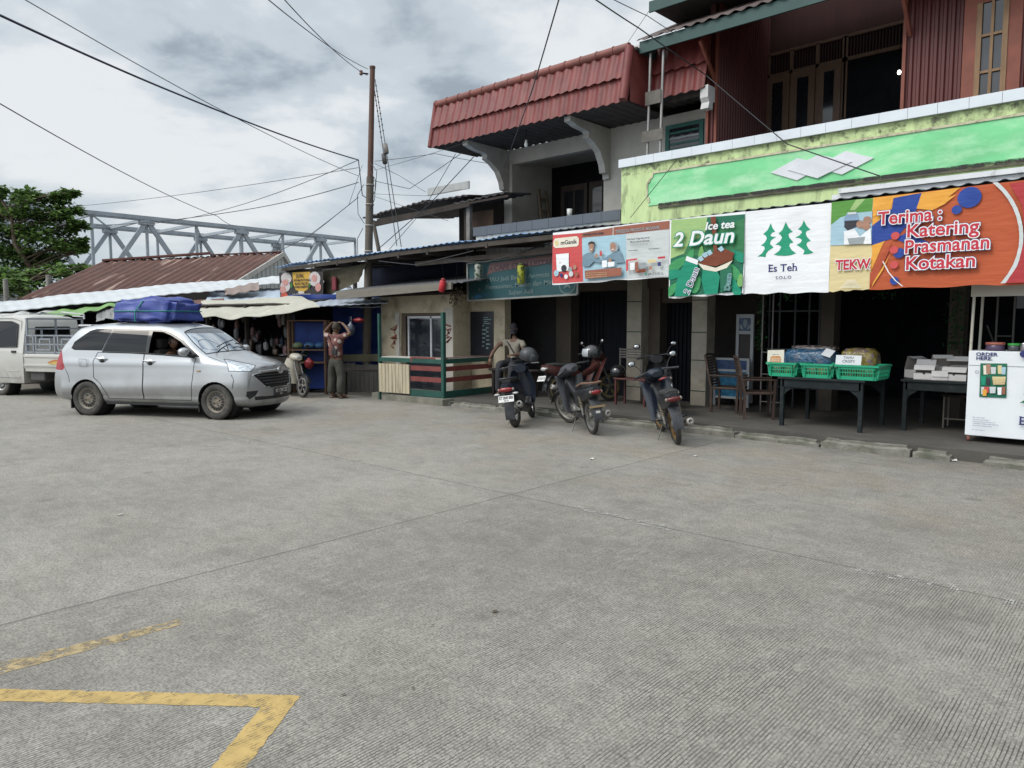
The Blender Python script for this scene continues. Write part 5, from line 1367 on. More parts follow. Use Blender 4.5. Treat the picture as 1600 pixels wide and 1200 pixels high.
def spiky(name,label,base,n,h,rad,mats,pot=True):
 t=thing(name,label,'plant',base);bb=Vector(base)
 q=MB()
 for _ in range(n):
  a=rg.uniform(0,2*pi);ln=h*rg.uniform(.6,1.1);out=rad*rg.uniform(.3,1);d=Vector((cos(a),sin(a),0));s=Vector((-sin(a),cos(a),0))*rg.uniform(.018,.032);z0=rg.uniform(.2,.55)*h
  p0=bb+Vector((0,0,z0));p1=p0+d*out*.5+Vector((0,0,ln*.42));p2=p0+d*out+Vector((0,0,ln*.30))
  q.add([p0-s*.5,p0+s*.5,p1+s,p1-s,p2],[(0,1,2,3),(3,2,4)],rg.choice(mats))
 q.build('leaves',t)
 q=MB();q.lathe([(.0,0),(.12,0),(.16,.26),(.14,.27),(.0,.25)],pm('plant_pot',(.07,.06,.055),.8),bb,n=12);q.tube([bb+Vector((0,0,.2)),bb+Vector((0,0,h*.6))],.02,BARK,5);q.build('pot',t)
GL=[pm('plant_green_a',(.018,.075,.02),.45,var=.3),pm('plant_green_b',(.03,.115,.03),.45,var=.3),pm('plant_green_c',(.012,.05,.016),.45,var=.3)]
q=PD(474,505,17.7);spiky('potted_plant','bushy green potted plant between the scooter and the standing man',(q.x,q.y,0),190,1.05,.55,GL)
q=PD(483,578,16.8)
def bag(label,c,r,m,name='plastic_bag',handles=True):
 b=MB();bm=bmesh.new();bmesh.ops.create_icosphere(bm,subdivisions=3,radius=1)
 for v in bm.verts:
  n_=noise.noise(v.co*2.2+Vector(c))*.16+noise.noise(v.co*5+Vector(c))*.07;v.co=Vector((v.co.x*r[0],v.co.y*r[1],v.co.z*r[2]))*(1+n_)
  if v.co.z>r[2]*.55:v.co.x*=.6;v.co.y*=.6
 b.bm(bm,m,True,Matrix.Translation(c))
 if handles:
  t=Vector(c)+Vector((0,0,r[2]*.9));b.tube([t+Vector((-.04,0,0)),t+Vector((-.03,0,.12)),t+Vector((.03,0,.12)),t+Vector((.04,0,0))],.008,m,5)
 return b.build(name,label=label,cat='bag')
RB=pm('red_plastic_bag',(.17,.012,.015),.4,var=.25,vs=6)
bag('round red plastic bag hanging beside the man at waist height',(q.x,q.y,.76),(.12,.10,.13),RB,handles=False)
q=PD(526,590,16.9);bag('long dark red bag hanging behind the man by the plank fence',(q.x,q.y,.72),(.075,.06,.26),RB)
q=PD(566,498,17.2);bag('bright red plastic bag tied round the utility pole',(q.x,q.y-.1,1.75),(.17,.11,.06),RB,handles=False)
q=PD(548,517,17.1);bag('clear plastic bag hanging left of the utility pole',(q.x,q.y,1.55),(.10,.08,.17),pm('clear_plastic',(.05,.06,.085),.25,var=.3,vs=8))
b=MB();q=PD(552,588,17.0);b.beam((q.x-.45,q.y-.3,.60),(q.x+.8,q.y+.5,.58),.30,.05,DKW)
for a,c in((-.35,-.3),(.7,.5),(-.3,.0),(.75,.2)):b.beam((q.x+a,q.y+c,0),(q.x+a,q.y+c,.58),.05,.05,DKW)
b.build('bench',label='dark wooden bench behind the standing man',cat='bench')
# utility pole and wires
pb0=Vector((-15.0,11.02,0))
pt=PY(582,107,11.25)
pole=thing('utility_pole','tall leaning pole, rusty pipe above and weathered timber below, with tangled wires','pole',pb0)
pj=pb0.lerp(pt,.67);
b=MB();PLW=pm('pole_timber',(.115,.095,.075),.9,var=.3,vs=3,stretch=(4,4,.4),bump=.3,bs=20,dirt=((.05,.045,.04),3,.5,.7,.6));PLR=pm('rusty_pipe',(.105,.055,.040),.75,var=.3,vs=4,stretch=(3,3,.5),dirt=((.08,.045,.035),3,.5,.7,.6))
b.tube([pb0,pb0.lerp(pt,.3),pj],[.105,.10,.090],PLW,12);b.build('timber_shaft',pole)
b=MB();b.tube([pj-(pt-pb0)*.03,pt],[.072,.062],PLR,12);b.tube([pt,pt+Vector((0,0,.05))],.072,PLR,12);b.build('pipe_shaft',pole)
for f,m in((.44,.02),(.52,.0),(.585,.01),(.645,0)):
 b=MB();c=pb0.lerp(pt,f);d=(pt-pb0).normalized();b.lathe([(.09,-.015),(.108,-.015),(.108,.015),(.09,.015)],pm('pole_band',(.30,.28,.25),.6),c,d,12);b.build('band',pole)
b=MB();c=pt+Vector((0,0,-.12));b.tube([c+Vector((-.1,-.06,0)),c+Vector((-.3,-.12,.05))],.02,DARK,6);b.lathe([(.03,0),(.05,.03),(.03,.06),(.05,.09),(.02,.12)],pm('insulator',(.18,.10,.08),.3),c+Vector((-.3,-.12,.0)),n=10);b.build('insulator',pole)
WIRE=pm('wire_black',(.016,.016,.02),.5);WIREB=pm('wire_navy',(.018,.018,.05),.5)
def wire(pts,r,label,sag=0.,m=WIRE,group='overhead wires strung across the sky',n=14,name='overhead_wire'):
 ps=[];pts=[Vector(q)for q in pts]
 if 'edge' in label or 'twisted' in label:pts.insert(0,pts[0]+(pts[0]-pts[1]).normalized()*22)
 for a,c in zip(pts,pts[1:]):
  a=Vector(a);c=Vector(c)
  for i in range(n):
   t=i/n;p=a.lerp(c,t);p.z-=sag*min(1,((c-a).length/7)**2)*4*t*(1-t);ps.append(p)
 ps.append(Vector(pts[-1]));b=MB();b.tube(ps,r*.8,m,5)
 return b.build(name,label=label,cat='wire',group=group)
up=lambda f:pb0.lerp(pt,f)
DP=up(.8).to_3d()
pd=lambda px,py,d:PD(px,py,d)
a53=PD(560,250,18.6)
wire([PD(-60,-2,7.5),PD(0,24,8.2),PD(280,148,12),a53],.020,'thick navy cable sweeping down from the left edge to the pole',.06,WIREB)
wire([a53,PD(566,305,18.6),up(.60)],.016,'thick cable end dropping down the side of the pole',0,WIREB)
wire([PD(0,-20,8),PD(40,0,8.6),PD(560,275,18.6)],.008,'thin wire from the top left corner to the pole',.12)
wire([PD(-60,132,10),PD(0,162,11),PD(340,338,24),PD(365,353,28)],.012,'lower wire falling from the left edge towards the market roofs',.12)
wire([PD(395,-20,9),PD(420,0,9.6),PD(575,108,18.7)],.010,'left one of two wires from the top edge to the pole head',.08)
wire([PD(430,-20,9),PD(445,0,9.6),PD(574,118,18.7)],.010,'right one of two wires from the top edge to the pole head',.10)
wire([PD(880,-20,8.5),PD(873,0,8.8),PD(835,130,11),PD(787,262,16.5)],.012,'cable falling from the top edge across the terracotta canopy',.05)
wire([PD(920,-8,9),PD(1000,45,11),PD(1100,115,13),PY(1230,225,12.15),PY(1375,275,12.15)],.012,'twisted cable crossing the green eave and parapet',.05)
wire([PD(960,0,10),PD(1012,25,12),PD(1055,53,14),],.008,'short wire from the top edge to the green eave',.02)
wire([PD(1015,16,14.5),PD(975,75,16)],.006,'thin stay wire between the upper roof corner and the terracotta ridge',0)
wire([PD(1072,28,15),PD(985,130,15.2),PD(700,232,17),PD(585,266,18.6)],.006,'long thin wire from the upper roof past the terracotta canopy to the pole',.06)
wire([PY(1058,249,12.2),PY(985,340,12.0)],.008,'loose wire hanging from the parapet corner to the awning',-.02)
wire([PD(100,324,30),PD(560,262,19)],.010,'straight wire from the bridge end to the pole',.10)
wire([PD(230,350,30),PD(560,250,19)],.012,'steep wire from the market to the pole',.30)
wire([PD(150,352,30),PD(400,325,22),PD(560,285,19)],.014,'doubled wire from the rusty roof ridge to the pole',.10)
wire([PD(440,390,24),PD(480,370,22),PD(560,308,18.9)],.012,'wire from the grey gable to the pole',.06)
wire([PD(470,380,22),PD(545,320,19),PD(566,258,18.7)],.007,'slack wire beside the grey gable',.04)
wire([PD(585,252,18.6),PD(680,240,17.4),PD(760,255,16.5)],.008,'wire from the pole to the terracotta canopy end',.12)
wire([PD(583,282,18.6),PD(640,295,18),PD(720,240,16.6)],.009,'looping wire between the pole and the canopy corner',.08)
wire([PD(585,255,18.6),PD(625,275,18),PD(665,300,17.5)],.007,'short slack wire right of the pole',.05)
wire([PD(740,245,15.8),PD(670,320,16.4),PD(590,390,17)],.012,'heavy wire from the canopy down to the tin awning',.03)
wire([PD(712,240,15.8),PD(660,330,16.4),PD(608,390,17)],.008,'thin wire from the canopy down to the tin awning',.02)
wire([PD(586,303,18.6),PD(665,306,18),PD(720,296,17.6)],.006,'level thin wire behind the old tin roof',.03)
wire([PD(700,345,17.5),PD(580,305,18.6)],.006,'slanting wire from the old tin roof to the pole',.05)
wire([PD(700,408,14.7),PD(760,410,14.5),PD(860,380,14.2)],.014,'drooping lead under the tin awning above the green signboard',.06)
wire([PD(592,408,16.6),PD(650,414,15.4),PD(740,392,14.8)],.012,'drooping lead under the tin awning by the kiosk',.06)
for a,c,lab in(((586,124),(627,386),'right'),((585,140),(620,384),'left')):
 A=PD(a[0],a[1],18.7);Bq=PD(c[0],c[1],17.4);t=thing('stay_wire','%s one of two stay wires dropping from the pole head to the awning'%lab,'wire',Bq)
 q=MB();q.tube([A,Bq],.010,WIRE,5)
 for i in range(9):k=A.lerp(Bq,.04+i*.035);q.ball(k,.022,WIRE,6,4)
 q.build('strand',t)
 q=MB();k=A.lerp(Bq,.43 if lab=='right' else.46);d=(A-Bq).normalized();q.lathe([(.0,-.14),(.06,-.13),(.065,0),(.06,.12),(.0,.14)],pm('strain_insulator',(.07,.06,.055),.4)if lab=='left' else pm('strain_insulator_pale',(.20,.18,.16),.4),k,d,8);q.build('strain_insulator',t)
rg=random.Random(2)
for i in range(4):
 f=rg.uniform(.5,.72);c=up(f);rr=rg.uniform(.12,.3);sd_=-1 if i%2 else 1
 wire([c+Vector((sd_*.12,-.1,.0)),c+Vector((sd_*(.15+rr),-.15,-.25)),c+Vector((sd_*(.2+rr*.6),-.15,-.7)),c+Vector((sd_*.1,-.12,-.95))],.010,'loop of slack cable tied against the pole shaft',0,n=5,group='slack cable loops on the pole')
b=MB();a_,c_=PY(592,392,12.2),PY(583,345,12.2);b.tube([a_,c_],[.055,.05],PLW,8);b.build('prop_post',label='short leaning timber prop beside the pole under the old tin roof',cat='prop')
# old tin roofed shed behind the awning
shd=thing('old_shed','dilapidated timber shed with a dark ragged tin roof beside the pole','shed',(-15,13.5,0))
OT=pm('old_dark_tin',(.065,.058,.055),.8,var=.35,vs=2,dirt=((.13,.09,.07),3,.55,.72,.6))
def rs(px,d=0):return PY(*px,12.6+d)
for k,(pa,pb_,ra,rb)in enumerate((((563,340),(668,312),3,1),((645,318),(735,304),5,2),((712,318),(792,300),6,4))):
 q=MB();A=rs(pa,.02*k);Bq=rs(pb_,.02*k);f,nu,nv=corrugated(A,Bq,Bq+Vector((.25,3.2,.30))*(.25 if k==2 else 1),A+Vector((.25,3.2,.30))*(.25 if k==2 else 1),.22,.018,rag=.14,seed=ra);q.sheet(f,nu,nv,.025,OT,(0,0,1));q.build('roof_sheet',shd)
q=MB();q.beam(rs((585,350)),rs((735,318)),.06,.14,DKW);q.build('roof_beam',shd)
q=MB();q.beam(rs((590,344)),rs((795,306)),.05,.05,DKW);q.build('roof_beam',shd)
q=MB();A=rs((668,306),2.5);q.box(A.x,A.x+1.8,A.y,A.y+.05,A.z,A.z+.22,pm('pale_fascia',(.35,.36,.36),.7));q.build('back_fascia',shd)
for px,m in((732,pm('grey_post',(.17,.16,.15),.85,var=.2)),(724,DKW)):
 q=MB();x=PY(px,345,12.7).x;q.box(x-.06,x+.06,12.68+(px==724)*.1,12.78+(px==724)*.1,2.8,PY(px,318,12.7).z,m);q.build('post',shd)
q=MB();x0=PY(692,340,13.6).x;x1=xe-.02;q.box(x0,x1,14.2,14.3,2.6,5.1,DKW);q.box(x0-.2,x1,13.0,14.2,3.55,3.62,DKW);q.build('back_wall',shd)
q=MB();A=PY(737,352,13.2);q.box(A.x,A.x+.75,13.2,13.24,A.z-.1,A.z+.32,pm('brown_carton_board',(.12,.075,.05),.8));q.build('loose_board',shd)
# vehicles
def dusty(name,col,metal,rough,coat=.6):
 """car paint with road dust thickening towards the sills"""
 m=pm(name,col,rough,metal,var=.03,vs=1,coat=coat,spec=.5)
 t=m.node_tree;L=t.links.new;p=t.nodes['Principled BSDF']
 src=p.inputs['Base Color'].links[0].from_socket
 c=t.nodes.new('ShaderNodeTexCoord');s=t.nodes.new('ShaderNodeSeparateXYZ');L(c.outputs['Object'],s.inputs[0])
 n=t.nodes.new('ShaderNodeTexNoise');n.inputs['Scale'].default_value=3;n.inputs['Detail'].default_value=6;L(c.outputs['Object'],n.inputs['Vector'])
 r=t.nodes.new('ShaderNodeMapRange');r.inputs[1].default_value=.95;r.inputs[2].default_value=.15;r.inputs[3].default_value=.0;r.inputs[4].default_value=1.25
 L(s.outputs[2],r.inputs[0])
 a=t.nodes.new('ShaderNodeMath');a.operation='MULTIPLY';L(r.outputs[0],a.inputs[0]);L(n.outputs['Fac'],a.inputs[1])
 x=t.nodes.new('ShaderNodeMix');x.data_type='RGBA';x.inputs[7].default_value=(.125,.11,.085,1);L(a.outputs[0],x.inputs['Factor']);L(src,x.inputs[6]);L(x.outputs[2],p.inputs['Base Color'])
 b=t.nodes.new('ShaderNodeMath');b.operation='MULTIPLY_ADD';b.inputs[1].default_value=.6;b.inputs[2].default_value=rough;L(a.outputs[0],b.inputs[0]);L(b.outputs[0],p.inputs['Roughness'])
 return m
SILVER=dusty('silver_paint',(.385,.395,.405),.5,.28,1.)
WHITEP=dusty('white_truck_paint',(.52,.51,.475),0,.35,.4)
BLK=pm('black_plastic',(.018,.018,.019),.5,var=.15)
GLOSS=pm('gloss_black',(.012,.012,.014),.12,spec=.6)
TINT=pm('tinted_glass',(.006,.007,.009),.05,spec=.30)
CHROME=pm('chrome',(.62,.63,.65),.12,metal=1,var=.03)
RUB=pm('tyre_rubber',(.040,.038,.036),.85,var=.25,vs=12,dirt=((.13,.12,.10),5,.42,.66,.6))
STEELR=pm('dusty_steel_rim',(.20,.18,.15),.6,metal=.35,var=.15,vs=8,dirt=((.16,.12,.085),7,.45,.68,.7))
def clear_glass(name,tint,rough=.03,add=0):
 if name in MATS:return MATS[name]
 m=bpy.data.materials.new(name);m.use_nodes=True;t=m.node_tree;L=t.links.new
 o=t.nodes['Material Output'];t.nodes.remove(t.nodes['Principled BSDF'])
 tr=t.nodes.new('ShaderNodeBsdfTransparent');tr.inputs[0].default_value=lin(tint)
 gl=t.nodes.new('ShaderNodeBsdfGlossy');gl.inputs['Roughness'].default_value=rough;gl.inputs[0].default_value=(.9,.95,1,1)
 fr=t.nodes.new('ShaderNodeFresnel');fr.inputs['IOR'].default_value=1.6
 n=t.nodes.new('ShaderNodeTexNoise');n.inputs['Scale'].default_value=3
 mu=t.nodes.new('ShaderNodeMath');mu.operation='MULTIPLY_ADD';mu.inputs[1].default_value=.05;L(n.outputs['Fac'],mu.inputs[0]);ad=t.nodes.new('ShaderNodeMath');ad.operation='ADD';ad.use_clamp=True;ad.inputs[1].default_value=add;L(fr.outputs[0],ad.inputs[0]);L(ad.outputs[0],mu.inputs[2])
 mx_=t.nodes.new('ShaderNodeMixShader');L(mu.outputs[0],mx_.inputs[0]);L(tr.outputs[0],mx_.inputs[1]);L(gl.outputs[0],mx_.inputs[2]);L(mx_.outputs[0],o.inputs['Surface'])
 MATS[name]=m;return m
WSG=clear_glass('windscreen_glass',(.10,.12,.125),add=.36)
FWG=clear_glass('front_door_glass',(.55,.58,.6))
LENS=clear_glass('lamp_lens',(.85,.88,.9),.05)
def cut_faces(bm,planes,ff):
 """split faces passing ff by each plane (co, no)"""
 for co,no in planes:
  fs=[f for f in bm.faces if ff(f)]
  es=set(e for f in fs for e in f.edges);vs=set(v for f in fs for v in f.verts)
  bmesh.ops.bisect_plane(bm,geom=list(vs)+list(es)+fs,plane_co=co,plane_no=no,dist=1e-5)
def inside(p,poly):
 x,y=p;r=False;k=len(poly)
 for i in range(k):
  (x0,y0),(x1,y1)=poly[i],poly[(i+1)%k]
  if(y0>y)!=(y1>y)and x<(x1-x0)*(y-y0)/(y1-y0)+x0:r=not r
 return r
def side_planes(poly):
 o=[]
 for i in range(len(poly)):
  (x0,z0),(x1,z1)=poly[i],poly[(i+1)%len(poly)]
  o.append(((x0,0,z0),Vector((z1-z0,0,-(x1-x0))).normalized()))
 return o
def take(bm,sel):
 """detach selected faces as (verts, faces) and remove them from bm"""
 idx={};vs=[];fs=[]
 for f in sel:
  l=[]
  for v in f.verts:
   if v not in idx:idx[v]=len(vs);vs.append(v.co.copy())
   l.append(idx[v])
  fs.append(l)
 bmesh.ops.delete(bm,geom=sel,context='FACES_ONLY')
 return vs,fs
def rim_edges(vs,fs):
 """ordered boundary loops of a patch, as point lists"""
 cnt={}
 for f in fs:
  for i in range(len(f)):
   a,b_=f[i],f[(i+1)%len(f)];cnt[(a,b_)]=1
 nx={a:b_ for(a,b_)in cnt if(b_,a)not in cnt}
 loops=[];done=set()
 for s in nx:
  if s in done:continue
  l=[s];done.add(s);c=nx[s]
  while c!=s and c in nx and c not in done:l.append(c);done.add(c);c=nx[c]
  loops.append([vs[i]for i in l])
 return loops
def wheel(parent,x,y,r,wd,rim_r,side,rimmat,steer=0,hub='steel',name='wheel'):
 """tyre + rim; side = +1 outer face towards +y"""
 w_=thing(name,'','');del w_['label'];del w_['category'];w_.parent=parent;w_.location=(x,y,r);w_.rotation_euler=(0,0,steer)
 ax=(0,side,0);h=wd/2
 b=MB();b.lathe([(rim_r,-h*.8),(rim_r+.012,-h),(r*.86,-h*1.05),(r*.96,-h*.95),(r,-h*.72),(r,h*.72),(r*.96,h*.95),(r*.86,h*1.05),(rim_r+.012,h),(rim_r,h*.8)],RUB,(0,0,0),ax,36)
 for g in(-.35,0,.35):b.lathe([(r+.001,h*(g-.06)),(r+.0015,h*g),(r+.001,h*(g+.06))],pm('tread_groove',(.012,.012,.012),.9),(0,0,0),ax,36)
 b.build('tyre',w_,world=False)
 b=MB()
 b.lathe([(rim_r,-h*.8),(rim_r*.96,h*.8),(rim_r+.006,h*.86),(rim_r*.92,h*.80),(rim_r*.84,h*.35),(rim_r*.74,h*.42),(rim_r*.50,h*.62),(rim_r*.40,h*.60),(rim_r*.28,h*.48),(rim_r*.20,h*.55),(.0,h*.58)],rimmat,(0,0,0),ax,36)
 for i in range(16):
  a=2*pi*i/16;c=Vector((cos(a)*rim_r*.66,side*h*.525,sin(a)*rim_r*.66));u_=Vector((cos(a),0,sin(a)));v_=Vector((-sin(a),0,cos(a)))
  b.add([c+u_*(.035*rim_r/.19*cos(t))+v_*(.016*rim_r/.19*sin(t))+Vector((0,side*.012*(1-cos(t)*.5),0))for t in[k*pi/4 for k in range(8)]],[tuple(range(8))],BLK)
 for i in range(4):
  a=2*pi*i/4+.4;c=Vector((cos(a)*rim_r*.34,side*h*.62,sin(a)*rim_r*.34));b.tube([c-Vector((0,side*.02,0)),c+Vector((0,side*.008,0))],.012,BLK,6)
 b.build('rim',w_,world=False)
 return w_
 # silver people carrier
CARLOC,CARH=Vector((-13.874,5.937,0)),RD(29.3)
car=thing('car','dusty silver people carrier with a blue wrapped load on its roof','car',CARLOC,CARH)
CM=Matrix.Translation(CARLOC)@Matrix.Rotation(CARH,4,'Z');CI=CM.inverted()
def sect(x,zs,zb,zt,zr,w,wb,wt,xb=None,xt=None,ws=.70):
 xb=x if xb is None else xb;xt=xb if xt is None else xt
 xm=(xb+xt)/2
 return[(x,ws*w,zs),(x,.965*w,zs+.035),(x,w,zs+.20),(x,w*1.0,.66),(x+(xb-x)*.4,w*.985,.90),(xb,wb,zb),(xm,(wb+wt)/2+.014,(zb+zt)/2+.01),(xt,wt,zt),(xt,wt*.84,zr-.022),(xt,wt*.46,zr),(xt,0,zr+.006)]
ST=[sect(-2.055,.32,1.13,1.555,1.610,.755,.70,.565,xb=-1.975,xt=-1.70),sect(-1.98,.26,1.165,1.575,1.640,.795,.735,.59,xb=-1.90,xt=-1.60),sect(-1.70,.22,1.175,1.595,1.662,.825,.755,.610,xt=-1.44),sect(-1.33,.20,1.170,1.60,1.685,.830,.765,.615,xt=-1.20),sect(-.93,.20,1.160,1.60,1.698,.830,.768,.622,xt=-.86),sect(-.45,.20,1.150,1.59,1.700,.830,.768,.624),sect(.05,.20,1.132,1.572,1.692,.830,.766,.620,xt=.02),[(.55,.58,.20),(.55,.80,.235),(.55,.83,.40),(.55,.83,.66),(.56,.815,.90),(.60,.762,1.112),(.50,.70,1.32),(.36,.628,1.515),(.44,.535,1.625),(.53,.30,1.655),(.56,0,1.662)],[(.96,.58,.20),(.96,.80,.235),(.96,.83,.40),(.96,.83,.66),(.97,.818,.88),(1.00,.752,1.082),(.90,.722,1.175),(.74,.672,1.315),(.80,.560,1.395),(.90,.32,1.430),(.94,0,1.438)],[(1.16,.58,.20),(1.16,.80,.235),(1.16,.832,.40),(1.16,.832,.66),(1.17,.82,.87),(1.14,.760,1.035),(1.13,.722,1.078),(1.12,.668,1.102),(1.18,.545,1.118),(1.28,.32,1.128),(1.31,0,1.130)],[(1.48,.58,.20),(1.48,.80,.24),(1.48,.826,.40),(1.48,.826,.66),(1.48,.812,.83),(1.48,.765,.965),(1.48,.715,1.010),(1.48,.63,1.036),(1.50,.50,1.055),(1.54,.30,1.066),(1.55,0,1.069)],[(1.72,.58,.21),(1.72,.775,.25),(1.72,.80,.40),(1.72,.80,.62),(1.72,.785,.775),(1.72,.735,.89),(1.73,.675,.935),(1.75,.585,.960),(1.78,.47,.975),(1.83,.28,.985),(1.85,0,.988)],[(1.84,.55,.22),(1.84,.715,.265),(1.85,.745,.40),(1.85,.745,.60),(1.835,.725,.735),(1.825,.68,.835),(1.835,.63,.880),(1.865,.55,.900),(1.90,.44,.910),(1.945,.265,.918),(1.96,0,.920)],]
NR=11
bm=bmesh.new();V={}
for s in(1,-1):
 for i,row in enumerate(ST):
  for j,(x,y,z)in enumerate(row):
   if j==NR-1 and s==-1:V[(s,i,j)]=V[(1,i,j)];continue
   V[(s,i,j)]=bm.verts.new((x,s*y,z))
 for i in range(len(ST)-1):
  for j in range(NR-1):
   f=[V[(s,i,j)],V[(s,i+1,j)],V[(s,i+1,j+1)],V[(s,i,j+1)]]
   bm.faces.new(f if s==-1 else f[::-1])
cen=[bm.verts.new((ST[0][j][0]-.045*min(1,(NR-1-j)/3),0,ST[0][j][2]+(.01 if j>6 else 0)))for j in range(NR-1)]
for s in(1,-1):
 for j in range(NR-2):
  f=[V[(s,0,j)],V[(s,0,j+1)],cen[j+1],cen[j]]
  bm.faces.new(f if s==-1 else f[::-1])
 f=[V[(s,0,NR-2)],V[(s,0,NR-1)],cen[NR-2]];bm.faces.new(f if s==-1 else f[::-1])
L_=len(ST)-1
fx_=[None,1.985,2.035,2.060,2.045,2.0]
for s in(1,-1):
 gridv=[[V[(s,L_,5+c)]for c in range(6)]]
 for r_ in range(1,6):
  side_=ST[L_][5-r_];row=[V[(s,L_,5-r_)]]
  for c in range(1,6):
   yt=ST[L_][5+c][1];y=yt*side_[1]/ST[L_][5][1];k=1-(y/side_[1])**2.2
   x=side_[0]+(fx_[r_]-side_[0])*k;z=side_[2]+(.025 if r_<3 else.0)*k
   if c==5 and s==-1:row.append(NV[r_]);continue
   row.append(bm.verts.new((x,s*y,z)))
  gridv.append(row)
 if s==1:NV=[g[5]for g in gridv]
 for r_ in range(5):
  for c in range(5):
   f=[gridv[r_][c],gridv[r_][c+1],gridv[r_+1][c+1],gridv[r_+1][c]]
   bm.faces.new(f if s==1 else f[::-1])
bmesh.ops.recalc_face_normals(bm,faces=bm.faces[:])
me=bpy.data.meshes.new('cage');bm.to_mesh(me);bm.free()
ob=bpy.data.objects.new('cage',me);C.objects.link(ob);md=ob.modifiers.new('s','SUBSURF');md.levels=3;md.render_levels=3
dg=bpy.context.evaluated_depsgraph_get();ev=bpy.data.meshes.new_from_object(ob.evaluated_get(dg));bpy.data.objects.remove(ob)
bm=bmesh.new();bm.from_mesh(ev)
for v in bm.verts:
 if v.co.x<-1.5:v.co.x+=.075*(v.co.x+1.5)/.55
 if v.co.x>1.6:v.co.x+=.055*(v.co.x-1.6)/.45
 if abs(v.co.y)>.6 and abs(v.co.x)<1.9:v.co.y+=math.copysign(.010*math.exp(-((v.co.z-.97)/.06)**2)-.022*math.exp(-((v.co.z-.54-.04*v.co.x)/.13)**2)+.010*math.exp(-((v.co.z-.34)/.05)**2),v.co.y)
isside=lambda s:(lambda f:f.normal.y*s>.35)
parts={}
def carve(tag,planes,test,ff):
 cut_faces(bm,planes,lambda f:ff(f)and near(f,planes))
 sel=[f for f in bm.faces if ff(f)and test(f.calc_center_median())]
 return take(bm,sel)
def near(f,planes,pad=.08):
 c=f.calc_center_median();ps=[Vector(p[0])for p in planes]
 for a in range(3):
  if all(abs(p[a])<1e-9 for p in ps):continue
  if not(min(p[a]for p in ps)-pad<c[a]<max(p[a]for p in ps)+pad):return False
 return True
def side_part(s,poly):
 return carve('',side_planes(poly),lambda c:inside((c.x,c.z),poly),isside(s))
def flush(name,vf,m,lab=None,par=None,extra=None,push=0):
 vs,fs=vf
 b=MB();b.add(vs,fs,m,True)
 if extra:extra(b,vs,fs)
 return b.build(name,par or car,lab,world=False)
AR=.352
for s in(-1,1):
 for xw in(-1.3275,1.3275):
  poly=circ(xw,.315,AR,26);poly=[(x,max(.02,z))for x,z in poly]
  poly=[p for i,p in enumerate(poly)if p[1]>.03 or poly[i-1][1]>.03 or poly[(i+1)%26][1]>.03]
  vs,fs=side_part(s,poly)
  b=MB()
  b.lathe([(AR,0),(AR,-.30),(.05,-.30)],BLK,(xw,s*.80,.315),(0,s,0),26)
  b.build('wheel_well',car,world=False)
QW=[(-1.70,1.225),(-1.655,1.34),(-1.36,1.545),(-1.24,1.575),(-.885,1.575),(-1.015,1.185),(-1.62,1.19)]
BPZ=[(-.885,1.585),(.07,1.57),(.20,1.555),(.36,1.50),(.60,1.375),(.80,1.225),(.985,1.095),(.90,1.085),(-1.015,1.172)]
RW=[(-.855,1.548),(-.115,1.54),(-.105,1.158),(-.995,1.18)]
FWn=[(-.035,1.535),(.17,1.525),(.34,1.465),(.56,1.355),(.74,1.22),(.86,1.108),(-.045,1.148)]
RD_P=[(-.13,1.14),(-.13,.33),(-.87,.33),(-.905,.45),(-1.02,.60),(-1.16,.70),(-1.175,1.0),(-1.10,1.155)]
FD_P=[(-.12,1.14),(-.12,.33),(.84,.33),(.875,.60),(.915,1.07)]
MIRS=[]
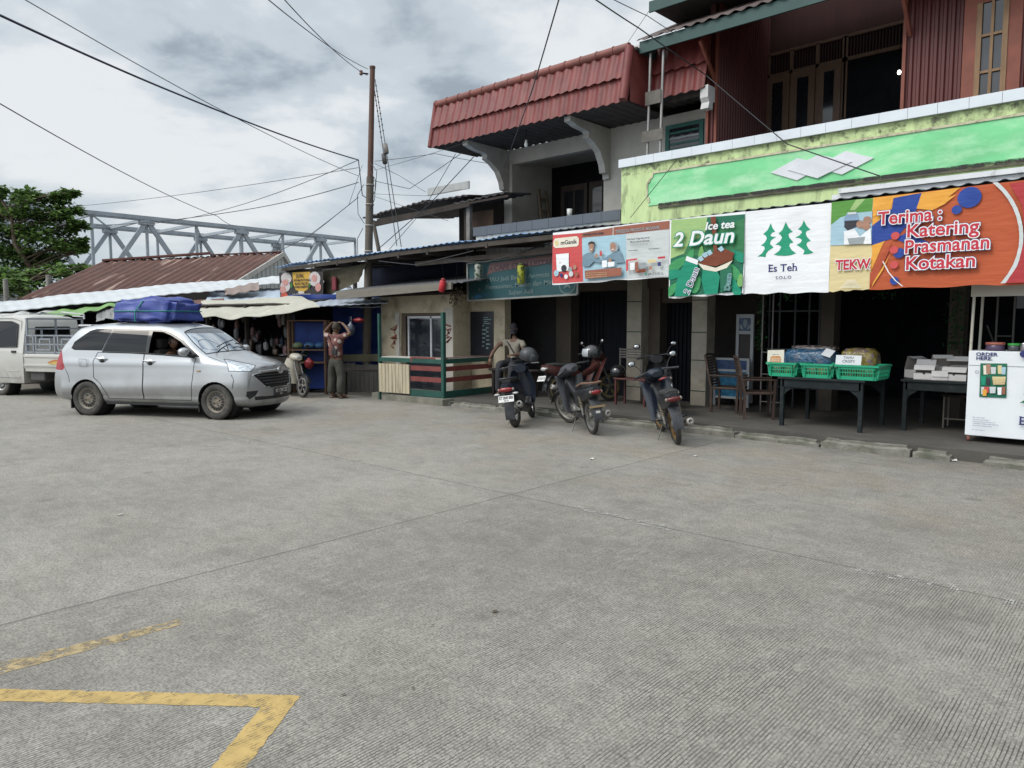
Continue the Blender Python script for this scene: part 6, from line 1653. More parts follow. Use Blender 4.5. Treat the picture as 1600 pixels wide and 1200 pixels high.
for s in(-1,1):
 gl=side_part(s,QW);flush('quarter_window',gl,TINT)
 rw=side_part(s,RW);fw=side_part(s,FWn);bp_=side_part(s,BPZ)
 rd=side_part(s,RD_P);fd=side_part(s,FD_P)
 rdo=flush('rear_door',rd,SILVER);fdo=flush('front_door',fd,SILVER)
 flush('window_surround',bp_,GLOSS);flush('rear_window',rw,TINT,None,rdo)
 if s==1:flush('front_window',fw,FWG,None,fdo)
 for d_,vf in((rdo,rd),(fdo,fd)):
  b=MB()
  for lp in rim_edges(*vf):b.tube([p+Vector((0,s*.001,0))for p in lp]+[lp[0]+Vector((0,s*.001,0))],.0055,BLK,4,cap=False)
  b.build('door_gap',d_,world=False)
 for d_,hx,hz in((rdo,-1.0,1.035),(fdo,.0,1.0)):
  b=MB();y=s*.812
  b.ball((hx+.02,s*.803,hz-.012),(.085,.02,.058),SILVER,14,8);b.ball((hx+.025,s*.812,hz-.03),(.055,.016,.036),BLK,12,6)
  b.tube([(hx-.12,y,hz+.02),(hx-.06,y+s*.028,hz+.016),(hx+.06,y+s*.028,hz+.010),(hx+.11,y,hz+.008)],[.012,.016,.016,.012],CHROME,8);b.build('handle',d_,world=False)
 b=MB();b.ball((.80,s*.925,1.185),(.085,.11,.075),SILVER,14,8);b.build('mirror',car,world=False)
 b=MB();b.ball((.755,s*.925,1.185),(.05,.095,.062),GLOSS,12,8);b.tube([(.86,s*.76,1.10),(.83,s*.86,1.125)],.03,BLK,6);b.build('mirror_glass',car,world=False)
 b=MB();b.bbox(1.0-.035,1.0+.035,s*.83-.008,s*.83+.008,.838,.862,pm('amber_marker',(.42,.28,.13),.3),.004);b.build('side_marker',car,world=False)
 b=MB();b.tube([(-1.0,s*.775,1.166),(-.1,s*.772,1.146),(.9,s*.762,1.092)],.008,BLK,5);b.build('waist_strip',car,world=False)
 TLP=[(-1.93,1.20),(-1.80,.87),(-1.86,.82),(-2.12,.84),(-2.12,1.20)]
 tl=carve('',side_planes(TLP),lambda c:inside((c.x,c.z),TLP),lambda f:f.calc_center_median().y*s>.42 and f.calc_center_median().x<-1.7)
 if tl[0]:
  flush('tail_light',tl,pm('tail_red',(.30,.015,.02),.12,spec=.7))
vs_=[v.co.copy()for v in bm.verts]
def skin_y(x,z,s):
 return min(((v.x-x)**2+(v.z-z)**2,v.y)for v in vs_ if v.y*s>.3)[1]
SEAM=pm('panel_seam',(.05,.05,.052),.6)
for s in(-1,1):
 for pl_ in(((-1.80,.86),(-1.72,.74),(-1.69,.60)),((1.62,.80),(1.68,.70),(1.655,.55)),((-.97,.285),(-.3,.275),(.5,.275),(.97,.285))):
  b=MB();pts=[]
  for(x0,z0),(x1,z1)in zip(pl_,pl_[1:]):pts+=[(x0+(x1-x0)*k/5,z0+(z1-z0)*k/5)for k in range(6)]
  b.tube([(x,skin_y(x,z,s)+s*.001,z)for x,z in pts],.005,SEAM,4);b.build('panel_seam',car,world=False)
b=MB();fl=[(-1.46,1.035),(-1.30,1.03),(-1.30,.90),(-1.46,.90)]
b.tube([(x,-.8275,z)for x,z in fl]+[(fl[0][0],-.8275,fl[0][1])],.004,pm('seam_grey',(.15,.155,.16),.5),4);b.build('fuel_flap',car,world=False)
eye=CI@Vector((0,0,CH))
def pray(zx,zy):return(CI.to_3x3()@ray(zx*.3,440+zy*.3)).normalized()
def pixpoly(pts):
 pl=[]
 for i in range(len(pts)):
  a,c=pray(*pts[i]),pray(*pts[(i+1)%len(pts)]);n_=a.cross(c).normalized();pl.append((eye,n_))
 return pl
R3=CI.to_3x3()
def topix(co):
 v=CM@co-Vector((0,0,CH));d=v.dot(FW);return((800+FPX*v.dot(RT)/d)/.3,(600-FPX*v.dot(UP)/d-440)/.3)
def front_part(pts,mirror=False,ff=None):
 pl=pixpoly(pts);mr_=(lambda v:Vector((v[0],-v[1],v[2])))if mirror else(lambda v:Vector(v))
 pl=[(mr_(a),mr_(n_))for a,n_ in pl]
 f_ok=ff or(lambda f:True)
 xs=[p[0]for p in pts];ys=[p[1]for p in pts]
 def nearp(f):
  q=topix(mr_(f.calc_center_median()));return min(xs)-40<q[0]<max(xs)+40 and min(ys)-30<q[1]<max(ys)+30
 vis=lambda f:f.calc_center_median().x>1.3 and(mr_(f.normal)).dot((eye-mr_(f.calc_center_median())).normalized())>.02
 cut_faces(bm,pl,lambda f:vis(f)and nearp(f))
 sel=[f for f in bm.faces if vis(f)and inside(topix(mr_(f.calc_center_median())),pts)]
 return take(bm,sel)
HL=[(1166,404),(1210,410),(1262,421),(1332,436),(1322,452),(1306,468),(1190,466),(1187,435)]
LAMPG=pm('lamp_reflector',(.60,.62,.64),.15,metal=.8,var=.35,vs=14)
for mir in(False,True):
 vf=front_part(HL,mir)
 o=flush('headlight',vf,LAMPG)
 c=sum(vf[0],Vector())/max(1,len(vf[0]));s=1 if mir else-1
 b=MB()
 for dx,dy,r_ in((-.07,.05,.030),(.045,-.075,.034)):
  q=c+Vector((dx+.0,s*dy,.0));b.ball(q,(r_*.5,r_*.6,r_*.6),CHROME,10,6)
 for lp in rim_edges(*vf):b.tube(lp+[lp[0]],.006,BLK,4,cap=False)
 b.build('lamp_trim',o,world=False)
def nose_part(poly):
 pl=[]
 for i in range(len(poly)):
  (y0,z0),(y1,z1)=poly[i],poly[(i+1)%len(poly)];pl.append(((1.95,y0,z0),Vector((0,z1-z0,-(y1-y0))).normalized()))
 ff=lambda f:f.calc_center_median().x>1.72 and f.normal.x>.1
 return carve('',pl,lambda c:inside((c.y,c.z),poly),ff)
GRL=[(-.60,.775),(-.50,.795),(-.2,.815),(.2,.815),(.50,.795),(.60,.775),(.40,.565),(.30,.545),(-.30,.545),(-.40,.565)]
vf=nose_part(GRL);flush('grille',([v+Vector((-.02,0,0))for v in vf[0]],vf[1]),BLK)
gv=vf[0]
def nose_x(y,z):
 return max((v.x for v in gv if abs(v.y-y)<.09 and abs(v.z-z)<.05),default=1.97)
for z in(.615,.665,.715,.765):
 hw=.34+(z-.545)*.93
 b=MB();b.tube([(nose_x(y,z)-.006,y,z)for y in[hw*(k/6-1)for k in range(13)]],.011,pm('grille_bar',(.05,.05,.055),.3),6);b.build('grille_bar',car,world=False)
b=MB()
for lp in rim_edges(*vf):
 low=[p for p in lp]
 b.tube([p+Vector((.004,0,0))for p in low]+[low[0]+Vector((.004,0,0))],.009,CHROME,5,cap=False)
b.build('grille_trim',car,world=False)
for sg_,pl_ in((-1,[(-.74,.50),(-.55,.505),(-.60,.42),(-.70,.36),(-.74,.42)]),(1,[(.74,.50),(.74,.42),(.70,.36),(.60,.42),(.55,.505)])):
 vf=nose_part(pl_);flush('fog_recess',([v+Vector((-.01,0,0))for v in vf[0]],vf[1]),BLK)
vf=nose_part([(-.62,.40),(.62,.40),(.60,.335),(-.60,.335)]);flush('lower_intake',([v+Vector((-.012,0,0))for v in vf[0]],vf[1]),BLK)
b=MB();xb=nose_x(0,.80)
b.tube([(nose_x(y,.80)+.012-.02*abs(y),y,.842-.03*abs(y))for y in[.5*(k/5-1)for k in range(11)]],.020,SILVER,8);b.build('bonnet_bar',car,world=False)
b=MB();xo=max(v.x for v in gv)+.012
for ry,rz,dz in((.085,.058,0),(.030,.055,0),(.06,.026,.022)):
 b.tube([(xo,ry*cos(t),.835+dz+rz*sin(t))for t in[k*2*pi/20 for k in range(21)]],.0085,CHROME,6,cap=False)
b.ball((xo-.012,0,.835),(.01,.08,.055),pm('badge_back',(.16,.16,.17),.3,metal=.6),12,8);b.build('badge',car,world=False)
def plate(parent,M,wd,ht,base,ink,t1,t2='',world=False):
 b=MB();fm=lambda u,w_,h:M@Vector((.004+h,u,w_))
 bm2=bmesh.new();bmesh.ops.create_cube(bm2,size=1)
 for v in bm2.verts:v.co=Vector((v.co.x*.008,v.co.y*wd,v.co.z*ht))
 b.bm(bm2,base,False,M)
 a=Art(b,fm,step=0,lift=.0015)
 s=ht*.62;v_,_=text_mesh(t1,s,.0);w1=max(p[0]for p in v_);k=wd*.9/w1
 a.text(t1,-wd*.45,-ht*(.06 if t2 else.2),s,ink,bold=s*.035,sx=k,up=False)
 if t2:a.text(t2,-wd*.12,-ht*.40,ht*.30,ink,bold=.001,sx=1.0,up=False)
 return b.build('number_plate',parent,world=world)
PLB=pm('plate_black',(.018,.018,.02),.4);PLW_=pm('plate_white',(.62,.62,.6),.4);PLI=pm('plate_ink',(.03,.03,.03),.5);PLT=pm('plate_pale',(.50,.50,.48),.5)
plate(car,Matrix.Translation((2.105,0,.452)),.43,.135,PLB,PLT,'KT 1707 ZZ','02.25')
WSc=[(.60,-.50),(.62,-.3),(.635,0),(.62,.3),(.60,.50),(1.115,.655),(1.17,.52),(1.24,.3),(1.265,0),(1.24,-.3),(1.17,-.52),(1.115,-.655)]
WSp=[(.545,.545),(.60,.30),(.625,0),(.60,-.30),(.545,-.545),(.76,-.615),(1.07,-.675),(1.155,-.53),(1.235,-.3),(1.26,0),(1.235,.3),(1.155,.53),(1.07,.675),(.76,.615)]
pl=[]
for i in range(len(WSp)):
 (x0,y0),(x1,y1)=WSp[i],WSp[(i+1)%len(WSp)];pl.append(((x0,y0,0),Vector((y1-y0,-(x1-x0),0)).normalized()))
ffw=lambda f:f.normal.z>.2 and.3<f.calc_center_median().x<1.45
cut_faces(bm,[((.8,0,1.5),Vector((0,0,1)))],ffw)
ws=carve('',pl,lambda c:inside((c.x,c.y),WSp),ffw)
top=[f for f in ws[1]if(sum((ws[0][i]for i in f),Vector())/len(f)).z>1.50];rest=[f for f in ws[1]if f not in top]
b=MB();b.add(ws[0],rest,WSG,True);wso=b.build('windscreen',car,world=False)
b=MB();b.add(ws[0],top,pm('sun_strip',(.10,.11,.12),.25),True);b.build('sun_strip',wso,world=False)
b=MB()
for lp in rim_edges(*ws):b.tube(lp+[lp[0]],.010,BLK,5,cap=False)
b.build('screen_seal',wso,world=False)
def on_screen(x,y):
 z=max((v.z for v in ws[0]if abs(v.x-x)<.07 and abs(v.y-y)<.1),default=1.15);return Vector((x,y,z+.02))
for y0,y1 in((-.50,.10),(.05,.55)):
 b=MB();b.tube([on_screen(1.16,y0),on_screen(1.13,(y0+y1)/2),on_screen(1.08,y1)],.010,BLK,5);b.tube([(1.27,(y0+y1)/2-.1,1.13),on_screen(1.13,(y0+y1)/2)],.009,BLK,5);b.build('wiper',car,world=False)
b=MB()
bl=[f for f in bm.faces]
def top_z(x,y):
 best=None
 for v in bm.verts:
  if v.co.z>.75 and(best is None or(v.co.x-x)**2+(v.co.y-y)**2<best[0]):best=((v.co.x-x)**2+(v.co.y-y)**2,v.co.z)
 return best[1]
pts=[(1.12,-.70),(1.45,-.725),(1.66,-.685),(1.78,-.63),(1.865,-.50),(1.92,-.30),(1.94,0),(1.92,.30),(1.865,.50),(1.78,.63),(1.66,.685),(1.45,.725),(1.12,.70)]
b.tube([(x+max(0,(x-1.6)*.12),y,top_z(x+max(0,(x-1.6)*.12),y)+.001)for x,y in pts],.005,pm('shut_line',(.06,.06,.065),.6),4);b.build('bonnet_gap',car,world=False)
vs=[v.co.copy()for v in bm.verts];bm.verts.index_update();fs=[[v.index for v in f.verts]for f in bm.faces]
b=MB();b.add(vs,fs,SILVER,True);body=b.build('body',car,world=False);bm.free()
b=MB();b.bbox(-1.76,-1.46,-.50,.50,1.615,1.655,SILVER,.015);b.build('spoiler',car,world=False)
b=MB();b.box(-1.95,1.8,-.55,.55,.19,.30,BLK);b.box(-.95,.95,-.78,.78,.22,.30,BLK);b.build('underbody',car,world=False)
for sx_,st_ in((-1.3275,0),(1.3275,RD(-4))):
 for s in(-1,1):wheel(car,sx_,s*.735,.312,.19,.195,s,STEELR,st_)
for s in(-1,1):
 for x_,y_ in((.93,.66),(-1.73,.68)):b=MB();b.box(x_,x_+.02,s*y_-.1,s*y_+.1,.12,.30,BLK);b.build('mud_flap',car,world=False)
SEAT=pm('seat_cloth',(.045,.042,.04),.9,var=.2)
for sx_,sy_ in((.25,-.36),(.25,.36),(-.65,-.36),(-.65,.36),(-.65,0)):
 b=MB();b.bbox(sx_-.25,sx_+.25,sy_-.22,sy_+.22,.48,.66,SEAT,.05);b.bbox(sx_-.38,sx_-.22,sy_-.22,sy_+.22,.60,1.20,SEAT,.05);b.bbox(sx_-.38,sx_-.27,sy_-.12,sy_+.12,1.22,1.40,SEAT,.04);b.build('seat',car,world=False)
b=MB();b.bbox(.80,1.15,-.70,.70,.80,1.08,BLK,.06);b.box(-1.8,1.1,-.74,.74,.40,.44,BLK);b.build('dashboard',car,world=False)
b=MB();b.tube([(.72+.05*cos(t),-.36+.18*sin(t),1.02+.16*cos(t))for t in[k*2*pi/18 for k in range(19)]],.014,BLK,6,cap=False);b.build('steering_wheel',car,world=False)
b=MB();TARP=pm('violet_blue_wrap',(.042,.064,.26),.45,var=.18,vs=4,bump=.35,bs=9,spec=.5)
bm=bmesh.new();bmesh.ops.create_cube(bm,size=1);bmesh.ops.bevel(bm,geom=bm.edges[:],offset=.09,segments=2,affect='EDGES');bmesh.ops.subdivide_edges(bm,edges=bm.edges[:],cuts=9,use_grid_fill=True)
for v in bm.verts:
 c=v.co.copy();k=.5+c.z;sl=1-.10*k
 v.co=Vector((-.42+c.x*1.34*(1-.16*k*(.6+.5*sin(c.y*5+1)))+.05*k,c.y*1.06*(sl-.08*k),1.905+c.z*.43*(1+.08*sin(c.x*6))+.045*sin(c.x*4.5+1.6)*k+.03*noise.noise(c*4)*k))
 p=v.co;fold=abs(noise.noise(Vector((p.x*2.6+p.z*3,p.y*2,p.z*1.5))));w1=noise.noise(p*4)*.045+noise.noise(p*10)*.022+abs(noise.noise(p*17))*.016
 v.co+=(c.normalized())*(w1-fold*.09)
b.bm(bm,TARP,True)
ST_=pm('green_strap',(.01,.20,.17),.5)
load=thing('roof_load','violet blue tarp bundle tied with green strap on the car roof','bundle',CM@Vector((-.32,0,1.69)),CARH)
for v in b.v:v-=Vector((-.32,0,1.69))
LV=[v.copy()for v in b.v];b.build('wrapped_tarp',load,world=False)
b=MB()
pr_=[]
for k in range(29):
 a=2*pi*k/28;d=Vector((cos(a),sin(a),0));c=max((v for v in LV if abs(v.z-.21)<.05),key=lambda v:v.normalized().dot(d)*3+v.dot(d));pr_.append((c.x+d.x*.006,c.y+d.y*.006,.21))
b.tube(pr_,.010,ST_,5);b.tube([(-.15,-.55,.02),(-.16,-.535,.2),(-.05,-.46,.385),(.0,0,.42),(-.05,.46,.385),(-.1,.55,.02)],.012,ST_,5);b.build('strap',load,world=False)
# white pickup
PH=RD(205);pu=Vector((cos(PH),sin(PH),0));pn=Vector((-pu.y,pu.x,0))
PLOC=Vector((-20.36,4.58,0))-pn*.70
trk=thing('pickup_truck','white forward-cab pickup with grey latticed rack over its bed','pickup',PLOC,PH)
prof_top=[(-.80,1.80),(-.72,1.845),(-.35,1.885),(.10,1.875),(.38,1.80),(.62,1.45),(.86,1.10),(1.00,.98),(1.08,.86),(1.10,.45),(1.06,.30)]
bmc=bmesh.new();rows=[]
def hw(z):return.80 if z<1.0 else.80-.13*((z-1.0)/.85)**1.5
outline=[(-.80,.30),(-.80,1.0)]+prof_top
b=MB();nP=len(outline)
inner=[hw(z)for x,z in outline]
vs=[];fs=[]
K=9
for i,(x,z)in enumerate(outline):
 for k in range(K):
  t=-1+2*k/(K-1);y=inner[i]*(t if abs(t)<.99 else(1 if t>0 else-1));e_=abs(t)**6
  bulge=.05*(1-t*t)if i>=7 else 0
  vs.append((x+bulge-(.04*e_ if i>=6 else 0),y,z-(.05*e_ if 2<=i<=6 else 0)))
for i in range(nP-1):
 for k in range(K-1):fs.append((i*K+k,i*K+k+1,(i+1)*K+k+1,(i+1)*K+k))
b.add(vs,fs,WHITEP,True)
for s in(-1,1):
 kk=0 if s==-1 else K-1;idx=[i*K+kk for i in range(nP)];poly=[vs[i]for i in idx]
 o=len(poly);b.add(poly,[tuple(range(o))if s==1 else tuple(range(o-1,-1,-1))],WHITEP)
b.build('cab',trk,world=False)
for s in(-1,1):
 def sp(x,z,d=.004):return(x,s*(hw(z)+d),z)
 wn=[(-.62,1.14),(-.60,1.66),(-.40,1.72),(.12,1.72),(.30,1.64),(.52,1.30),(.62,1.12)]
 dr=MB();dd=[(-.70,.42),(-.70,1.73),(-.4,1.79),(.14,1.79),(.36,1.68),(.74,1.12),(.74,.75),(.42,.72),(.30,.42)]
 dr.tube([sp(x,z,.001)for x,z in dd]+[sp(*dd[0],.001)],.006,pm('shut_line_truck',(.16,.155,.15),.6),4);dr.bbox(-.66,-.30,s*.80-.006,s*.80+.006,.56,.60,WHITEP,.004);d_=dr.build('door',trk,world=False)
 q=MB();q.add([sp(x,z,.006)for x,z in wn],[tuple(range(len(wn)))],TINT);q.tube([sp(x,z,.007)for x,z in wn]+[sp(*wn[0],.007)],.012,BLK,5);q.build('window',d_,world=False)
 q=MB();q.bbox(-.60,-.47,s*.805-.012,s*.805+.02,1.00,1.05,BLK,.008);q.build('handle',d_,world=False)
 q=MB();q.bbox(.56,.66,s*.95-.07,s*.95+.07,1.16,1.40,BLK,.02);q.tube([(.66,s*.78,1.2),(.62,s*.92,1.25)],.015,BLK,6);q.build('mirror',trk,world=False)
 q=MB();q.lathe([(.37,.003),(.37,-.28),(.05,-.28)],BLK,(0,s*.80,.29),(0,s,0),24);q.build('wheel_well',trk,world=False)
q=MB();q.add([(.47,-.60,1.70),(.47,.60,1.70),(.90,.66,1.10),(.90,-.66,1.10)],[(0,1,2,3)],TINT);q.build('windscreen',trk,world=False)
q=MB();q.box(1.085,1.12,-.68,.68,.32,.52,pm('truck_bumper',(.35,.34,.32),.6))
q.build('bumper',trk,world=False)
for s in(-1,1):
 q=MB();q.ball((1.07,s*.55,.74),(.04,.16,.10),LAMPG,12,8);q.build('headlight',trk,world=False)
q=MB();q.bbox(-.812,-.80,-.46,.46,1.32,1.60,BLK,.02);rwf=q.build('rear_window_frame',trk,world=False)
q=MB();q.bbox(-.818,-.80,-.42,.42,1.36,1.56,TINT,.02);q.build('pane',rwf,world=False)
ZB0,ZB1,XB0,XB1=.66,.98,-3.12,-.86
q=MB();q.box(XB0,XB1,-.80,.80,.58,.66,WHITEP);q.build('bed_floor',trk,world=False)
def gate(x0,x1,y0,y1,nm):
 q=MB();q.bbox(x0,x1,y0,y1,ZB0-.02,ZB1,WHITEP,.012)
 lx=x1-x0>y1-y0
 for z in(.72,.93):
  if lx:q.bbox(x0,x1,y0-.018 if y0>0 else y0-.018,y1+.018,z-.03,z+.03,WHITEP,.01)
  else:q.bbox(x0-.018,x1+.018,y0,y1,z-.03,z+.03,WHITEP,.01)
 return q.build(nm,trk,world=False)
gate(XB0,XB1,.76,.80,'side_gate');gate(XB0,XB1,-.80,-.76,'side_gate');gate(XB0-.04,XB0,-.80,.80,'tail_gate');gate(XB1,XB1+.035,-.80,.80,'head_gate')
q=MB();DEC=pm('orange_decal',(.50,.22,.06),.5);
for i,cc in enumerate((DEC,pm('red_decal',(.40,.10,.05),.5),pm('yellow_decal',(.50,.36,.10),.5))):
 q.add([(x,.820+i*.0012,z-i*.02)for x,z in((-1.55,.80),(-1.75,.86),(-2.2,.88),(-2.7,.84),(-2.6,.80),(-2.1,.81),(-1.9,.78))],[tuple(range(7))],cc)
q.build('decal',trk,world=False)
RKG=pm('grey_rack_paint',(.26,.28,.31),.5,metal=.2,var=.12)
def rk_(pts,nm='rack',r=.018,m=RKG):
 q=MB()
 for a,c in pts:q.beam(a,c,r*2,r*2,m)
 return q
q=rk_([((-.90,-.74,.98),(-.90,-.74,1.80)),((-.90,.74,.98),(-.90,.74,1.80)),((-.90,-.74,1.78),(-.90,.74,1.78)),((-.90,-.74,1.55),(-.90,.74,1.55)),((-.90,-.74,1.32),(-.90,.74,1.32)),((-.90,.0,.98),(-.90,0,1.78)),((-.90,-.38,1.32),(-.90,-.38,.98)),((-.90,.38,1.32),(-.90,.38,1.55))]);q.build('head_rack',trk,world=False)
for s in(1,-1):
 y=s*.775;L0=[]
 for z in(1.02,1.20,1.40):L0.append(((XB1,y,z),(XB0,y,z)))
 for x in(-.90,-1.12,-1.75,-2.35,-3.0):L0.append(((x,y,.95),(x,y,1.42)))
 for x0 in(-1.20,-1.85,-2.45):
  L0+=[((x0,y,1.08),(x0-.42,y,1.08)),((x0-.42,y,1.08),(x0-.42,y,1.32)),((x0-.42,y,1.32),(x0-.12,y,1.32)),((x0-.12,y,1.32),(x0-.12,y,1.16)),((x0,y,1.08),(x0,y,1.40))]
 q=rk_(L0,r=.016);q.build('side_rack',trk,world=False)
q=rk_([((-.75,-.5,1.90),(-.75,.55,1.90)),((-.4,-.62,1.96),(-1.1,-.62,1.90)),((-.4,-.62,1.90),(-.4,-.62,1.96)),((-1.1,-.62,1.78),(-1.1,-.62,1.90)),((-1.1,-.62,1.84),(-.75,-.62,1.86))],r=.014,m=pm('white_rack',(.55,.55,.55),.4));q.build('roof_rail',trk,world=False)
q=MB();q.box(-3.1,.9,-.36,.36,.36,.56,BLK);q.bbox(-1.35,-.92,.40,.74,.36,.62,pm('grey_tank',(.07,.068,.066),.7),.03);q.build('chassis',trk,world=False)
for x in(0,-2.35):
 for s in(-1,1):wheel(trk,x,s*.68,.295,.17,.185,s,pm('pale_rim',(.42,.42,.41),.5,metal=.3))
 # motorbikes
def loft(b,secs,m,n=14,pw=.7,cap=True):
 """body lofted along x: sections (x, half width, z low, z high[, y centre])"""
 vs=[]
 for s in secs:
  x,hw_,z0,z1=s[:4];yc=s[4]if len(s)>4 else 0
  for j in range(n):
   a=2*pi*j/n;c,d=cos(a),sin(a)
   vs.append((x,yc+hw_*math.copysign(abs(c)**pw,c),(z0+z1)/2+(z1-z0)/2*math.copysign(abs(d)**pw,d)))
 k=len(secs)
 b.add(vs,[(i*n+j,(i+1)*n+j,(i+1)*n+(j+1)%n,i*n+(j+1)%n)for i in range(k-1)for j in range(n)],m,True)
 if cap:b.add(vs[:n],[tuple(range(n))],m);b.add(vs[-n:],[tuple(range(n-1,-1,-1))],m)
 return b
BDK=pm('bike_black',(.020,.021,.024),.28,var=.15,spec=.5,dirt=((.07,.065,.06),5,.55,.75,.4))
BGY=pm('bike_grey',(.045,.048,.054),.62,var=.15,spec=.25,dirt=((.12,.11,.10),6,.5,.7,.5))
BNV=pm('bike_blue_black',(.012,.016,.026),.22,var=.2)
BMR=pm('bike_maroon',(.055,.016,.014),.35,var=.25,dirt=((.10,.07,.05),5,.52,.72,.5))
BCR=pm('bike_cream',(.46,.42,.34),.35,var=.08)
SEATV=pm('vinyl_seat',(.030,.029,.029),.6,var=.2,bump=.1)
BRS=pm('tan_seat_rim',(.15,.085,.055),.6,var=.2)
ENG=pm('engine_alloy',(.17,.165,.155),.5,metal=.6,var=.3,vs=12,dirt=((.06,.05,.04),9,.45,.7,.7))
EXH=pm('exhaust_steel',(.20,.17,.15),.4,metal=.7,var=.25,dirt=((.12,.07,.05),6,.5,.7,.6))
RLAMP=pm('tail_lens_red',(.20,.010,.012),.15,spec=.7,var=.2,vs=30)
CLEAR=pm('clear_lens',(.42,.42,.42),.15,spec=.7,var=.15)
GOLD=pm('gold_alloy',(.33,.20,.075),.4,metal=.6,var=.2,dirt=((.12,.09,.06),8,.5,.7,.5))
OCHR=pm('ochre_alloy',(.26,.21,.08),.5,metal=.3,var=.2)
SILR=pm('grey_alloy',(.30,.29,.27),.45,metal=.5,var=.2)
WHR=pm('white_alloy',(.55,.55,.53),.4,var=.1)
def bwheel(root,x,r,wd,rimmat,spokes,name,M=None):
 w_=bpy.data.objects.new(name,None);C.objects.link(w_);w_.parent=root;w_.empty_display_size=.1;w_.location=(0,0,0)
 c=Vector((x,0,r));ax=(0,1,0);h=wd/2;ri=r-wd*.85
 def fin(b,nm):
  if M:b.v=[M@v for v in b.v]
  b.build(nm,w_,world=False)
 b=MB();b.lathe([(ri,-h*.55),(ri+.01,-h*.8),(r-wd*.35,-h),(r-wd*.10,-h*.75),(r,-h*.25),(r,h*.25),(r-wd*.10,h*.75),(r-wd*.35,h),(ri+.01,h*.8),(ri,h*.55)],RUB,c,ax,32)
 fin(b,'tyre')
 b=MB();b.lathe([(ri-.028,-h*.45),(ri+.004,-h*.62),(ri+.004,-h*.5),(ri-.012,0),(ri+.004,h*.5),(ri+.004,h*.62),(ri-.028,h*.45),(ri-.028,-h*.45)],rimmat,c,ax,32)
 b.lathe([(.0,-h*1.0),(.03,-h*1.0),(.06,-h*.6),(.06,h*.6),(.03,h*1.0),(.0,h*1.0)],ENG,c,ax,14)
 if spokes=='wire':
  for i in range(28):
   a=2*pi*i/28;s=1 if i%2 else-1;d=Vector((cos(a),0,sin(a)));e_=Vector((cos(a+.25*s),0,sin(a+.25*s)))
   b.tube([c+e_*.05+Vector((0,s*h*.5,0)),c+d*(ri-.02)],.0022,SILR,4)
 else:
  for i in range(spokes):
   a=2*pi*i/spokes+.3;d=Vector((cos(a),0,sin(a)));b.beam(c+d*.04,c+d*(ri-.015),.030,.022,rimmat,(0,1,0))
 fin(b,'rim')
 return w_
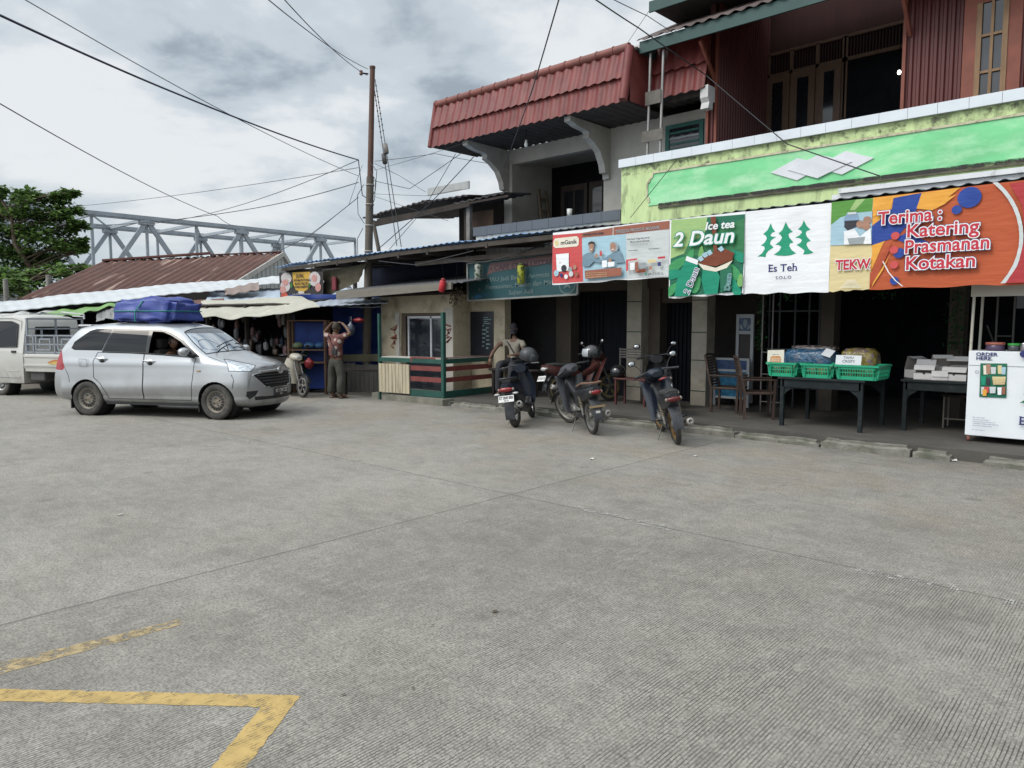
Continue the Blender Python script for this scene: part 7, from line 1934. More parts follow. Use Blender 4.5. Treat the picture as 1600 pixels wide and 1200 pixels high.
def motorbike(label,loc,hd,lean,kind='cub',body=BDK,shield=BDK,rim=SILR,spokes=5,seat=SEATV,steer=0,fender=BGY,tyre=None,platecfg=None,mirrors=True,tailm=RLAMP,group=None,rack=False,tailw=.10,light='tail',twin=True):
 root=thing('motor_scooter' if kind=='scooter' else 'motorbike',label,'motor scooter' if kind=='scooter' else 'motorbike',loc,hd,group)
 root.rotation_euler=(-lean,0,hd)
 sc_=kind=='scooter'
 r=.255 if sc_ else.282;wb=1.26 if sc_ else 1.22;wd=tyre or(.10 if sc_ else.068)
 hx,hz=(.98,.80)if sc_ else(.97,.76)
 axd=Vector((-.44,0,.90)).normalized()
 Ms=Matrix.Translation((hx,0,hz))@Matrix.Rotation(steer,4,axd)@Matrix.Translation((-hx,0,-hz))
 def put(b,nm,st=False,par=None,lab=None):
  if st:b.v=[Ms@v for v in b.v]
  return b.build(nm,par or root,lab,world=False)
 bwheel(root,0,r,wd,rim,spokes,'wheel');bwheel(root,wb,r,wd*.85,rim,spokes,'wheel',Ms)
 b=MB()
 for s in(-1,1):b.tube([(wb,s*.075,r),(hx+.06,s*.075,hz-.12),(hx,s*.06,hz+.02)],[.022,.024,.02],ENG,8)
 put(b,'fork',True)
 b=MB();fr=r+.045
 b.sheet(lambda u,v:(wb+fr*cos(.35+1.9*u),(v-.5)*.125,r+fr*sin(.35+1.9*u)-.03*abs(v-.5)*2),14,6,.006,shield,(0,0,1));put(b,'front_mudguard',True)
 b=MB();fr=r+.05
 if sc_:b.sheet(lambda u,v:(fr*cos(2.0+1.45*u),(v-.5)*.15,r+fr*sin(2.0+1.45*u)),12,6,.006,fender,(0,0,1))
 else:b.sheet(lambda u,v:(fr*cos(1.5+1.75*u)-.03*u,(v-.5)*(.165-.02*u),r+.01+fr*sin(1.5+1.75*u)+.02-.04*(abs(v-.5)*2)**2),14,6,.006,fender,(0,0,1))
 put(b,'rear_mudguard')
 b=MB()
 for s in(-1,1):b.beam((0,s*.085,r),(.46,s*.075,.30),.025,.04,ENG)
 if not sc_:b.beam((.0,.10,r-.01),(.46,.09,.31),.02,.09,BDK)
 put(b,'swing_arm')
 for s in((-1,1)if twin else(1,)):
  b=MB();a,c=Vector((.01,s*.115,r+.02)),Vector((.12,s*.12,.63));b.tube([a,a.lerp(c,.4)],.022,ENG,8);b.tube([a.lerp(c,.35),c],.012,ENG,6)
  pts=[a.lerp(c,.36+.5*k/48)+Vector((cos(k*.95)*.026,sin(k*.95)*.026,0))for k in range(49)]
  b.tube(pts,.006,pm('shock_spring',(.26,.22,.16),.5,metal=.3),5);put(b,'shock_absorber')
 b=MB();loft(b,[(.30,.10,.22,.36),(.42,.12,.20,.44),(.60,.12,.20,.42),(.74,.09,.24,.40),(.86,.06,.28,.38)],ENG,10,.6)
 for k in range(5):b.box(.70+k*.03,.712+k*.03,-.085,.085,.23,.41,ENG)
 b.lathe([(.0,.135),(.08,.13),(.085,.10),(.085,0)],ENG,(.48,0,.32),(0,1,0),16);b.lathe([(.0,.14),(.09,.135),(.095,.1),(.095,0)],ENG,(.50,0,.31),(0,-1,0),16);put(b,'engine')
 b=MB();ex=[(.62,-.10,.24),(.40,-.13,.20),(.22,-.155,.22),(.10,-.165,.25)];b.tube(ex,.017,EXH,8)
 e0,e1=Vector((.14,-.165,.245)),Vector((-.30,-.175,.335 if not sc_ else.40));d=(e1-e0).normalized();L_=(e1-e0).length
 b.lathe([(.02,0),(.042,.05),(.048,.12),(.048,L_-.05),(.044,L_),(.022,L_+.004),(.018,L_-.02),(.0,L_-.02)],EXH if not sc_ else BDK,e0,d,14)
 b.lathe([(.050,L_-.10),(.052,L_-.06),(.052,L_+.003),(.026,L_+.006)],SILR,e0,d,14);put(b,'exhaust')
 b=MB();b.tube([(.46,.10,.20),(.36,.20,.05),(.34,.235,.0)],.010,ENG,6);b.beam((.31,.235,.008),(.38,.24,.008),.03,.01,ENG);put(b,'side_stand')
 for s in(-1,1):
  b=MB();b.tube([(.40,s*.10,.31),(.40,s*.24,.32)],.012,BDK,6);b.tube([(.14,s*.10,.34),(.10,s*.22,.36)],.011,BDK,6);put(b,'foot_peg')
 if sc_:
  b=MB();loft(b,[(-.36,.05,.66,.74),(-.26,.11,.56,.755),(-.05,.145,.46,.76),(.20,.155,.38,.74),(.42,.13,.32,.68),(.54,.10,.28,.50)],body,16,.75);put(b,'rear_cowl')
  b=MB();loft(b,[(.42,.15,.24,.33),(.60,.16,.23,.31),(.80,.15,.24,.32),(.90,.12,.26,.42)],BDK,12,.5);put(b,'floorboard')
  b=MB();b.sheet(lambda u,v:(.86+.14*(1-(2*v-1)**2)-.10*u+.06*u*u,(v-.5)*2*(.15+.09*sin(pi*min(1,u*.9+.1))),.30+.58*u),12,12,.02,body,(1,0,0));put(b,'front_shield')
  b=MB();loft(b,[(.80,.10,.84,.98),(.90,.15,.83,1.0),(1.0,.13,.82,.97),(1.08,.06,.84,.92)],body,14,.8);put(b,'handlebar_cowl',True)
  hb=(.88,.96)
 else:
  b=MB();loft(b,[(-.36,.06,.66,.76),(-.26,.11,.58,.765),(-.05,.135,.50,.75),(.20,.14,.42,.71),(.40,.12,.36,.66),(.52,.07,.36,.60)],body,14,.75);put(b,'tail_cowl')
  b=MB();loft(b,[(.36,.05,.50,.60),(.55,.055,.48,.60),(.78,.06,.55,.70),(.97,.07,.66,.84)],body,12,.8);put(b,'frame_cover')
  b=MB()
  for s in(-1,1):
   b.sheet(lambda u,v:(1.02-.30*u-.06*v+.05*v*v,s*(.05+.185*v**.8*(1-.25*u)),.80-.52*u+.05*v*(1-u)),10,8,.012,shield,(0,s,0))
  put(b,'leg_shield')
  b=MB();loft(b,[(.76,.08,.90,.98),(.84,.14,.86,1.03),(.96,.15,.82,1.02),(1.06,.11,.80,.96),(1.11,.04,.84,.92)],shield if shield is not BDK else BGY,14,.85);put(b,'handlebar_cowl',True)
  hb=(.86,.97)
 b=MB();b.ball((1.06 if not sc_ else 1.04,0,.90 if not sc_ else.90),(.045,.085,.055),CLEAR,12,8);put(b,'headlight',True)
 b=MB();zs=.74 if not sc_ else.76
 loft(b,[(-.26,.07,zs-.02,zs+.045),(-.12,.115,zs-.035,zs+.055),(.12,.12,zs-.05,zs+.04),(.30,.10,zs-.07,zs+.01),(.50,.06,zs-.10,zs-.02)],seat,14,.7);so=put(b,'seat')
 if seat is not SEATV:
  pass
 b=MB();b.tube([(hb[0]-.10,-.33,hb[1]-.01),(hb[0]-.03,-.16,hb[1]+.02),(hb[0],0,hb[1]+.01),(hb[0]-.03,.16,hb[1]+.02),(hb[0]-.10,.33,hb[1]-.01)],.012,BGY,8);hbo=put(b,'handlebar',True)
 for s in(-1,1):
  b=MB();b.tube([(hb[0]-.07,s*.21,hb[1]+.005),(hb[0]-.105,s*.345,hb[1]-.012)],.018,BDK,8);b.tube([(hb[0]-.01,s*.19,hb[1]),(hb[0]-.04,s*.33,hb[1]-.02)],.006,SILR,5);put(b,'grip',True,hbo)
  if mirrors:
   b=MB();b.tube([(hb[0]-.04,s*.18,hb[1]+.02),(hb[0]-.02,s*.24,hb[1]+.12),(hb[0]-.03,s*.30,hb[1]+.18)],.006,BDK,5);b.ball((hb[0]-.03,s*.325,hb[1]+.20),(.014,.062,.042),BDK,12,6);b.ball((hb[0]-.040,s*.325,hb[1]+.20),(.008,.052,.034),pm('mirror_glass_face',(.55,.57,.6),.05,metal=1),10,5);put(b,'mirror',True)
 tz=.70 if not sc_ else.66;tx=-.335 if not sc_ else-.34
 b=MB();b.ball((tx,0,tz-.02),(.045,tailw,.042),tailm,12,8);tl_=put(b,'tail_light')
 for s in(-1,1):
  b=MB();b.ball((tx+.012,s*tailw*.95,tz-.02),(.032,.024,.026),pm('dim_lens',(.20,.17,.14),.2),10,6)
  put(b,'indicator')
 if platecfg:
  px_,pz_,tilt,base,ink,t1,t2=platecfg
  plate(root,Matrix.Translation((px_,0,pz_))@Matrix.Rotation(pi,4,'Z')@Matrix.Rotation(-tilt,4,'Y'),.25,.105,base,ink,t1,t2)
  b=MB();b.beam((tx+.12,0,tz-.08),(px_+.01,0,pz_),.05,.02,BDK);put(b,'plate_bracket')
 if rack:
  b=MB();b.tube([(.16,-.125,.735),(-.10,-.14,.80),(-.30,-.10,.815),(-.355,0,.815),(-.30,.10,.815),(-.10,.14,.80),(.16,.125,.735)],.016,BRS if rack=='tan' else BDK,8);put(b,'grab_rail')
 return root
HP={}
m1=motorbike('black motor scooter seen from behind with a long white number plate, nearest the kiosk',(-7.88,8.75,0),RD(119),RD(8),'scooter',BNV,BNV,WHR,5,steer=RD(6),fender=BGY,tyre=.115,platecfg=(-.40,.50,RD(18),PLW_,PLI,'KT 3840 BBB','05·27'),mirrors=False,rack='black',tailw=.12,twin=False)
b=MB();b.beam((-.34,-.16,.58),(-.33,.16,.58),.02,.015,BDK)
b.build('indicator_bar',m1,world=False)
for s in(-1,1):
 b=MB();b.ball((-.35,s*.15,.575),(.022,.05,.018),CLEAR,10,6);b.build('indicator',m1,world=False)
m3=motorbike('dark grey underbone motorbike with tan seat rim and wire spoked wheels by the kerb',(-6.51,8.97,0),RD(145),RD(6),'cub',BDK,BDK,SILR,'wire',steer=RD(28),fender=BGY,rack='tan',tailw=.085,mirrors=False,twin=True)
b=MB();b.bbox(-.352,-.343,-.035,.035,.30,.40,PLW_,.01);b.build('sticker',m3,world=False)
b=MB();b.bbox(-.345,-.325,-.12,.12,.445,.475,pm('rusty_bracket',(.30,.22,.12),.6,metal=.3),.004);b.build('bracket',m3,world=False)
m4=motorbike('black underbone motorbike with gold wheels leaning on its stand, rightmost of the row',(-5.08,9.0,0),RD(131),RD(11),'cub',BDK,BNV,GOLD,5,steer=RD(8),fender=BGY,tyre=.08,tailw=.10,tailm=pm('dark_tail_lens',(.10,.015,.015),.2))
m5=motorbike('dark motor scooter standing on the pavement behind the gold wheeled bike',(-6.28,10.72,.14),RD(126),RD(6),'scooter',BDK,BDK,SILR,5,platecfg=(-.38,.52,RD(15),PLB,PLT,'KT 4894 KA','08·24'),tailw=.11)
m2=motorbike('maroon underbone motorbike with ochre wheels parked nose-in on the pavement',(-8.66,10.88,.14),RD(74),RD(6),'cub',BMR,BMR,OCHR,5,fender=BDK,platecfg=(-.40,.50,RD(24),PLW_,PLI,'KT 2155 CX',''),tailw=.09,tailm=CLEAR)
fu=RD(4);m6=motorbike('cream motor scooter half hidden behind the bonnet of the silver car',(-14.62-1.26*cos(fu),8.98-1.26*sin(fu),0),fu,RD(6),'scooter',BCR,BDK,SILR,5,steer=RD(-8),tyre=.085)
def helmet(label,c,rz,m,visor,r=.135,tilt=0):
 t=thing('helmet',label,'helmet',c,rz)
 R_=Matrix.Rotation(tilt,3,'Y')
 b=MB();vs=[]
 b.grid(lambda u,v:R_@Vector((r*1.12*sin(v*2.15)*cos(2*pi*u),r*sin(v*2.15)*sin(2*pi*u),r*1.02*cos(v*2.15)+r*.62)),24,12,m)
 b.build('shell',t,world=False)
 b=MB();b.grid(lambda u,v:R_@Vector((r*1.15*sin(1.05+v*.95)*cos(-1.15+2.3*u)+.012,r*1.03*sin(1.05+v*.95)*sin(-1.15+2.3*u),r*1.03*cos(1.05+v*.95)+r*.62)),14,8,visor)
 b.build('visor',t,world=False)
 b=MB();b.grid(lambda u,v:R_@Vector((r*.98*sin(1.9+v*.25)*cos(2*pi*u),r*.9*sin(1.9+v*.25)*sin(2*pi*u),r*cos(1.9+v*.25)+r*.62)),20,3,DARK);b.build('padding',t,world=False)
 return t
HG=pm('helmet_grey',(.034,.036,.040),.4,var=.15);HBK=pm('helmet_black',(.016,.017,.019),.12,spec=.6,coat=.5);VIS=pm('smoke_visor',(.05,.055,.06),.06,spec=.8);VISL=pm('pale_visor',(.32,.34,.36),.12,spec=.6)
q=PD(823,553,12.7);helmet('dull grey helmet hung on the right grip of the black scooter',(q.x,q.y,q.z-.12),RD(20),HG,VIS,.15,RD(20))
q=PD(925,548,12.0);helmet('black helmet with a pale visor set on the tan seated motorbike bars',(q.x,q.y,q.z-.12),RD(-140),HBK,VISL,.135)
q=PY(965,590,11.68);helmet('round black open helmet resting on the red bench left of the gold wheeled motorbike',(q.x,11.68,PY(970,591,11.5).z+.002),RD(-60),HBK,HBK,.15)
# porch furniture, stall goods, cart
BK_T=pm('dark_table_paint',(.011,.016,.018),.55,spec=.25,var=.25,vs=5,dirt=((.05,.05,.045),8,.55,.72,.5))
def table(label,x0,x1,y0,y1,h,z0=.14,wd=.055):
 t=thing('table',label,'table',((x0+x1)/2,(y0+y1)/2,z0))
 b=MB();b.bbox(x0,x1,y0,y1,z0+h-.035,z0+h,BK_T,.006);b.build('table_top',t)
 b=MB();b.box(x0+.06,x1-.06,y0+.03,y0+.05,z0+h-.15,z0+h-.036,BK_T);b.build('apron',t)
 b=MB();b.box(x0+.06,x1-.06,y1-.05,y1-.03,z0+h-.15,z0+h-.036,BK_T);b.build('apron',t)
 for x in(x0+.03,x1-.03-wd):
  for y in(y0+.03,y1-.03-wd):
   b=MB();b.box(x,x+wd,y,y+wd,z0,z0+h-.036,BK_T)
   sg_=1 if x<(x0+x1)/2 else-1;xx=x+wd if sg_>0 else x
   b.prism([(0,0),(.14*sg_,0),(.10*sg_,-.03),(.03*sg_,-.08),(0,-.13)],(xx,y+wd/2,z0+h-.151),(1,0,0),(0,0,1),.02,BK_T);b.build('leg',t)
lA,lB=PZ(1225,665,.14),PZ(1337,675,.14)
TH=.74
tx0,tx1,ty0=lA.x-.10,lB.x+.12,10.80
table('dark table carrying three green baskets',tx0,tx1,ty0,11.95,TH)
table('dark table piled with white paper boxes beside the white drinks cart',-2.92,-1.72,11.50,12.60,TH)
GB=pm('green_basket',(.010,.285,.15),.45,var=.08,vs=4)
def basket(label,x0,x1,y0,y1,z0,h):
 b=MB();t=.012;fl=.025
 def wall(a,c,out):
  a=Vector(a);c=Vector(c);d=(c-a);L_=d.length;d.normalize();o=Vector(out)
  for(z_0,z_1)in((0,.05),(.095,.108),(.145,.155),(h-.05,h)):b.beam(a+o*fl*((z_0+z_1)/2/h)+Vector((0,0,z0+(z_0+z_1)/2)),c+o*fl*((z_0+z_1)/2/h)+Vector((0,0,z0+(z_0+z_1)/2)),t,z_1-z_0,GB)
  n=int(L_/.032)
  for i in range(n+1):
   w_=.05 if i in(0,n)else.011
   p=a+d*(L_*i/n);p+=d*((w_/2)if i==0 else(-w_/2 if i==n else 0));b.beam(p+Vector((0,0,z0+.02)),p+o*fl*.9+Vector((0,0,z0+h-.02)),w_,t*.9,GB,(d.x,d.y,0))
 wall((x0,y0,0),(x1,y0,0),(0,-1,0));wall((x1,y0,0),(x1,y1,0),(1,0,0));wall((x1,y1,0),(x0,y1,0),(0,1,0));wall((x0,y1,0),(x0,y0,0),(-1,0,0))
 b.box(x0,x1,y0,y1,z0,z0+.012,GB)
 z=z0+h;e_=fl+.02
 for a,c in(((x0-e_,y0-fl-.004),(x1+e_,y0-fl-.004)),((x1+fl+.004,y0-e_),(x1+fl+.004,y1+e_)),((x1+e_,y1+fl+.004),(x0-e_,y1+fl+.004)),((x0-fl-.004,y1+e_),(x0-fl-.004,y0-e_))):b.beam((*a,z),(*c,z+.001),.035,.028,GB)
 t_=thing('basket',label,'basket',((x0+x1)/2,(y0+y1)/2,z0));b.build('basket_shell',t_)
 return t_
zt=.14+TH
y0=10.86
bx=[PY(p,575,y0).x for p in(1203,1241,1256,1298,1310,1369)]
hb_=.195
BT=[basket('green plastic basket at the left end of the dark table',bx[0],bx[1],y0,y0+.42,zt+.002,hb_),basket('green plastic basket in the middle of the three on the dark table',bx[2],bx[3],y0,y0+.42,zt+.002,hb_),basket('widest green plastic basket at the right of the dark table',bx[4],bx[5],y0,y0+.55,zt+.002,hb_)]
rg=random.Random(31)
SNK=[pm('snack_cream',(.36,.33,.20),.5,var=.3,vs=12),pm('snack_yellow',(.36,.30,.09),.5,var=.3,vs=12),pm('snack_green',(.20,.30,.14),.5,var=.3,vs=12)]
def packet(label,c,wd,ht,dp,m,rot,name='snack_packet',tilt=0):
 bm=bmesh.new();bmesh.ops.create_cube(bm,size=1);bmesh.ops.subdivide_edges(bm,edges=bm.edges[:],cuts=4,use_grid_fill=True)
 for v in bm.verts:
  q=v.co;e_=(1-(abs(q.z)*2)**5*.85)*(1-(abs(q.x)*2)**6*.4)
  v.co=Vector((q.x*wd,q.y*dp*e_,q.z*ht))+Vector((noise.noise(q*4+Vector(c)),noise.noise(q*5+Vector(c)),noise.noise(q*3)))*.012
 M=Matrix.Translation(c)@Matrix.Rotation(rot,4,'Z')@Matrix.Rotation(tilt,4,'X')
 b=MB();b.bm(bm,m,True,M);return b.build(name,label=label,cat='packet')
for k,(a,c,lab)in enumerate(((bx[0],bx[1],'left green basket'),(bx[2],bx[3],'middle green basket'),(bx[4],bx[5],'widest green basket'))):
 for i in range(3):
  x=a+(c-a)*(.2+.3*i);packet(('cream','yellowish','pale green')[i]+' snack packet lying inside the '+lab,(x,y0+.10+.08*(i%2),zt+.105),.13,.17,.06,SNK[i],rg.uniform(-.3,.3))
def card(name,label,p,u,v,m,art_fn=None,th=.004):
 p=Vector(p);u=Vector(u);v=Vector(v);n_=u.cross(v).normalized();b=MB()
 b.add([p,p+u,p+u+v,p+v,p-n_*th,p+u-n_*th,p+u+v-n_*th,p+v-n_*th],[(0,1,2,3),(7,6,5,4),(0,4,5,1),(1,5,6,2),(2,6,7,3),(3,7,4,0)],m)
 if art_fn:
  a=Art(b,lambda s,t,h:p+u.normalized()*s+v.normalized()*t+n_*h,step=0,lift=.0015);art_fn(a,u.length,v.length)
 return b.build(name,label=label,cat=name.replace('_',' '))
PAP=pm('white_paper',(.58,.60,.62),.7,var=.04);CRP_=pm('cream_paper',(.55,.53,.45),.7,var=.06);ORB=pm('orange_print',(.45,.20,.06),.6,var=.3,vs=40);INKG=pm('grey_ink',(.16,.18,.19),.7)
def s1(a,w_,h):
 a.rect(w_*.18,h*.03,w_*.82,h*.45,ORB);a.poly([(w_*.18,h*.45),(w_*.28,h*.58),(w_*.74,h*.58),(w_*.82,h*.45)],ORB,up=False)
 for i in range(3):a.text('KERUPUK IKAN',w_*.22,h*(.08+.13*i),.022,CRP_,up=(i==0),bold=.0008,sx=.9)
 a.rect(w_*.3,h*.68,w_*.68,h*.70,INKG)
q0,q1=PY(1199,559,10.93),PY(1224,559,10.93)
card('snack_bag','cream snack bag with an orange print standing in the left green basket',(q0.x,10.93,zt+.17),(q1.x-q0.x+.01,0,.012),(-.02,.05,.215),CRP_,s1)
def s2(a,w_,h):
 for i,(t_,s)in enumerate((('TAHU',.052),('CRISPY',.056),('Rp 10.000 - 12.000',.03))):a.text(t_,w_*(.30,.26,.10)[i],h*(.72,.42,.14)[i],s,INKG,up=(i==0),bold=.001)
q0,q1=PY(1306,560,10.9),PY(1346,560,10.9)
card('price_card','white handwritten card standing in the widest green basket',(q0.x,10.88,zt+.165),(q1.x-q0.x,0,0),(0,.03,.18),PAP,s2)
def crackers(label,c,sx,sy,sz,m,seed,name='cracker_bag'):
 bm=bmesh.new();bmesh.ops.create_icosphere(bm,subdivisions=4,radius=1)
 for v in bm.verts:
  q=v.co.copy();k=[math.copysign(abs(a)**.55,a)for a in q];f=1+noise.noise(q*3+Vector((seed,0,0)))*.08+noise.noise(q*9+Vector((0,seed,0)))*.05
  v.co=Vector((k[0]*sx,k[1]*sy,k[2]*sz))*f
 b=MB();b.bm(bm,m,True,Matrix.Translation(c));return b.build(name,label=label,cat='bag')
def film(name,c,c2,sc):
 m=pm(name,c,.22,var=.5,vs=sc,dirt=(c2,sc*.6,.5,.58,.85),bump=.8,bs=18,spec=.7);return m
crackers('clear bag with blue basket of crackers behind the middle green basket',(PY(1268,545,11.45).x,11.45,zt+.20),.40,.22,.22,film('blue_film',(.025,.09,.17),(.10,.12,.17),14),2)
crackers('dark bundle of packets lying over the blue bag',(PY(1275,528,11.5).x,11.5,zt+.41),.34,.18,.055,film('mixed_film',(.06,.05,.05),(.24,.20,.19),24),5)
crackers('clear bag of yellow crackers behind the white handwritten card',(PY(1345,540,11.5).x,11.5,zt+.215),.26,.20,.22,film('yellow_film',(.22,.17,.045),(.16,.11,.16),14),8)
card('folded_leaflet','pale folded leaflet sticking out of the blue cracker bag',(PY(1283,545,11.2).x,11.2,zt+.33),(.13,.0,-.04),(.06,.05,.10),PAP)
BOXM=pm('white_card_box',(.64,.62,.61),.75,var=.06,dirt=((.36,.32,.30),3,.5,.75,.5));BOXI=pm('box_inside',(.34,.31,.29),.85,var=.1)
def food_box(label,c,rz,wd=.26,dp=.20,h=.09,lid=60,tilt=0):
 t=thing('paper_box',label,'box',c,rz);t.rotation_euler=(tilt,0,rz)
 b=MB();k=.006
 b.box(-wd/2,wd/2,-dp/2,-dp/2+k,k,h,BOXM);b.box(-wd/2,wd/2,dp/2-k,dp/2,k,h,BOXM);b.box(-wd/2,-wd/2+k,-dp/2+k,dp/2-k,k,h,BOXM);b.box(wd/2-k,wd/2,-dp/2+k,dp/2-k,k,h,BOXM);b.box(-wd/2,wd/2,-dp/2,dp/2,0,k,BOXI)
 b.lathe([(0,0),(.018,0)],BLK,(0,-dp/2-.001,h),(0,-1,0),10);b.build('tray',t,world=False)
 a=RD(lid);b=MB();o=Vector((0,dp/2,h));d=Vector((0,-cos(a),sin(a)));n_=Vector((0,sin(a),cos(a)))
 p0=o+Vector((-wd/2,0,0));b.add([p0,p0+Vector((wd,0,0)),p0+Vector((wd,0,0))+d*dp,p0+d*dp,p0+n_*k,p0+Vector((wd,0,0))+n_*k,p0+Vector((wd,0,0))+d*dp+n_*k,p0+d*dp+n_*k],[(0,3,2,1),(4,5,6,7),(0,1,5,4),(1,2,6,5),(2,3,7,6),(3,0,4,7)],BOXI)
 f0=p0+d*dp;b.add([f0,f0+Vector((wd,0,0)),f0+Vector((wd,0,0))-n_*h*.9,f0-n_*h*.9],[(0,1,2,3)],BOXM);b.build('lid',t,world=False)
 return t
xb=lambda px,y:PY(px,575,y).x
zt2=.14+TH
food_box('open white box at the front left of the second dark table',(xb(1446,11.68),11.68,zt2+.001),RD(4),lid=35)
food_box('half open white box standing upright at the left back of the pile',(xb(1433,11.95),11.95,zt2+.001),RD(60),lid=75,h=.12)
food_box('white box tipped on its corner in the middle of the pile',(xb(1470,11.86),11.86,zt2+.06),RD(28),lid=80,tilt=RD(24))
food_box('white box with grey lid stacked on the left boxes',(xb(1450,11.86),11.90,zt2+.12),RD(-6),lid=20)
food_box('white box lying open against the drinks cart',(xb(1494,11.70),11.70,zt2+.001),RD(-3),wd=.30,lid=30)
food_box('grey lidded white box leaning on top next to the drinks cart',(xb(1498,11.92),11.92,zt2+.10),RD(10),wd=.30,lid=48,tilt=RD(8))
food_box('crumpled small white box under the tipped one',(xb(1468,11.64),11.64,zt2+.001),RD(16),wd=.2,dp=.16,lid=15)
# drinks cart
CW=pm('white_cart_panel',(.70,.725,.75),.35,var=.03,spec=.4)
CRT=pm('cream_cart_steel',(.46,.44,.38),.45,var=.1,dirt=((.25,.16,.10),8,.6,.75,.6))
cx0,cx1,cy0,cy1=-2.0,-.45,11.0,11.6
cart=thing('drinks_cart','white drinks cart lettered ORDER HERE with a green fir tree emblem','cart',((cx0+cx1)/2,11.3,.14))
zc0,zc1=.225,1.325
b=MB();b.bbox(cx0,cx1,cy0,cy1,zc0,zc1,CW,.006)
b.box(cx0+.01,cx1,cy0-.004,cy0+.001,1.135,1.142,PGR)
ca=Art(b,lambda u,w_,h:Vector((u,cy0-h,w_)),step=0,lift=.0018);ca.k=3
cu=lambda px,py:(lambda q:(q.x,q.z))(PY(px,py,cy0))
C7=lambda pts:[cu(1400+x/6,440+y/6)for x,y in pts]
o=cu(1525,557);serif(ca,'ORDER',o[0],o[1]+.01,.062,NAV,sx=1.15,bold=.0015)
o=cu(1525,563);serif(ca,'HERE.',o[0],o[1]+.008,.062,NAV,sx=1.15,bold=.0015)
ca.poly(C7([(793,765),(1043,768),(1035,1090),(782,1080)]),DGR)
for x,y,wd,ht,m in((820,785,45,85,CRM),(845,775,45,90,SKN),(890,800,50,65,PGW),(955,785,40,80,SAND),(990,800,42,70,SKB),(800,885,45,85,BGR),(850,900,36,70,INK),(905,890,128,75,SAND),(800,985,40,70,PGW),(830,985,45,55,RD_),(815,1010,40,60,AMB),(880,985,60,60,PGW),(955,990,40,70,W_),(998,985,32,70,BRN)):
 ca.poly(C7([(x,y),(x+wd,y),(x+wd*.92,y+ht),(x+wd*.08,y+ht)]),m)
for i in range(4):o=cu(1400+912/6,440+(908+i*15)/6);ca.text('Es teh manis segar',o[0],o[1]-.006,.016,BRN,up=(i==0),sx=1.1)
def trees_on(sx_,o_,sc_):
 for t_ in TREES:ca.poly([(o_[0]+(x-247)*sc_*sx_,o_[1]-(y-315)*sc_)for x,y in t_],DGR if False else TREC,up=False)
TREC=bmat('cart_tree_green',(.012,.16,.07))
o=cu(1593,590);oc=(o[0]+.30,o[1]+.035);ca.k+=1;trees_on(1.0,oc,.00175)
o=cu(1592,663);serif(ca,'Es Teh',o[0],o[1],.145,NAV,sx=1.05)
o=cu(1524,581);c_=(o[0]+.025,o[1]);
for i in range(14):
 a0,a1=2*pi*i/14,2*pi*(i+1)/14
 ca.poly([(c_[0]+.022*cos(a0),c_[1]+.022*sin(a0)),(c_[0]+.022*cos(a1),c_[1]+.022*sin(a1)),(c_[0]+.018*cos(a1),c_[1]+.018*sin(a1)),(c_[0]+.018*cos(a0),c_[1]+.018*sin(a0))],NAV,up=(i==0))
ca.text('C',c_[0]-.009,c_[1]-.010,.028,NAV)
for i,t_ in enumerate(('Mau acara ultah?','Mau acara pernikahan?','Mau acara kantor dan lain lain?','Pemesanan melalui outlet langsung','atau nomor yang tersedia')):o=cu(1521,652+i*3.1);ca.text(t_,o[0],o[1],.020,NAV,up=(i==0),sx=1.0)
o=cu(1520,671);ca.text('IG : esteh.indonesia',o[0],o[1],.018,NAV)
ca.poly(circ(cu(1601,553)[0],cu(1601,553)[1],.045,18),NAV)
b.build('cabinet',cart)
for x in(cx0+.015,cx1-.015):
 for y in(cy0+.02,cy1-.02):
  b=MB();b.tube([(x,y,zc1),(x+(.012 if x<-1.5 else 0),y,2.22)],.018,CRT,8);b.build('post',cart)
  b=MB();b.tube([(x+.02,y+.02,zc0),(x+.02,y+.02,.20)],.018,CRT,8);b.lathe([(.0,-.014),(.035,-.014),(.04,0),(.035,.014),(.0,.014)],pm('castor_red',(.22,.07,.05),.6),(x+.02,y+.02,.182),(1,.2,0),14);b.build('castor',cart)
b=MB();b.box(cx0-.01,cx1+.02,cy0+.0,cy0+.03,2.02,2.26,pm('cart_sign_board',(.46,.43,.38),.5,var=.06));b.build('header_board',cart)
b=MB();b.box(cx0-.03,cx1+.03,cy0+.03,cy1+.05,2.235,2.26,CRT);b.build('canopy',cart)
JM=[('red lidded jar on the drinks cart',-1.74,.105,.11,pm('jar_purple',(.07,.045,.09),.3),pm('lid_coral',(.32,.10,.07),.45)),('green lidded jar on the drinks cart',-1.54,.065,.10,pm('jar_dark',(.05,.05,.06),.3),pm('lid_green',(.03,.28,.05),.45)),('steel cup with a silver rim on the drinks cart',-1.42,.055,.11,pm('steel_cup',(.20,.18,.20),.35,metal=.4),CHROME),('tall clear sugar jar on the drinks cart',-1.26,.07,.24,pm('sugar_jar',(.26,.25,.21),.25),pm('jar_top',(.4,.4,.38),.4))]
for lab,x,r_,h,m,m2 in JM:
 t=thing('jar',lab,'jar',(x,11.16,zc1));b=MB();b.lathe([(.0,0),(r_*.92,0),(r_,.02),(r_,h*.7),(r_*.95,h*.72)],m,(x,11.16,zc1+.001),n=18);b.build('jar_body',t)
 b=MB();b.lathe([(r_*.97,h*.70),(r_*1.05,h*.72),(r_*1.05,h*.97),(r_*.9,h),(.0,h)],m2,(x,11.16,zc1+.001),n=18);b.build('lid',t)
b=MB();TUB=pm('grey_tube',(.10,.095,.09),.5,metal=.4)
for x in(-1.90,-1.70):b.tube([(x,12.2,.14),(x,12.2,2.2)],.016,TUB,6)
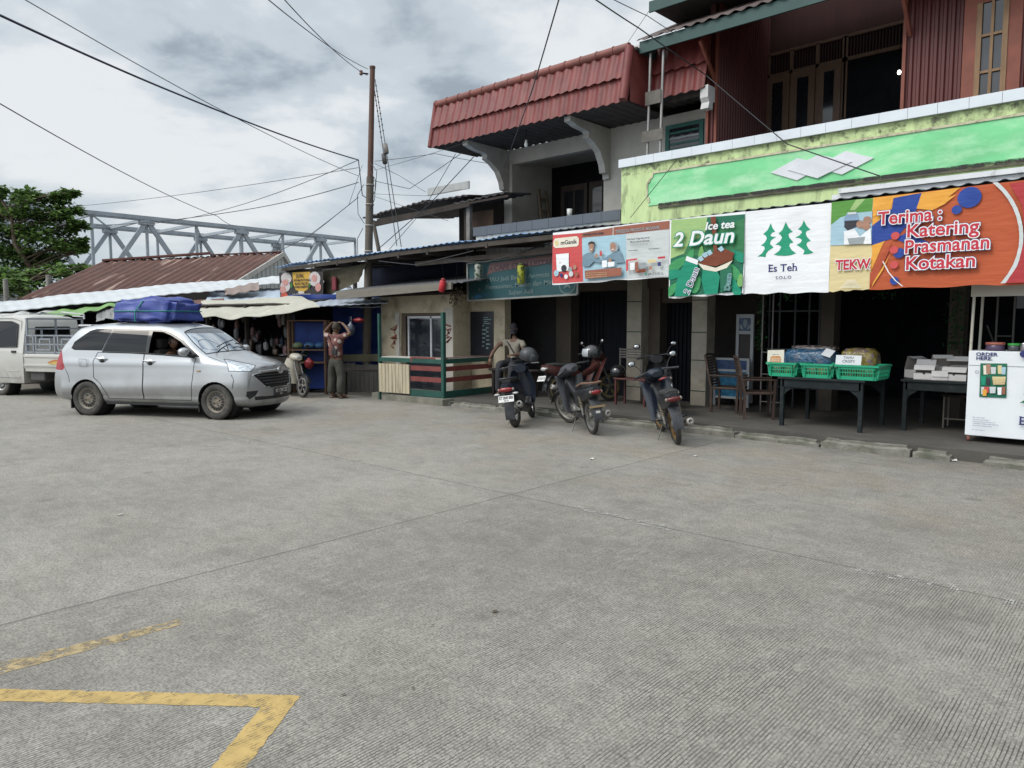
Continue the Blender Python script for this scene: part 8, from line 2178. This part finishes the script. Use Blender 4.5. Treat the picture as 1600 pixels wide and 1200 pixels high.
b.tube([(-1.90,12.2,1.5),(-1.70,12.2,1.5)],.012,TUB,6);b.tube([(-1.98,12.0,1.65),(-1.90,12.2,1.34)],.012,TUB,6);b.build('pipe_stand',label='thin grey pipe stand behind the drinks cart',cat='stand')
card('notice_paper','grey paper notice on the dark wall behind the drinks cart',(PY(1588,482,13.2).x,13.2,PY(1588,482,13.2).z),(.34,0,0),(0,0,.24),pm('dim_paper',(.20,.20,.21),.8))
t=thing('stool','bare metal stool between the box table and the drinks cart','stool',(-2.33,12.35,.14));STM=pm('worn_steel',(.24,.21,.17),.5,metal=.3,var=.2)
for dx,dy in((0,0),(.34,0),(0,.3),(.34,.3)):b=MB();b.tube([(-2.5+dx,12.2+dy,.14),(-2.5+dx,12.2+dy,.60)],.013,STM,6);b.build('leg',t)
b=MB();b.tube([(-2.5,12.2,.28),(-2.16,12.2,.28)],.01,STM,6);b.build('stretcher',t);b=MB();b.bbox(-2.53,-2.13,12.17,12.53,.60,.64,DKW,.01);b.build('seat',t)
# wooden armchairs
CHW=pm('worn_chair_wood',(.050,.030,.022),.6,var=.35,vs=6,dirt=((.16,.11,.08),12,.58,.72,.55))
def armchair(label,c,rz):
 t=thing('armchair',label,'chair',c,rz)
 P=lambda b,nm:b.build(nm,t,world=False)
 for x in(-.24,.24):
  b=MB();b.beam((x,.22,0),(x,.24,.62),.045,.04,CHW);P(b,'leg')
  b=MB();b.beam((x,-.22,0),(x,-.22,.42),.045,.04,CHW);b.beam((x,-.22,.42),(x,-.34,.98),.045,.035,CHW);P(b,'leg')
  b=MB();b.bbox(x-.03,x+.03,-.27,.27,.62,.65,CHW,.01);P(b,'armrest')
 b=MB();b.bbox(-.26,.26,-.23,.27,.40,.44,CHW,.012);P(b,'seat')
 for k in range(11):
  f=.10+.82*k/10;z=.42+.56*f;y=-.22-.12*f-.02*sin(pi*f)
  b=MB();b.beam((-.24,y,z),(.24,y,z),.014,.030,CHW);P(b,'back_slat')
 b=MB();b.tube([(-.24,-.34,.98),(0,-.375,1.0),(.24,-.34,.98)],.022,CHW,6);P(b,'top_rail')
cF=PZ(1170,655,.14);armchair('worn dark wooden armchair with a slatted back beside the basket table',(cF.x+.0,cF.y+.28,.14),RD(-58))
cB=PZ(1120,646,.14);armchair('second dark wooden armchair nearer the tiled column',(cB.x,cB.y+.40,.14),RD(-80))
# stand-up white sign and blue posters by the dark wall
WS=pm('white_sign_frame',(.36,.38,.40),.5,var=.06);BPR=pm('blue_poster',(.025,.06,.15),.4,var=.4,vs=9);
yy=12.95
t=thing('standing_sign','tall white framed stand with a blue crest panel by the dark wall','sign',(PY(1163,600,yy).x,yy,.14))
x0,x1=PY(1149,560,yy).x,PY(1176,560,yy).x;z1=PY(1160,491,yy).z
b=MB();k=.055
b.box(x0,x0+k,yy,yy+.05,.2,z1,WS);b.box(x1-k,x1,yy,yy+.05,.2,z1,WS);b.box(x0+k,x1-k,yy,yy+.05,z1-.07,z1,WS);zm=PY(1160,517,yy).z;b.box(x0+k,x1-k,yy,yy+.05,zm-.06,zm,WS);b.build('frame',t)
b=MB();b.box(x0+k,x1-k,yy+.02,yy+.03,zm,z1-.07,BPR);a=Art(b,lambda u,w_,h:Vector((u,yy+.02-h,w_)),step=0);cx_=(x0+x1)/2;cz_=(zm+z1-.07)/2
PLB2=pm('pale_blue_emblem',(.20,.26,.30),.5)
a.poly([(cx_-.03,cz_+.09),(cx_+.03,cz_+.09),(cx_+.045,cz_),(cx_,cz_-.08),(cx_-.045,cz_)],PLB2)
for s in(-1,1):a.poly([(cx_+s*.05,cz_-.03),(cx_+s*.13,cz_+.03),(cx_+s*.11,cz_-.07),(cx_+s*.03,cz_-.10)],PLB2,up=False)
b.build('crest_panel',t)
b=MB();b.box(x0+k,x1-k,yy+.02,yy+.03,.2,zm-.06,pm('dark_panel',(.035,.03,.03),.6));b.build('lower_panel',t)
t=thing('poster_stand','white framed stand with dim blue posters behind the wooden armchairs','stand',(PY(1135,620,12.7).x,12.7,.14));yy=12.7
x0,x1=PY(1114,600,yy).x,PY(1170,600,yy).x;z0,z1,zm=PY(1130,622,yy).z,PY(1130,559,yy).z,PY(1130,580,yy).z
b=MB();b.box(x0,x0+.05,yy,yy+.04,.14,z1,WS);b.box(x1-.05,x1,yy,yy+.04,.14,z1,WS)
for z in(z0,zm,z1-.04):b.box(x0+.05,x1-.05,yy,yy+.04,z,z+.04,WS)
b.build('frame',t)
for i,(a_,c_)in enumerate(((z0+.04,zm),(zm+.04,z1-.04))):b=MB();b.box(x0+.05,x1-.05,yy+.015,yy+.03,a_,c_,(pm('cyan_poster',(.02,.13,.24),.4,var=.6,vs=12),BPR)[i]);b.build('poster',t)
# pale tube rack left of the basket table, vines, slatted bench by the bikes
t=thing('tube_rack','thin pale tube rack standing behind the left green basket','rack',(-5.0,12.3,.14));TB2=pm('pale_rack_tube',(.22,.20,.20),.5,metal=.3,var=.2)
rx0,rx1,ry=PY(1189,600,12.3).x,PY(1222,600,12.3).x,12.3
for x in(rx0,rx0+.18,rx1):b=MB();b.tube([(x,ry,.14),(x,ry,2.3 if x<rx1 else 1.2)],.014,TB2,6);b.build('upright',t)
for z in(.32,.80,1.18):b=MB();b.tube([(rx0,ry,z),(rx1,ry,z)],.012,TB2,6);b.build('rail',t)
VN=[pm('vine_a',(.014,.075,.02),.5,var=.3),pm('vine_b',(.024,.115,.032),.5,var=.3),pm('vine_tip',(.13,.15,.03),.5)]
def vine(label,p,ln,n,wd):
 b=MB();rg=random.Random(int(p.x*97));p=Vector(p)
 b.tube([p,p-Vector((0,0,ln))],.006,VN[0],4)
 for _ in range(n):
  f=rg.random();c=p+Vector((rg.gauss(0,wd),rg.gauss(0,wd*.7),-ln*f));s=rg.uniform(.02,.045);d=Vector((rg.uniform(-1,1),rg.uniform(-1,.2),rg.uniform(-1,.3))).normalized();e_=d.cross(Vector((.2,.3,1))).normalized()
  b.add([c,c+d*s+e_*s*.5,c+d*s*2,c+d*s-e_*s*.5],[(0,1,2,3)],rg.choice(VN[:2]*4+VN[2:]))
 return b.build('hanging_vine',label=label,cat='vine')
vine('long artificial vine hanging by the pale tube rack',PY(1191,452,12.4),1.05,260,.05)
vine('artificial vine hanging on the right inner column by the drinks cart',PY(1497,452,13.1),.95,240,.06)
vine('short vine tuft under the orange banner',PY(1380,450,12.6),.16,50,.12)
vine('short vine tuft under the white tree banner',PY(1228,458,12.2),.14,40,.10)
t=thing('slatted_bench','dark red metal bench with a slatted back behind the motorbikes','bench',(-7.4,11.6,.14));BRM=pm('dark_red_metal',(.075,.022,.022),.5,var=.25);SLT=pm('grey_slat',(.095,.085,.08),.6,var=.2)
bx0,bx1,by=PY(958,600,11.5).x,PY(1008,600,11.5).x,11.5
zq=PY(970,591,by).z
b=MB();b.bbox(bx0,bx1,by,by+.38,zq-.03,zq,BRM,.008);b.build('seat',t)
for x in(bx0+.02,bx1-.05):
 for y in(by+.02,by+.33):b=MB();b.box(x,x+.035,y,y+.035,.14,zq-.03,BRM);b.build('leg',t)
x0,x1=PY(969,550,11.9).x,PY(1003,550,11.9).x
for py in(546,550,554,558):z=PY(985,py,11.9).z;b=MB();b.beam((x0,11.88,z),(x1,11.88,z),.02,.028,SLT);b.build('back_slat',t)
for x in(x0,x1):b=MB();b.box(x-.015,x+.015,11.9,11.92,zq,PY(985,544,11.9).z,SLT);b.build('back_post',t)
rg=random.Random(77)
LT=pm('pale_litter',(.55,.54,.50),.8,var=.15);DL=pm('dry_leaf_litter',(.09,.07,.045),.9,var=.3)
def scrap(label,p,s,m,nm,cat):
 bm=bmesh.new();bmesh.ops.create_grid(bm,x_segments=4,y_segments=3,size=1)
 for v in bm.verts:v.co=Vector((v.co.x*s,v.co.y*s*.6,.008+abs(noise.noise(v.co*1.3+Vector(p)))*s*.5));v.co.x+=noise.noise(v.co*40)*s*.3
 b=MB();b.bm(bm,m,False,Matrix.Translation(p)@Matrix.Rotation(rg.uniform(0,6),4,'Z'));ob=b.build(nm,label=label,cat=cat);
 return ob
for px,py,s,lab in((188,805,.022,'scrap of white paper on the open concrete left of centre'),(925,718,.04,'pale scrap beside the tan seated motorbike'),(1087,713,.03,'white scrap on the concrete right of the gold wheeled bike'),(1490,720,.06,'white scrap in the gap of the kerb stones'),(920,672,.03,'white scrap under the tan seated motorbike'),(700,625,.05,'white scrap at the kerb by the kiosk corner')):
 scrap(lab,PZ(px,py,0),s,LT,'paper_scrap','litter')
for i in range(7):
 px,py=rg.uniform(450,1580),rg.uniform(760,1150);scrap('tiny dry leaf scattered on the concrete',PZ(px,py,0),rg.uniform(.006,.010),DL,'dry_leaf','leaf').__setitem__('group','dry leaves scattered on the concrete')
scrap('dark flattened blot of rubbish in the middle of the concrete',PZ(773,957,0),.02,DL,'rubbish','litter')
# people
SKIN=pm('skin_brown',(.145,.078,.050),.55,var=.12,vs=5)
HAIRB=pm('black_hair',(.014,.012,.011),.6,var=.3)
def skinned(name,parent,joints,edges,m,sub=2,root=0):
 """one continuous limb-and-trunk surface grown from a joint graph: joints = [(x, y, z, rx, ry)]"""
 me=bpy.data.meshes.new(name);me.from_pydata([j[:3]for j in joints],edges,[]);ob=bpy.data.objects.new(name,me);C.objects.link(ob)
 sk=ob.modifiers.new('skin','SKIN');sk.use_smooth_shade=True;sk.branch_smoothing=.6
 for i,v in enumerate(me.skin_vertices[0].data):v.radius=(joints[i][3],joints[i][4]if len(joints[i])>4 else joints[i][3]);v.use_root=(i==root);v.use_loose=False
 sb=ob.modifiers.new('sub','SUBSURF');sb.levels=sub;sb.render_levels=sub
 dg=bpy.context.evaluated_depsgraph_get();me2=bpy.data.meshes.new_from_object(ob.evaluated_get(dg));bpy.data.objects.remove(ob)
 for p in me2.polygons:p.use_smooth=True
 return me2
def addmesh(b,me,m):
 b.add([v.co.copy()for v in me.vertices],[tuple(p.vertices)for p in me.polygons],m,True);bpy.data.meshes.remove(me)
def head(b,c,yaw,pitch=0,s=1.0,m=None):
 """head with brow, nose, mouth, chin, ears, eyes; faces +x before rotation"""
 m=m or SKIN;M=Matrix.Translation(c)@Matrix.Rotation(yaw,4,'Z')@Matrix.Rotation(pitch,4,'Y')@Matrix.Scale(s,4)
 bm=bmesh.new();bmesh.ops.create_icosphere(bm,subdivisions=4,radius=1)
 for v in bm.verts:
  x,y,z=v.co;f=max(0,x)
  r=Vector((x*.098,y*.076,z*.118))
  if z<0:r.y*=1-.28*(-z)**1.5;r.x+=.012*f*(-z)
  r.x+=.024*f*math.exp(-((y/.22)**2)-((z+.10)/.20)**2)
  r.x+=.008*f*math.exp(-((y/.5)**2)-((z-.22)/.12)**2)
  for s_ in(-1,1):r.x-=.012*f*math.exp(-(((y-s_*.42)/.2)**2)-((z-.06)/.13)**2)
  r.x+=.008*f*math.exp(-((y/.35)**2)-((z+.48)/.09)**2)
  v.co=r
 b.bm(bm,m,True,M)
 for s_ in(-1,1):
  b.ball(M@Vector((-.005,s_*.078,-.005)),(.018,.012,.03),m,8,6,M.to_3x3().normalized())
  b.ball(M@Vector((.080,s_*.031,.008)),.010,pm('eye_white',(.5,.48,.45),.3),8,6);b.ball(M@Vector((.088,s_*.031,.008)),.0055,HAIRB,6,4)
 b.add([M@Vector(q)for q in((.098,-.024,-.054),(.103,0,-.051),(.098,.024,-.054),(.102,0,-.061))],[(0,3,2,1)],pm('lips',(.16,.06,.05),.5))
 return M
def hand(b,wrist,fwd,palm,side=1,curl=.5,s=1.0,m=None):
 """palm with four unequal jointed fingers and a thumb leaving its side"""
 m=m or SKIN;f=Vector(fwd).normalized();n=Vector(palm);n=(n-f*n.dot(f)).normalized();t=f.cross(n).normalized()*side;w0=Vector(wrist)
 vs=[]
 for d,hw_,th in((0,.024,.017),(.03,.034,.017),(.065,.040,.015),(.092,.039,.012)):
  c=w0+f*d*s
  for j in range(8):
   a=2*pi*j/8;vs.append(c+t*(hw_*s*cos(a))+n*(th*s*sin(a)))
 b.add(vs,[(i*8+j,i*8+(j+1)%8,(i+1)*8+(j+1)%8,(i+1)*8+j)for i in range(3)for j in range(8)]+[tuple(range(7,-1,-1)),tuple(range(24,32))],m,True)
 for k,(o,L_)in enumerate(((-.030,.062),(-.010,.074),(.010,.080),(.030,.070))):
  p=w0+f*.088*s+t*o*s;a=0;pts=[p]
  for q in range(3):
   a+=curl*(.55+.12*k);p=p+(f*cos(a)+n*sin(a))*(L_*(.45,.32,.23)[q]*s);pts.append(p)
  b.tube(pts,[.0092*s,.0088*s,.008*s,.006*s],m,7)
 p=w0+f*.028*s+t*.030*s;d=(f*.7+t*.75+n*.35).normalized();p2=p+d*.036*s;p3=p2+(d*.6+f*.5+n*.4).normalized()*.030*s
 b.tube([p-d*.01,p,p2,p3],[.012*s,.012*s,.0105*s,.0075*s],m,7)
def plaid():
 m=pm('plaid_shirt',(.15,.055,.045),.8,var=.2,vs=9,dirt=((.07,.03,.03),7,.48,.58,.8),bump=.3,bs=22)
 t=m.node_tree;L=t.links.new;p=t.nodes['Principled BSDF'];src=p.inputs['Base Color'].links[0].from_socket
 c=t.nodes.new('ShaderNodeTexCoord');n=t.nodes.new('ShaderNodeTexVoronoi');n.inputs['Scale'].default_value=8;L(c.outputs['Object'],n.inputs['Vector'])
 r=t.nodes.new('ShaderNodeMapRange');r.inputs[1].default_value=.30;r.inputs[2].default_value=.42;r.inputs[3].default_value=.8;r.inputs[4].default_value=0;L(n.outputs['Distance'],r.inputs[0])
 x=t.nodes.new('ShaderNodeMix');x.data_type='RGBA';x.inputs[7].default_value=(.44,.38,.34,1);L(r.outputs[0],x.inputs['Factor']);L(src,x.inputs[6]);L(x.outputs[2],p.inputs['Base Color'])
 return m
 # man standing with both hands on his head (local frame: faces +x)
def man_standing():
 loc=(PZ(505,625).xy+PZ(546,619).xy)/2
 f0,f1=PZ(503,627),PZ(545,620)
 t=thing('person','person in a patterned pink brown shirt and grey trousers holding both hands on the head','person',(loc.x,loc.y,0),RD(100))
 H=[(0,0,.90,.115,.14),(0,0,1.04,.105,.135),(.0,0,1.20,.115,.16),(-.005,0,1.34,.10,.165),(0,0,1.42,.055,.06),(.01,0,1.49,.045,.05)]
 j=list(H);e=[(0,1),(1,2),(2,3),(3,4),(4,5)]
 def limb(a,pts):
  p=a
  for q in pts:j.append(q);e.append((p,len(j)-1));p=len(j)-1
 limb(3,[(-.0,.17,1.37,.055),(.02,.29,1.41,.050),(.05,.40,1.47,.042),(.07,.27,1.60,.036),(.06,.15,1.69,.028)])
 limb(3,[(-.0,-.17,1.37,.055),(.03,-.28,1.40,.050),(.08,-.37,1.45,.042),(.09,-.25,1.59,.036),(.07,-.13,1.69,.028)])
 limb(0,[(0,.095,.82,.085),(.01,.11,.50,.060),(-.01,.115,.28,.055),(-.02,.12,.08,.042),(.05,.125,.045,.038),(.15,.13,.035,.030)])
 limb(0,[(0,-.095,.82,.085),(.0,-.14,.50,.060),(-.03,-.155,.28,.055),(-.04,-.165,.08,.042),(.03,-.17,.045,.038),(.13,-.18,.035,.030)])
 b=MB();addmesh(b,skinned('body',t,j,e,SKIN),SKIN)
 M=head(b,Vector((.04,0,1.575)),0,RD(16))
 hand(b,(.06,.155,1.69),(-.05,-1,.10),(0,.1,-1),1,.35);hand(b,(.07,-.135,1.69),(-.05,1,.10),(0,-.1,-1),-1,.35)
 b.build('body',t,world=False)
 b=MB();bm=bmesh.new();bmesh.ops.create_icosphere(bm,subdivisions=3,radius=1)
 for v in bm.verts:v.co=Vector((v.co.x*.106-.014,v.co.y*.085,max(-.45,v.co.z)*.125+.008))*(1+.05*noise.noise(v.co*6))
 for f in[f for f in bm.faces if f.calc_center_median().x>.045 and f.calc_center_median().z<.055]:bm.faces.remove(f)
 b.bm(bm,pm('brown_hair',(.035,.026,.016),.7,var=.4,vs=30),True,Matrix.Translation((.04,0,1.575))@Matrix.Rotation(RD(16),4,'Y'));b.build('hair',t,world=False)
 s=[(0,0,.88,.128,.155),(0,0,1.04,.122,.150),(.0,0,1.20,.126,.170),(-.005,0,1.34,.112,.172),(0,0,1.425,.066,.074)];es=[(0,1),(1,2),(2,3),(3,4)]
 for sg_ in(1,-1):
  k=len(s);s+=[(0,sg_*.175,1.375,.074),(.015,sg_*.28,1.405,.078),(.03,sg_*.335,1.43,.076)];es+=[(3,k),(k,k+1),(k+1,k+2)]
 b=MB();addmesh(b,skinned('shirt',t,s,es,None),plaid());
 for v in b.v:
  w_=noise.noise(v*9)*.014+noise.noise(v*22)*.006;v.x+=w_;v.y+=w_
  if v.z<1.3 and abs(v.y)<.25:v.x*=1.22;v.y*=1.2
  if v.z<.95:v.z+=.02*sin(v.y*14);v.x*=1.06;v.y*=1.06
 b.build('shirt',t,world=False)
 s=[(0,0,.93,.118,.145),(0,0,.84,.125,.150),(.0,.10,.74,.098),(.01,.115,.50,.088),(-.01,.12,.28,.082),(-.02,.125,.09,.080),(.0,-.10,.74,.098),(.0,-.14,.50,.088),(-.03,-.155,.28,.082),(-.04,-.165,.09,.080)]
 b=MB();TRO=pm('olive_grey_trousers',(.048,.047,.038),.85,var=.2,vs=4,stretch=(3,3,.6),bump=.3,bs=12)
 addmesh(b,skinned('trousers',t,s,[(0,1),(1,2),(2,3),(3,4),(4,5),(1,6),(6,7),(7,8),(8,9)],None),TRO)
 for v in b.v:w_=noise.noise(Vector((v.x*10,v.y*10,v.z*5)))*.018;v.x=v.x*1.2+w_;v.y=v.y*1.15+w_*.6
 b.build('trousers',t,world=False)
 b=MB();b.beam((-.09,.12,1.40),(-.13,-.10,1.10),.035,.008,BLK);b.bbox(-.15,-.11,-.17,-.02,.98,1.10,BLK,.01);b.build('shoulder_bag',t,world=False)
 for y,x in((.125,.045),(-.17,.03)):
  b=MB();loft(b,[(x-.12,.035,.0,.018),(x-.05,.045,.0,.02),(x+.06,.05,.0,.02),(x+.15,.035,.0,.018)],pm('sandal',(.07,.05,.04),.8),10,.6);b.tube([(x+.0,y*0-.045,.02),(x+.05,0,.07),(x+.0,.045,.02)],.010,BLK,6);b.v=[v+Vector((0,y,0))for v in b.v];b.build('sandal',t,world=False)
man_standing()
# man in a cap and mask sitting on the railing bench, one arm raised to the rail
def man_seated():
 q=PY(804,520,11.5)
 t=thing('person','person in dark cap, face mask and beige shirt sitting behind the kiosk railing','person',(q.x,q.y,.14),RD(-75))
 z0=.68
 j=[(0,0,z0,.12,.14),(-.02,0,z0+.16,.105,.135),(-.03,0,z0+.32,.115,.16),(-.02,0,z0+.46,.10,.165),(.0,0,z0+.545,.052,.058),(.02,0,z0+.62,.045,.05)]
 e=[(0,1),(1,2),(2,3),(3,4),(4,5)]
 def limb(a,pts):
  p=a
  for r_ in pts:j.append(r_);e.append((p,len(j)-1));p=len(j)-1
 limb(3,[(-.0,.18,z0+.47,.055),(.06,.25,z0+.26,.045),(.26,.20,z0+.20,.036),(.34,.14,z0+.21,.028)])
 limb(3,[(-.0,-.18,z0+.47,.055),(.14,-.32,z0+.40,.046),(.26,-.40,z0+.22,.038),(.32,-.42,z0+.12,.028)])
 limb(0,[(.06,.10,z0-.01,.085),(.42,.15,z0+.02,.062),(.46,.15,z0-.25,.05),(.44,.15,.07,.038),(.56,.16,.04,.03)])
 limb(0,[(.06,-.10,z0-.01,.085),(.42,-.15,z0+.02,.062),(.46,-.15,z0-.25,.05),(.44,-.15,.07,.038),(.56,-.16,.04,.03)])
 b=MB();addmesh(b,skinned('body',t,j,e,SKIN),SKIN)
 hc=Vector((.04,0,z0+.735));M=head(b,hc,RD(25),RD(4));hand(b,(.34,.14,z0+.21),(1,-.4,-.1),(0,0,-1),1,.5);hand(b,(.32,-.42,z0+.12),(.4,.1,-1),(-1,0,-.3),1,.5);b.build('body',t,world=False)
 HM=Matrix.Translation(hc)@Matrix.Rotation(RD(25),4,'Z')@Matrix.Rotation(RD(4),4,'Y')
 b=MB();b.grid(lambda u,v:HM@Vector((.107*sin(v*1.5)*cos(2*pi*u),.086*sin(v*1.5)*sin(2*pi*u),.125*cos(v*1.5)+.012)),20,8,pm('dark_cap',(.018,.018,.022),.8));b.grid(lambda u,v:HM@Vector((.095+.085*v-.03*(2*u-1)**2,(u-.5)*.15,.028-.02*v)),8,4,MATS['dark_cap']);b.build('cap',t,world=False)
 b=MB();b.grid(lambda u,v:HM@Vector((.088+.032*cos((u-.5)*2.6)*(1-.4*abs(v-.4))-.05*(abs(u-.5)*2)**2,(u-.5)*.15,-.015-.075*v)),10,8,pm('dark_mask',(.03,.035,.045),.8));b.build('face_mask',t,world=False)
 s=[(0,0,z0+.0,.132,.152),(-.02,0,z0+.16,.120,.150),(-.03,0,z0+.32,.126,.170),(-.02,0,z0+.46,.110,.172),(.0,0,z0+.54,.064,.072)];es=[(0,1),(1,2),(2,3),(3,4)]
 s+=[(0,.185,z0+.47,.072),(.04,.24,z0+.34,.066),(0,-.185,z0+.47,.072),(.09,-.27,z0+.43,.068)];es+=[(3,5),(5,6),(3,7),(7,8)]
 SH=pm('beige_shirt',(.27,.245,.20),.85,var=.18,vs=6,bump=.3,bs=16)
 b=MB();addmesh(b,skinned('shirt',t,s,es,None),SH)
 for v in b.v:w_=noise.noise(v*9)*.010;v.x+=w_;v.y+=w_
 b.build('shirt',t,world=False)
 s=[(0,0,z0+.02,.125,.145),(.08,.10,z0,.10),(.42,.15,z0+.02,.082),(.46,.15,z0-.25,.072),(.45,.15,.10,.07),(.08,-.10,z0,.10),(.42,-.15,z0+.02,.082),(.46,-.15,z0-.25,.072),(.45,-.15,.10,.07)]
 b=MB();addmesh(b,skinned('trousers',t,s,[(0,1),(1,2),(2,3),(3,4),(0,5),(5,6),(6,7),(7,8)],None),pm('dark_trousers',(.03,.03,.035),.85,var=.2));b.build('trousers',t,world=False)
 b=MB();b.tube([(.11,-.12,z0+.48),(.12,.0,z0+.30),(.12,.14,z0+.10)],.012,BLK,6);b.build('bag_strap',t,world=False)
 q2=MB();q2.bbox(q.x-.6,q.x+.6,q.y-.18,q.y+.18,.14+z0-.16,.14+z0-.115,DKW,.008)
 bn=thing('bench','dark plank bench under the seated person in the cap','bench',(q.x,q.y,.14));q2.build('seat',bn)
 for dx in(-.5,.5):q2=MB();q2.box(q.x+dx-.03,q.x+dx+.03,q.y-.15,q.y+.15,.14,.14+z0-.161,DKW);q2.build('leg',bn)
man_seated()
# driver at the open car window (right-hand seat)
def driver():
 p=CM@Vector((.18,-.36,.44));t=thing('person','driver seen dimly through the open front window of the silver car','person',p,CARH)
 z0=.22
 j=[(0,0,z0,.12,.14),(-.04,0,z0+.18,.11,.14),(-.07,0,z0+.36,.11,.16),(-.06,0,z0+.44,.09,.15),(-.05,0,z0+.50,.05),(-.03,0,z0+.57,.045)]
 e=[(0,1),(1,2),(2,3),(3,4),(4,5)]
 def limb(a,pts):
  q=a
  for r_ in pts:j.append(r_);e.append((q,len(j)-1));q=len(j)-1
 limb(3,[(-.04,.18,z0+.42,.055),(.12,.22,z0+.22,.045),(.36,.16,z0+.34,.036),(.46,.12,z0+.38,.028)]);limb(3,[(-.04,-.18,z0+.42,.055),(.12,-.24,z0+.24,.045),(.36,-.18,z0+.34,.036),(.46,-.13,z0+.38,.028)])
 limb(0,[(.06,.10,z0,.085),(.42,.12,z0+.08,.065),(.60,.12,z0-.15,.05)]);limb(0,[(.06,-.10,z0,.085),(.42,-.12,z0+.08,.065),(.60,-.12,z0-.15,.05)])
 b=MB();addmesh(b,skinned('body',t,j,e,SKIN),SKIN);head(b,Vector((-.01,0,z0+.67)),RD(-20),0);hand(b,(.46,.12,z0+.38),(1,-.1,.4),(0,-1,0),1,.8);hand(b,(.46,-.13,z0+.38),(1,.1,.4),(0,1,0),-1,.8);b.build('body',t,world=False)
 b=MB();bm=bmesh.new();bmesh.ops.create_icosphere(bm,subdivisions=3,radius=1)
 for v in bm.verts:v.co=Vector((v.co.x*.106-.016,v.co.y*.086,max(-.3,v.co.z)*.125+.010))
 for f in[f for f in bm.faces if f.calc_center_median().x>.04 and f.calc_center_median().z<.055]:bm.faces.remove(f)
 b.bm(bm,HAIRB,True,Matrix.Translation((-.01,0,z0+.67))@Matrix.Rotation(RD(-20),4,'Z'));b.build('hair',t,world=False)
 s=[(0,0,z0,.135,.15),(-.04,0,z0+.18,.122,.152),(-.07,0,z0+.36,.12,.17),(-.06,0,z0+.44,.10,.16),(-.05,0,z0+.50,.062),(-.04,.185,z0+.42,.07),(.06,.22,z0+.30,.064),(-.04,-.185,z0+.42,.07),(.06,-.22,z0+.30,.064)]
 b=MB();addmesh(b,skinned('shirt',t,s,[(0,1),(1,2),(2,3),(3,4),(3,5),(5,6),(3,7),(7,8)],None),pm('dull_red_shirt',(.12,.04,.035),.85,var=.2));b.build('shirt',t,world=False)
driver()
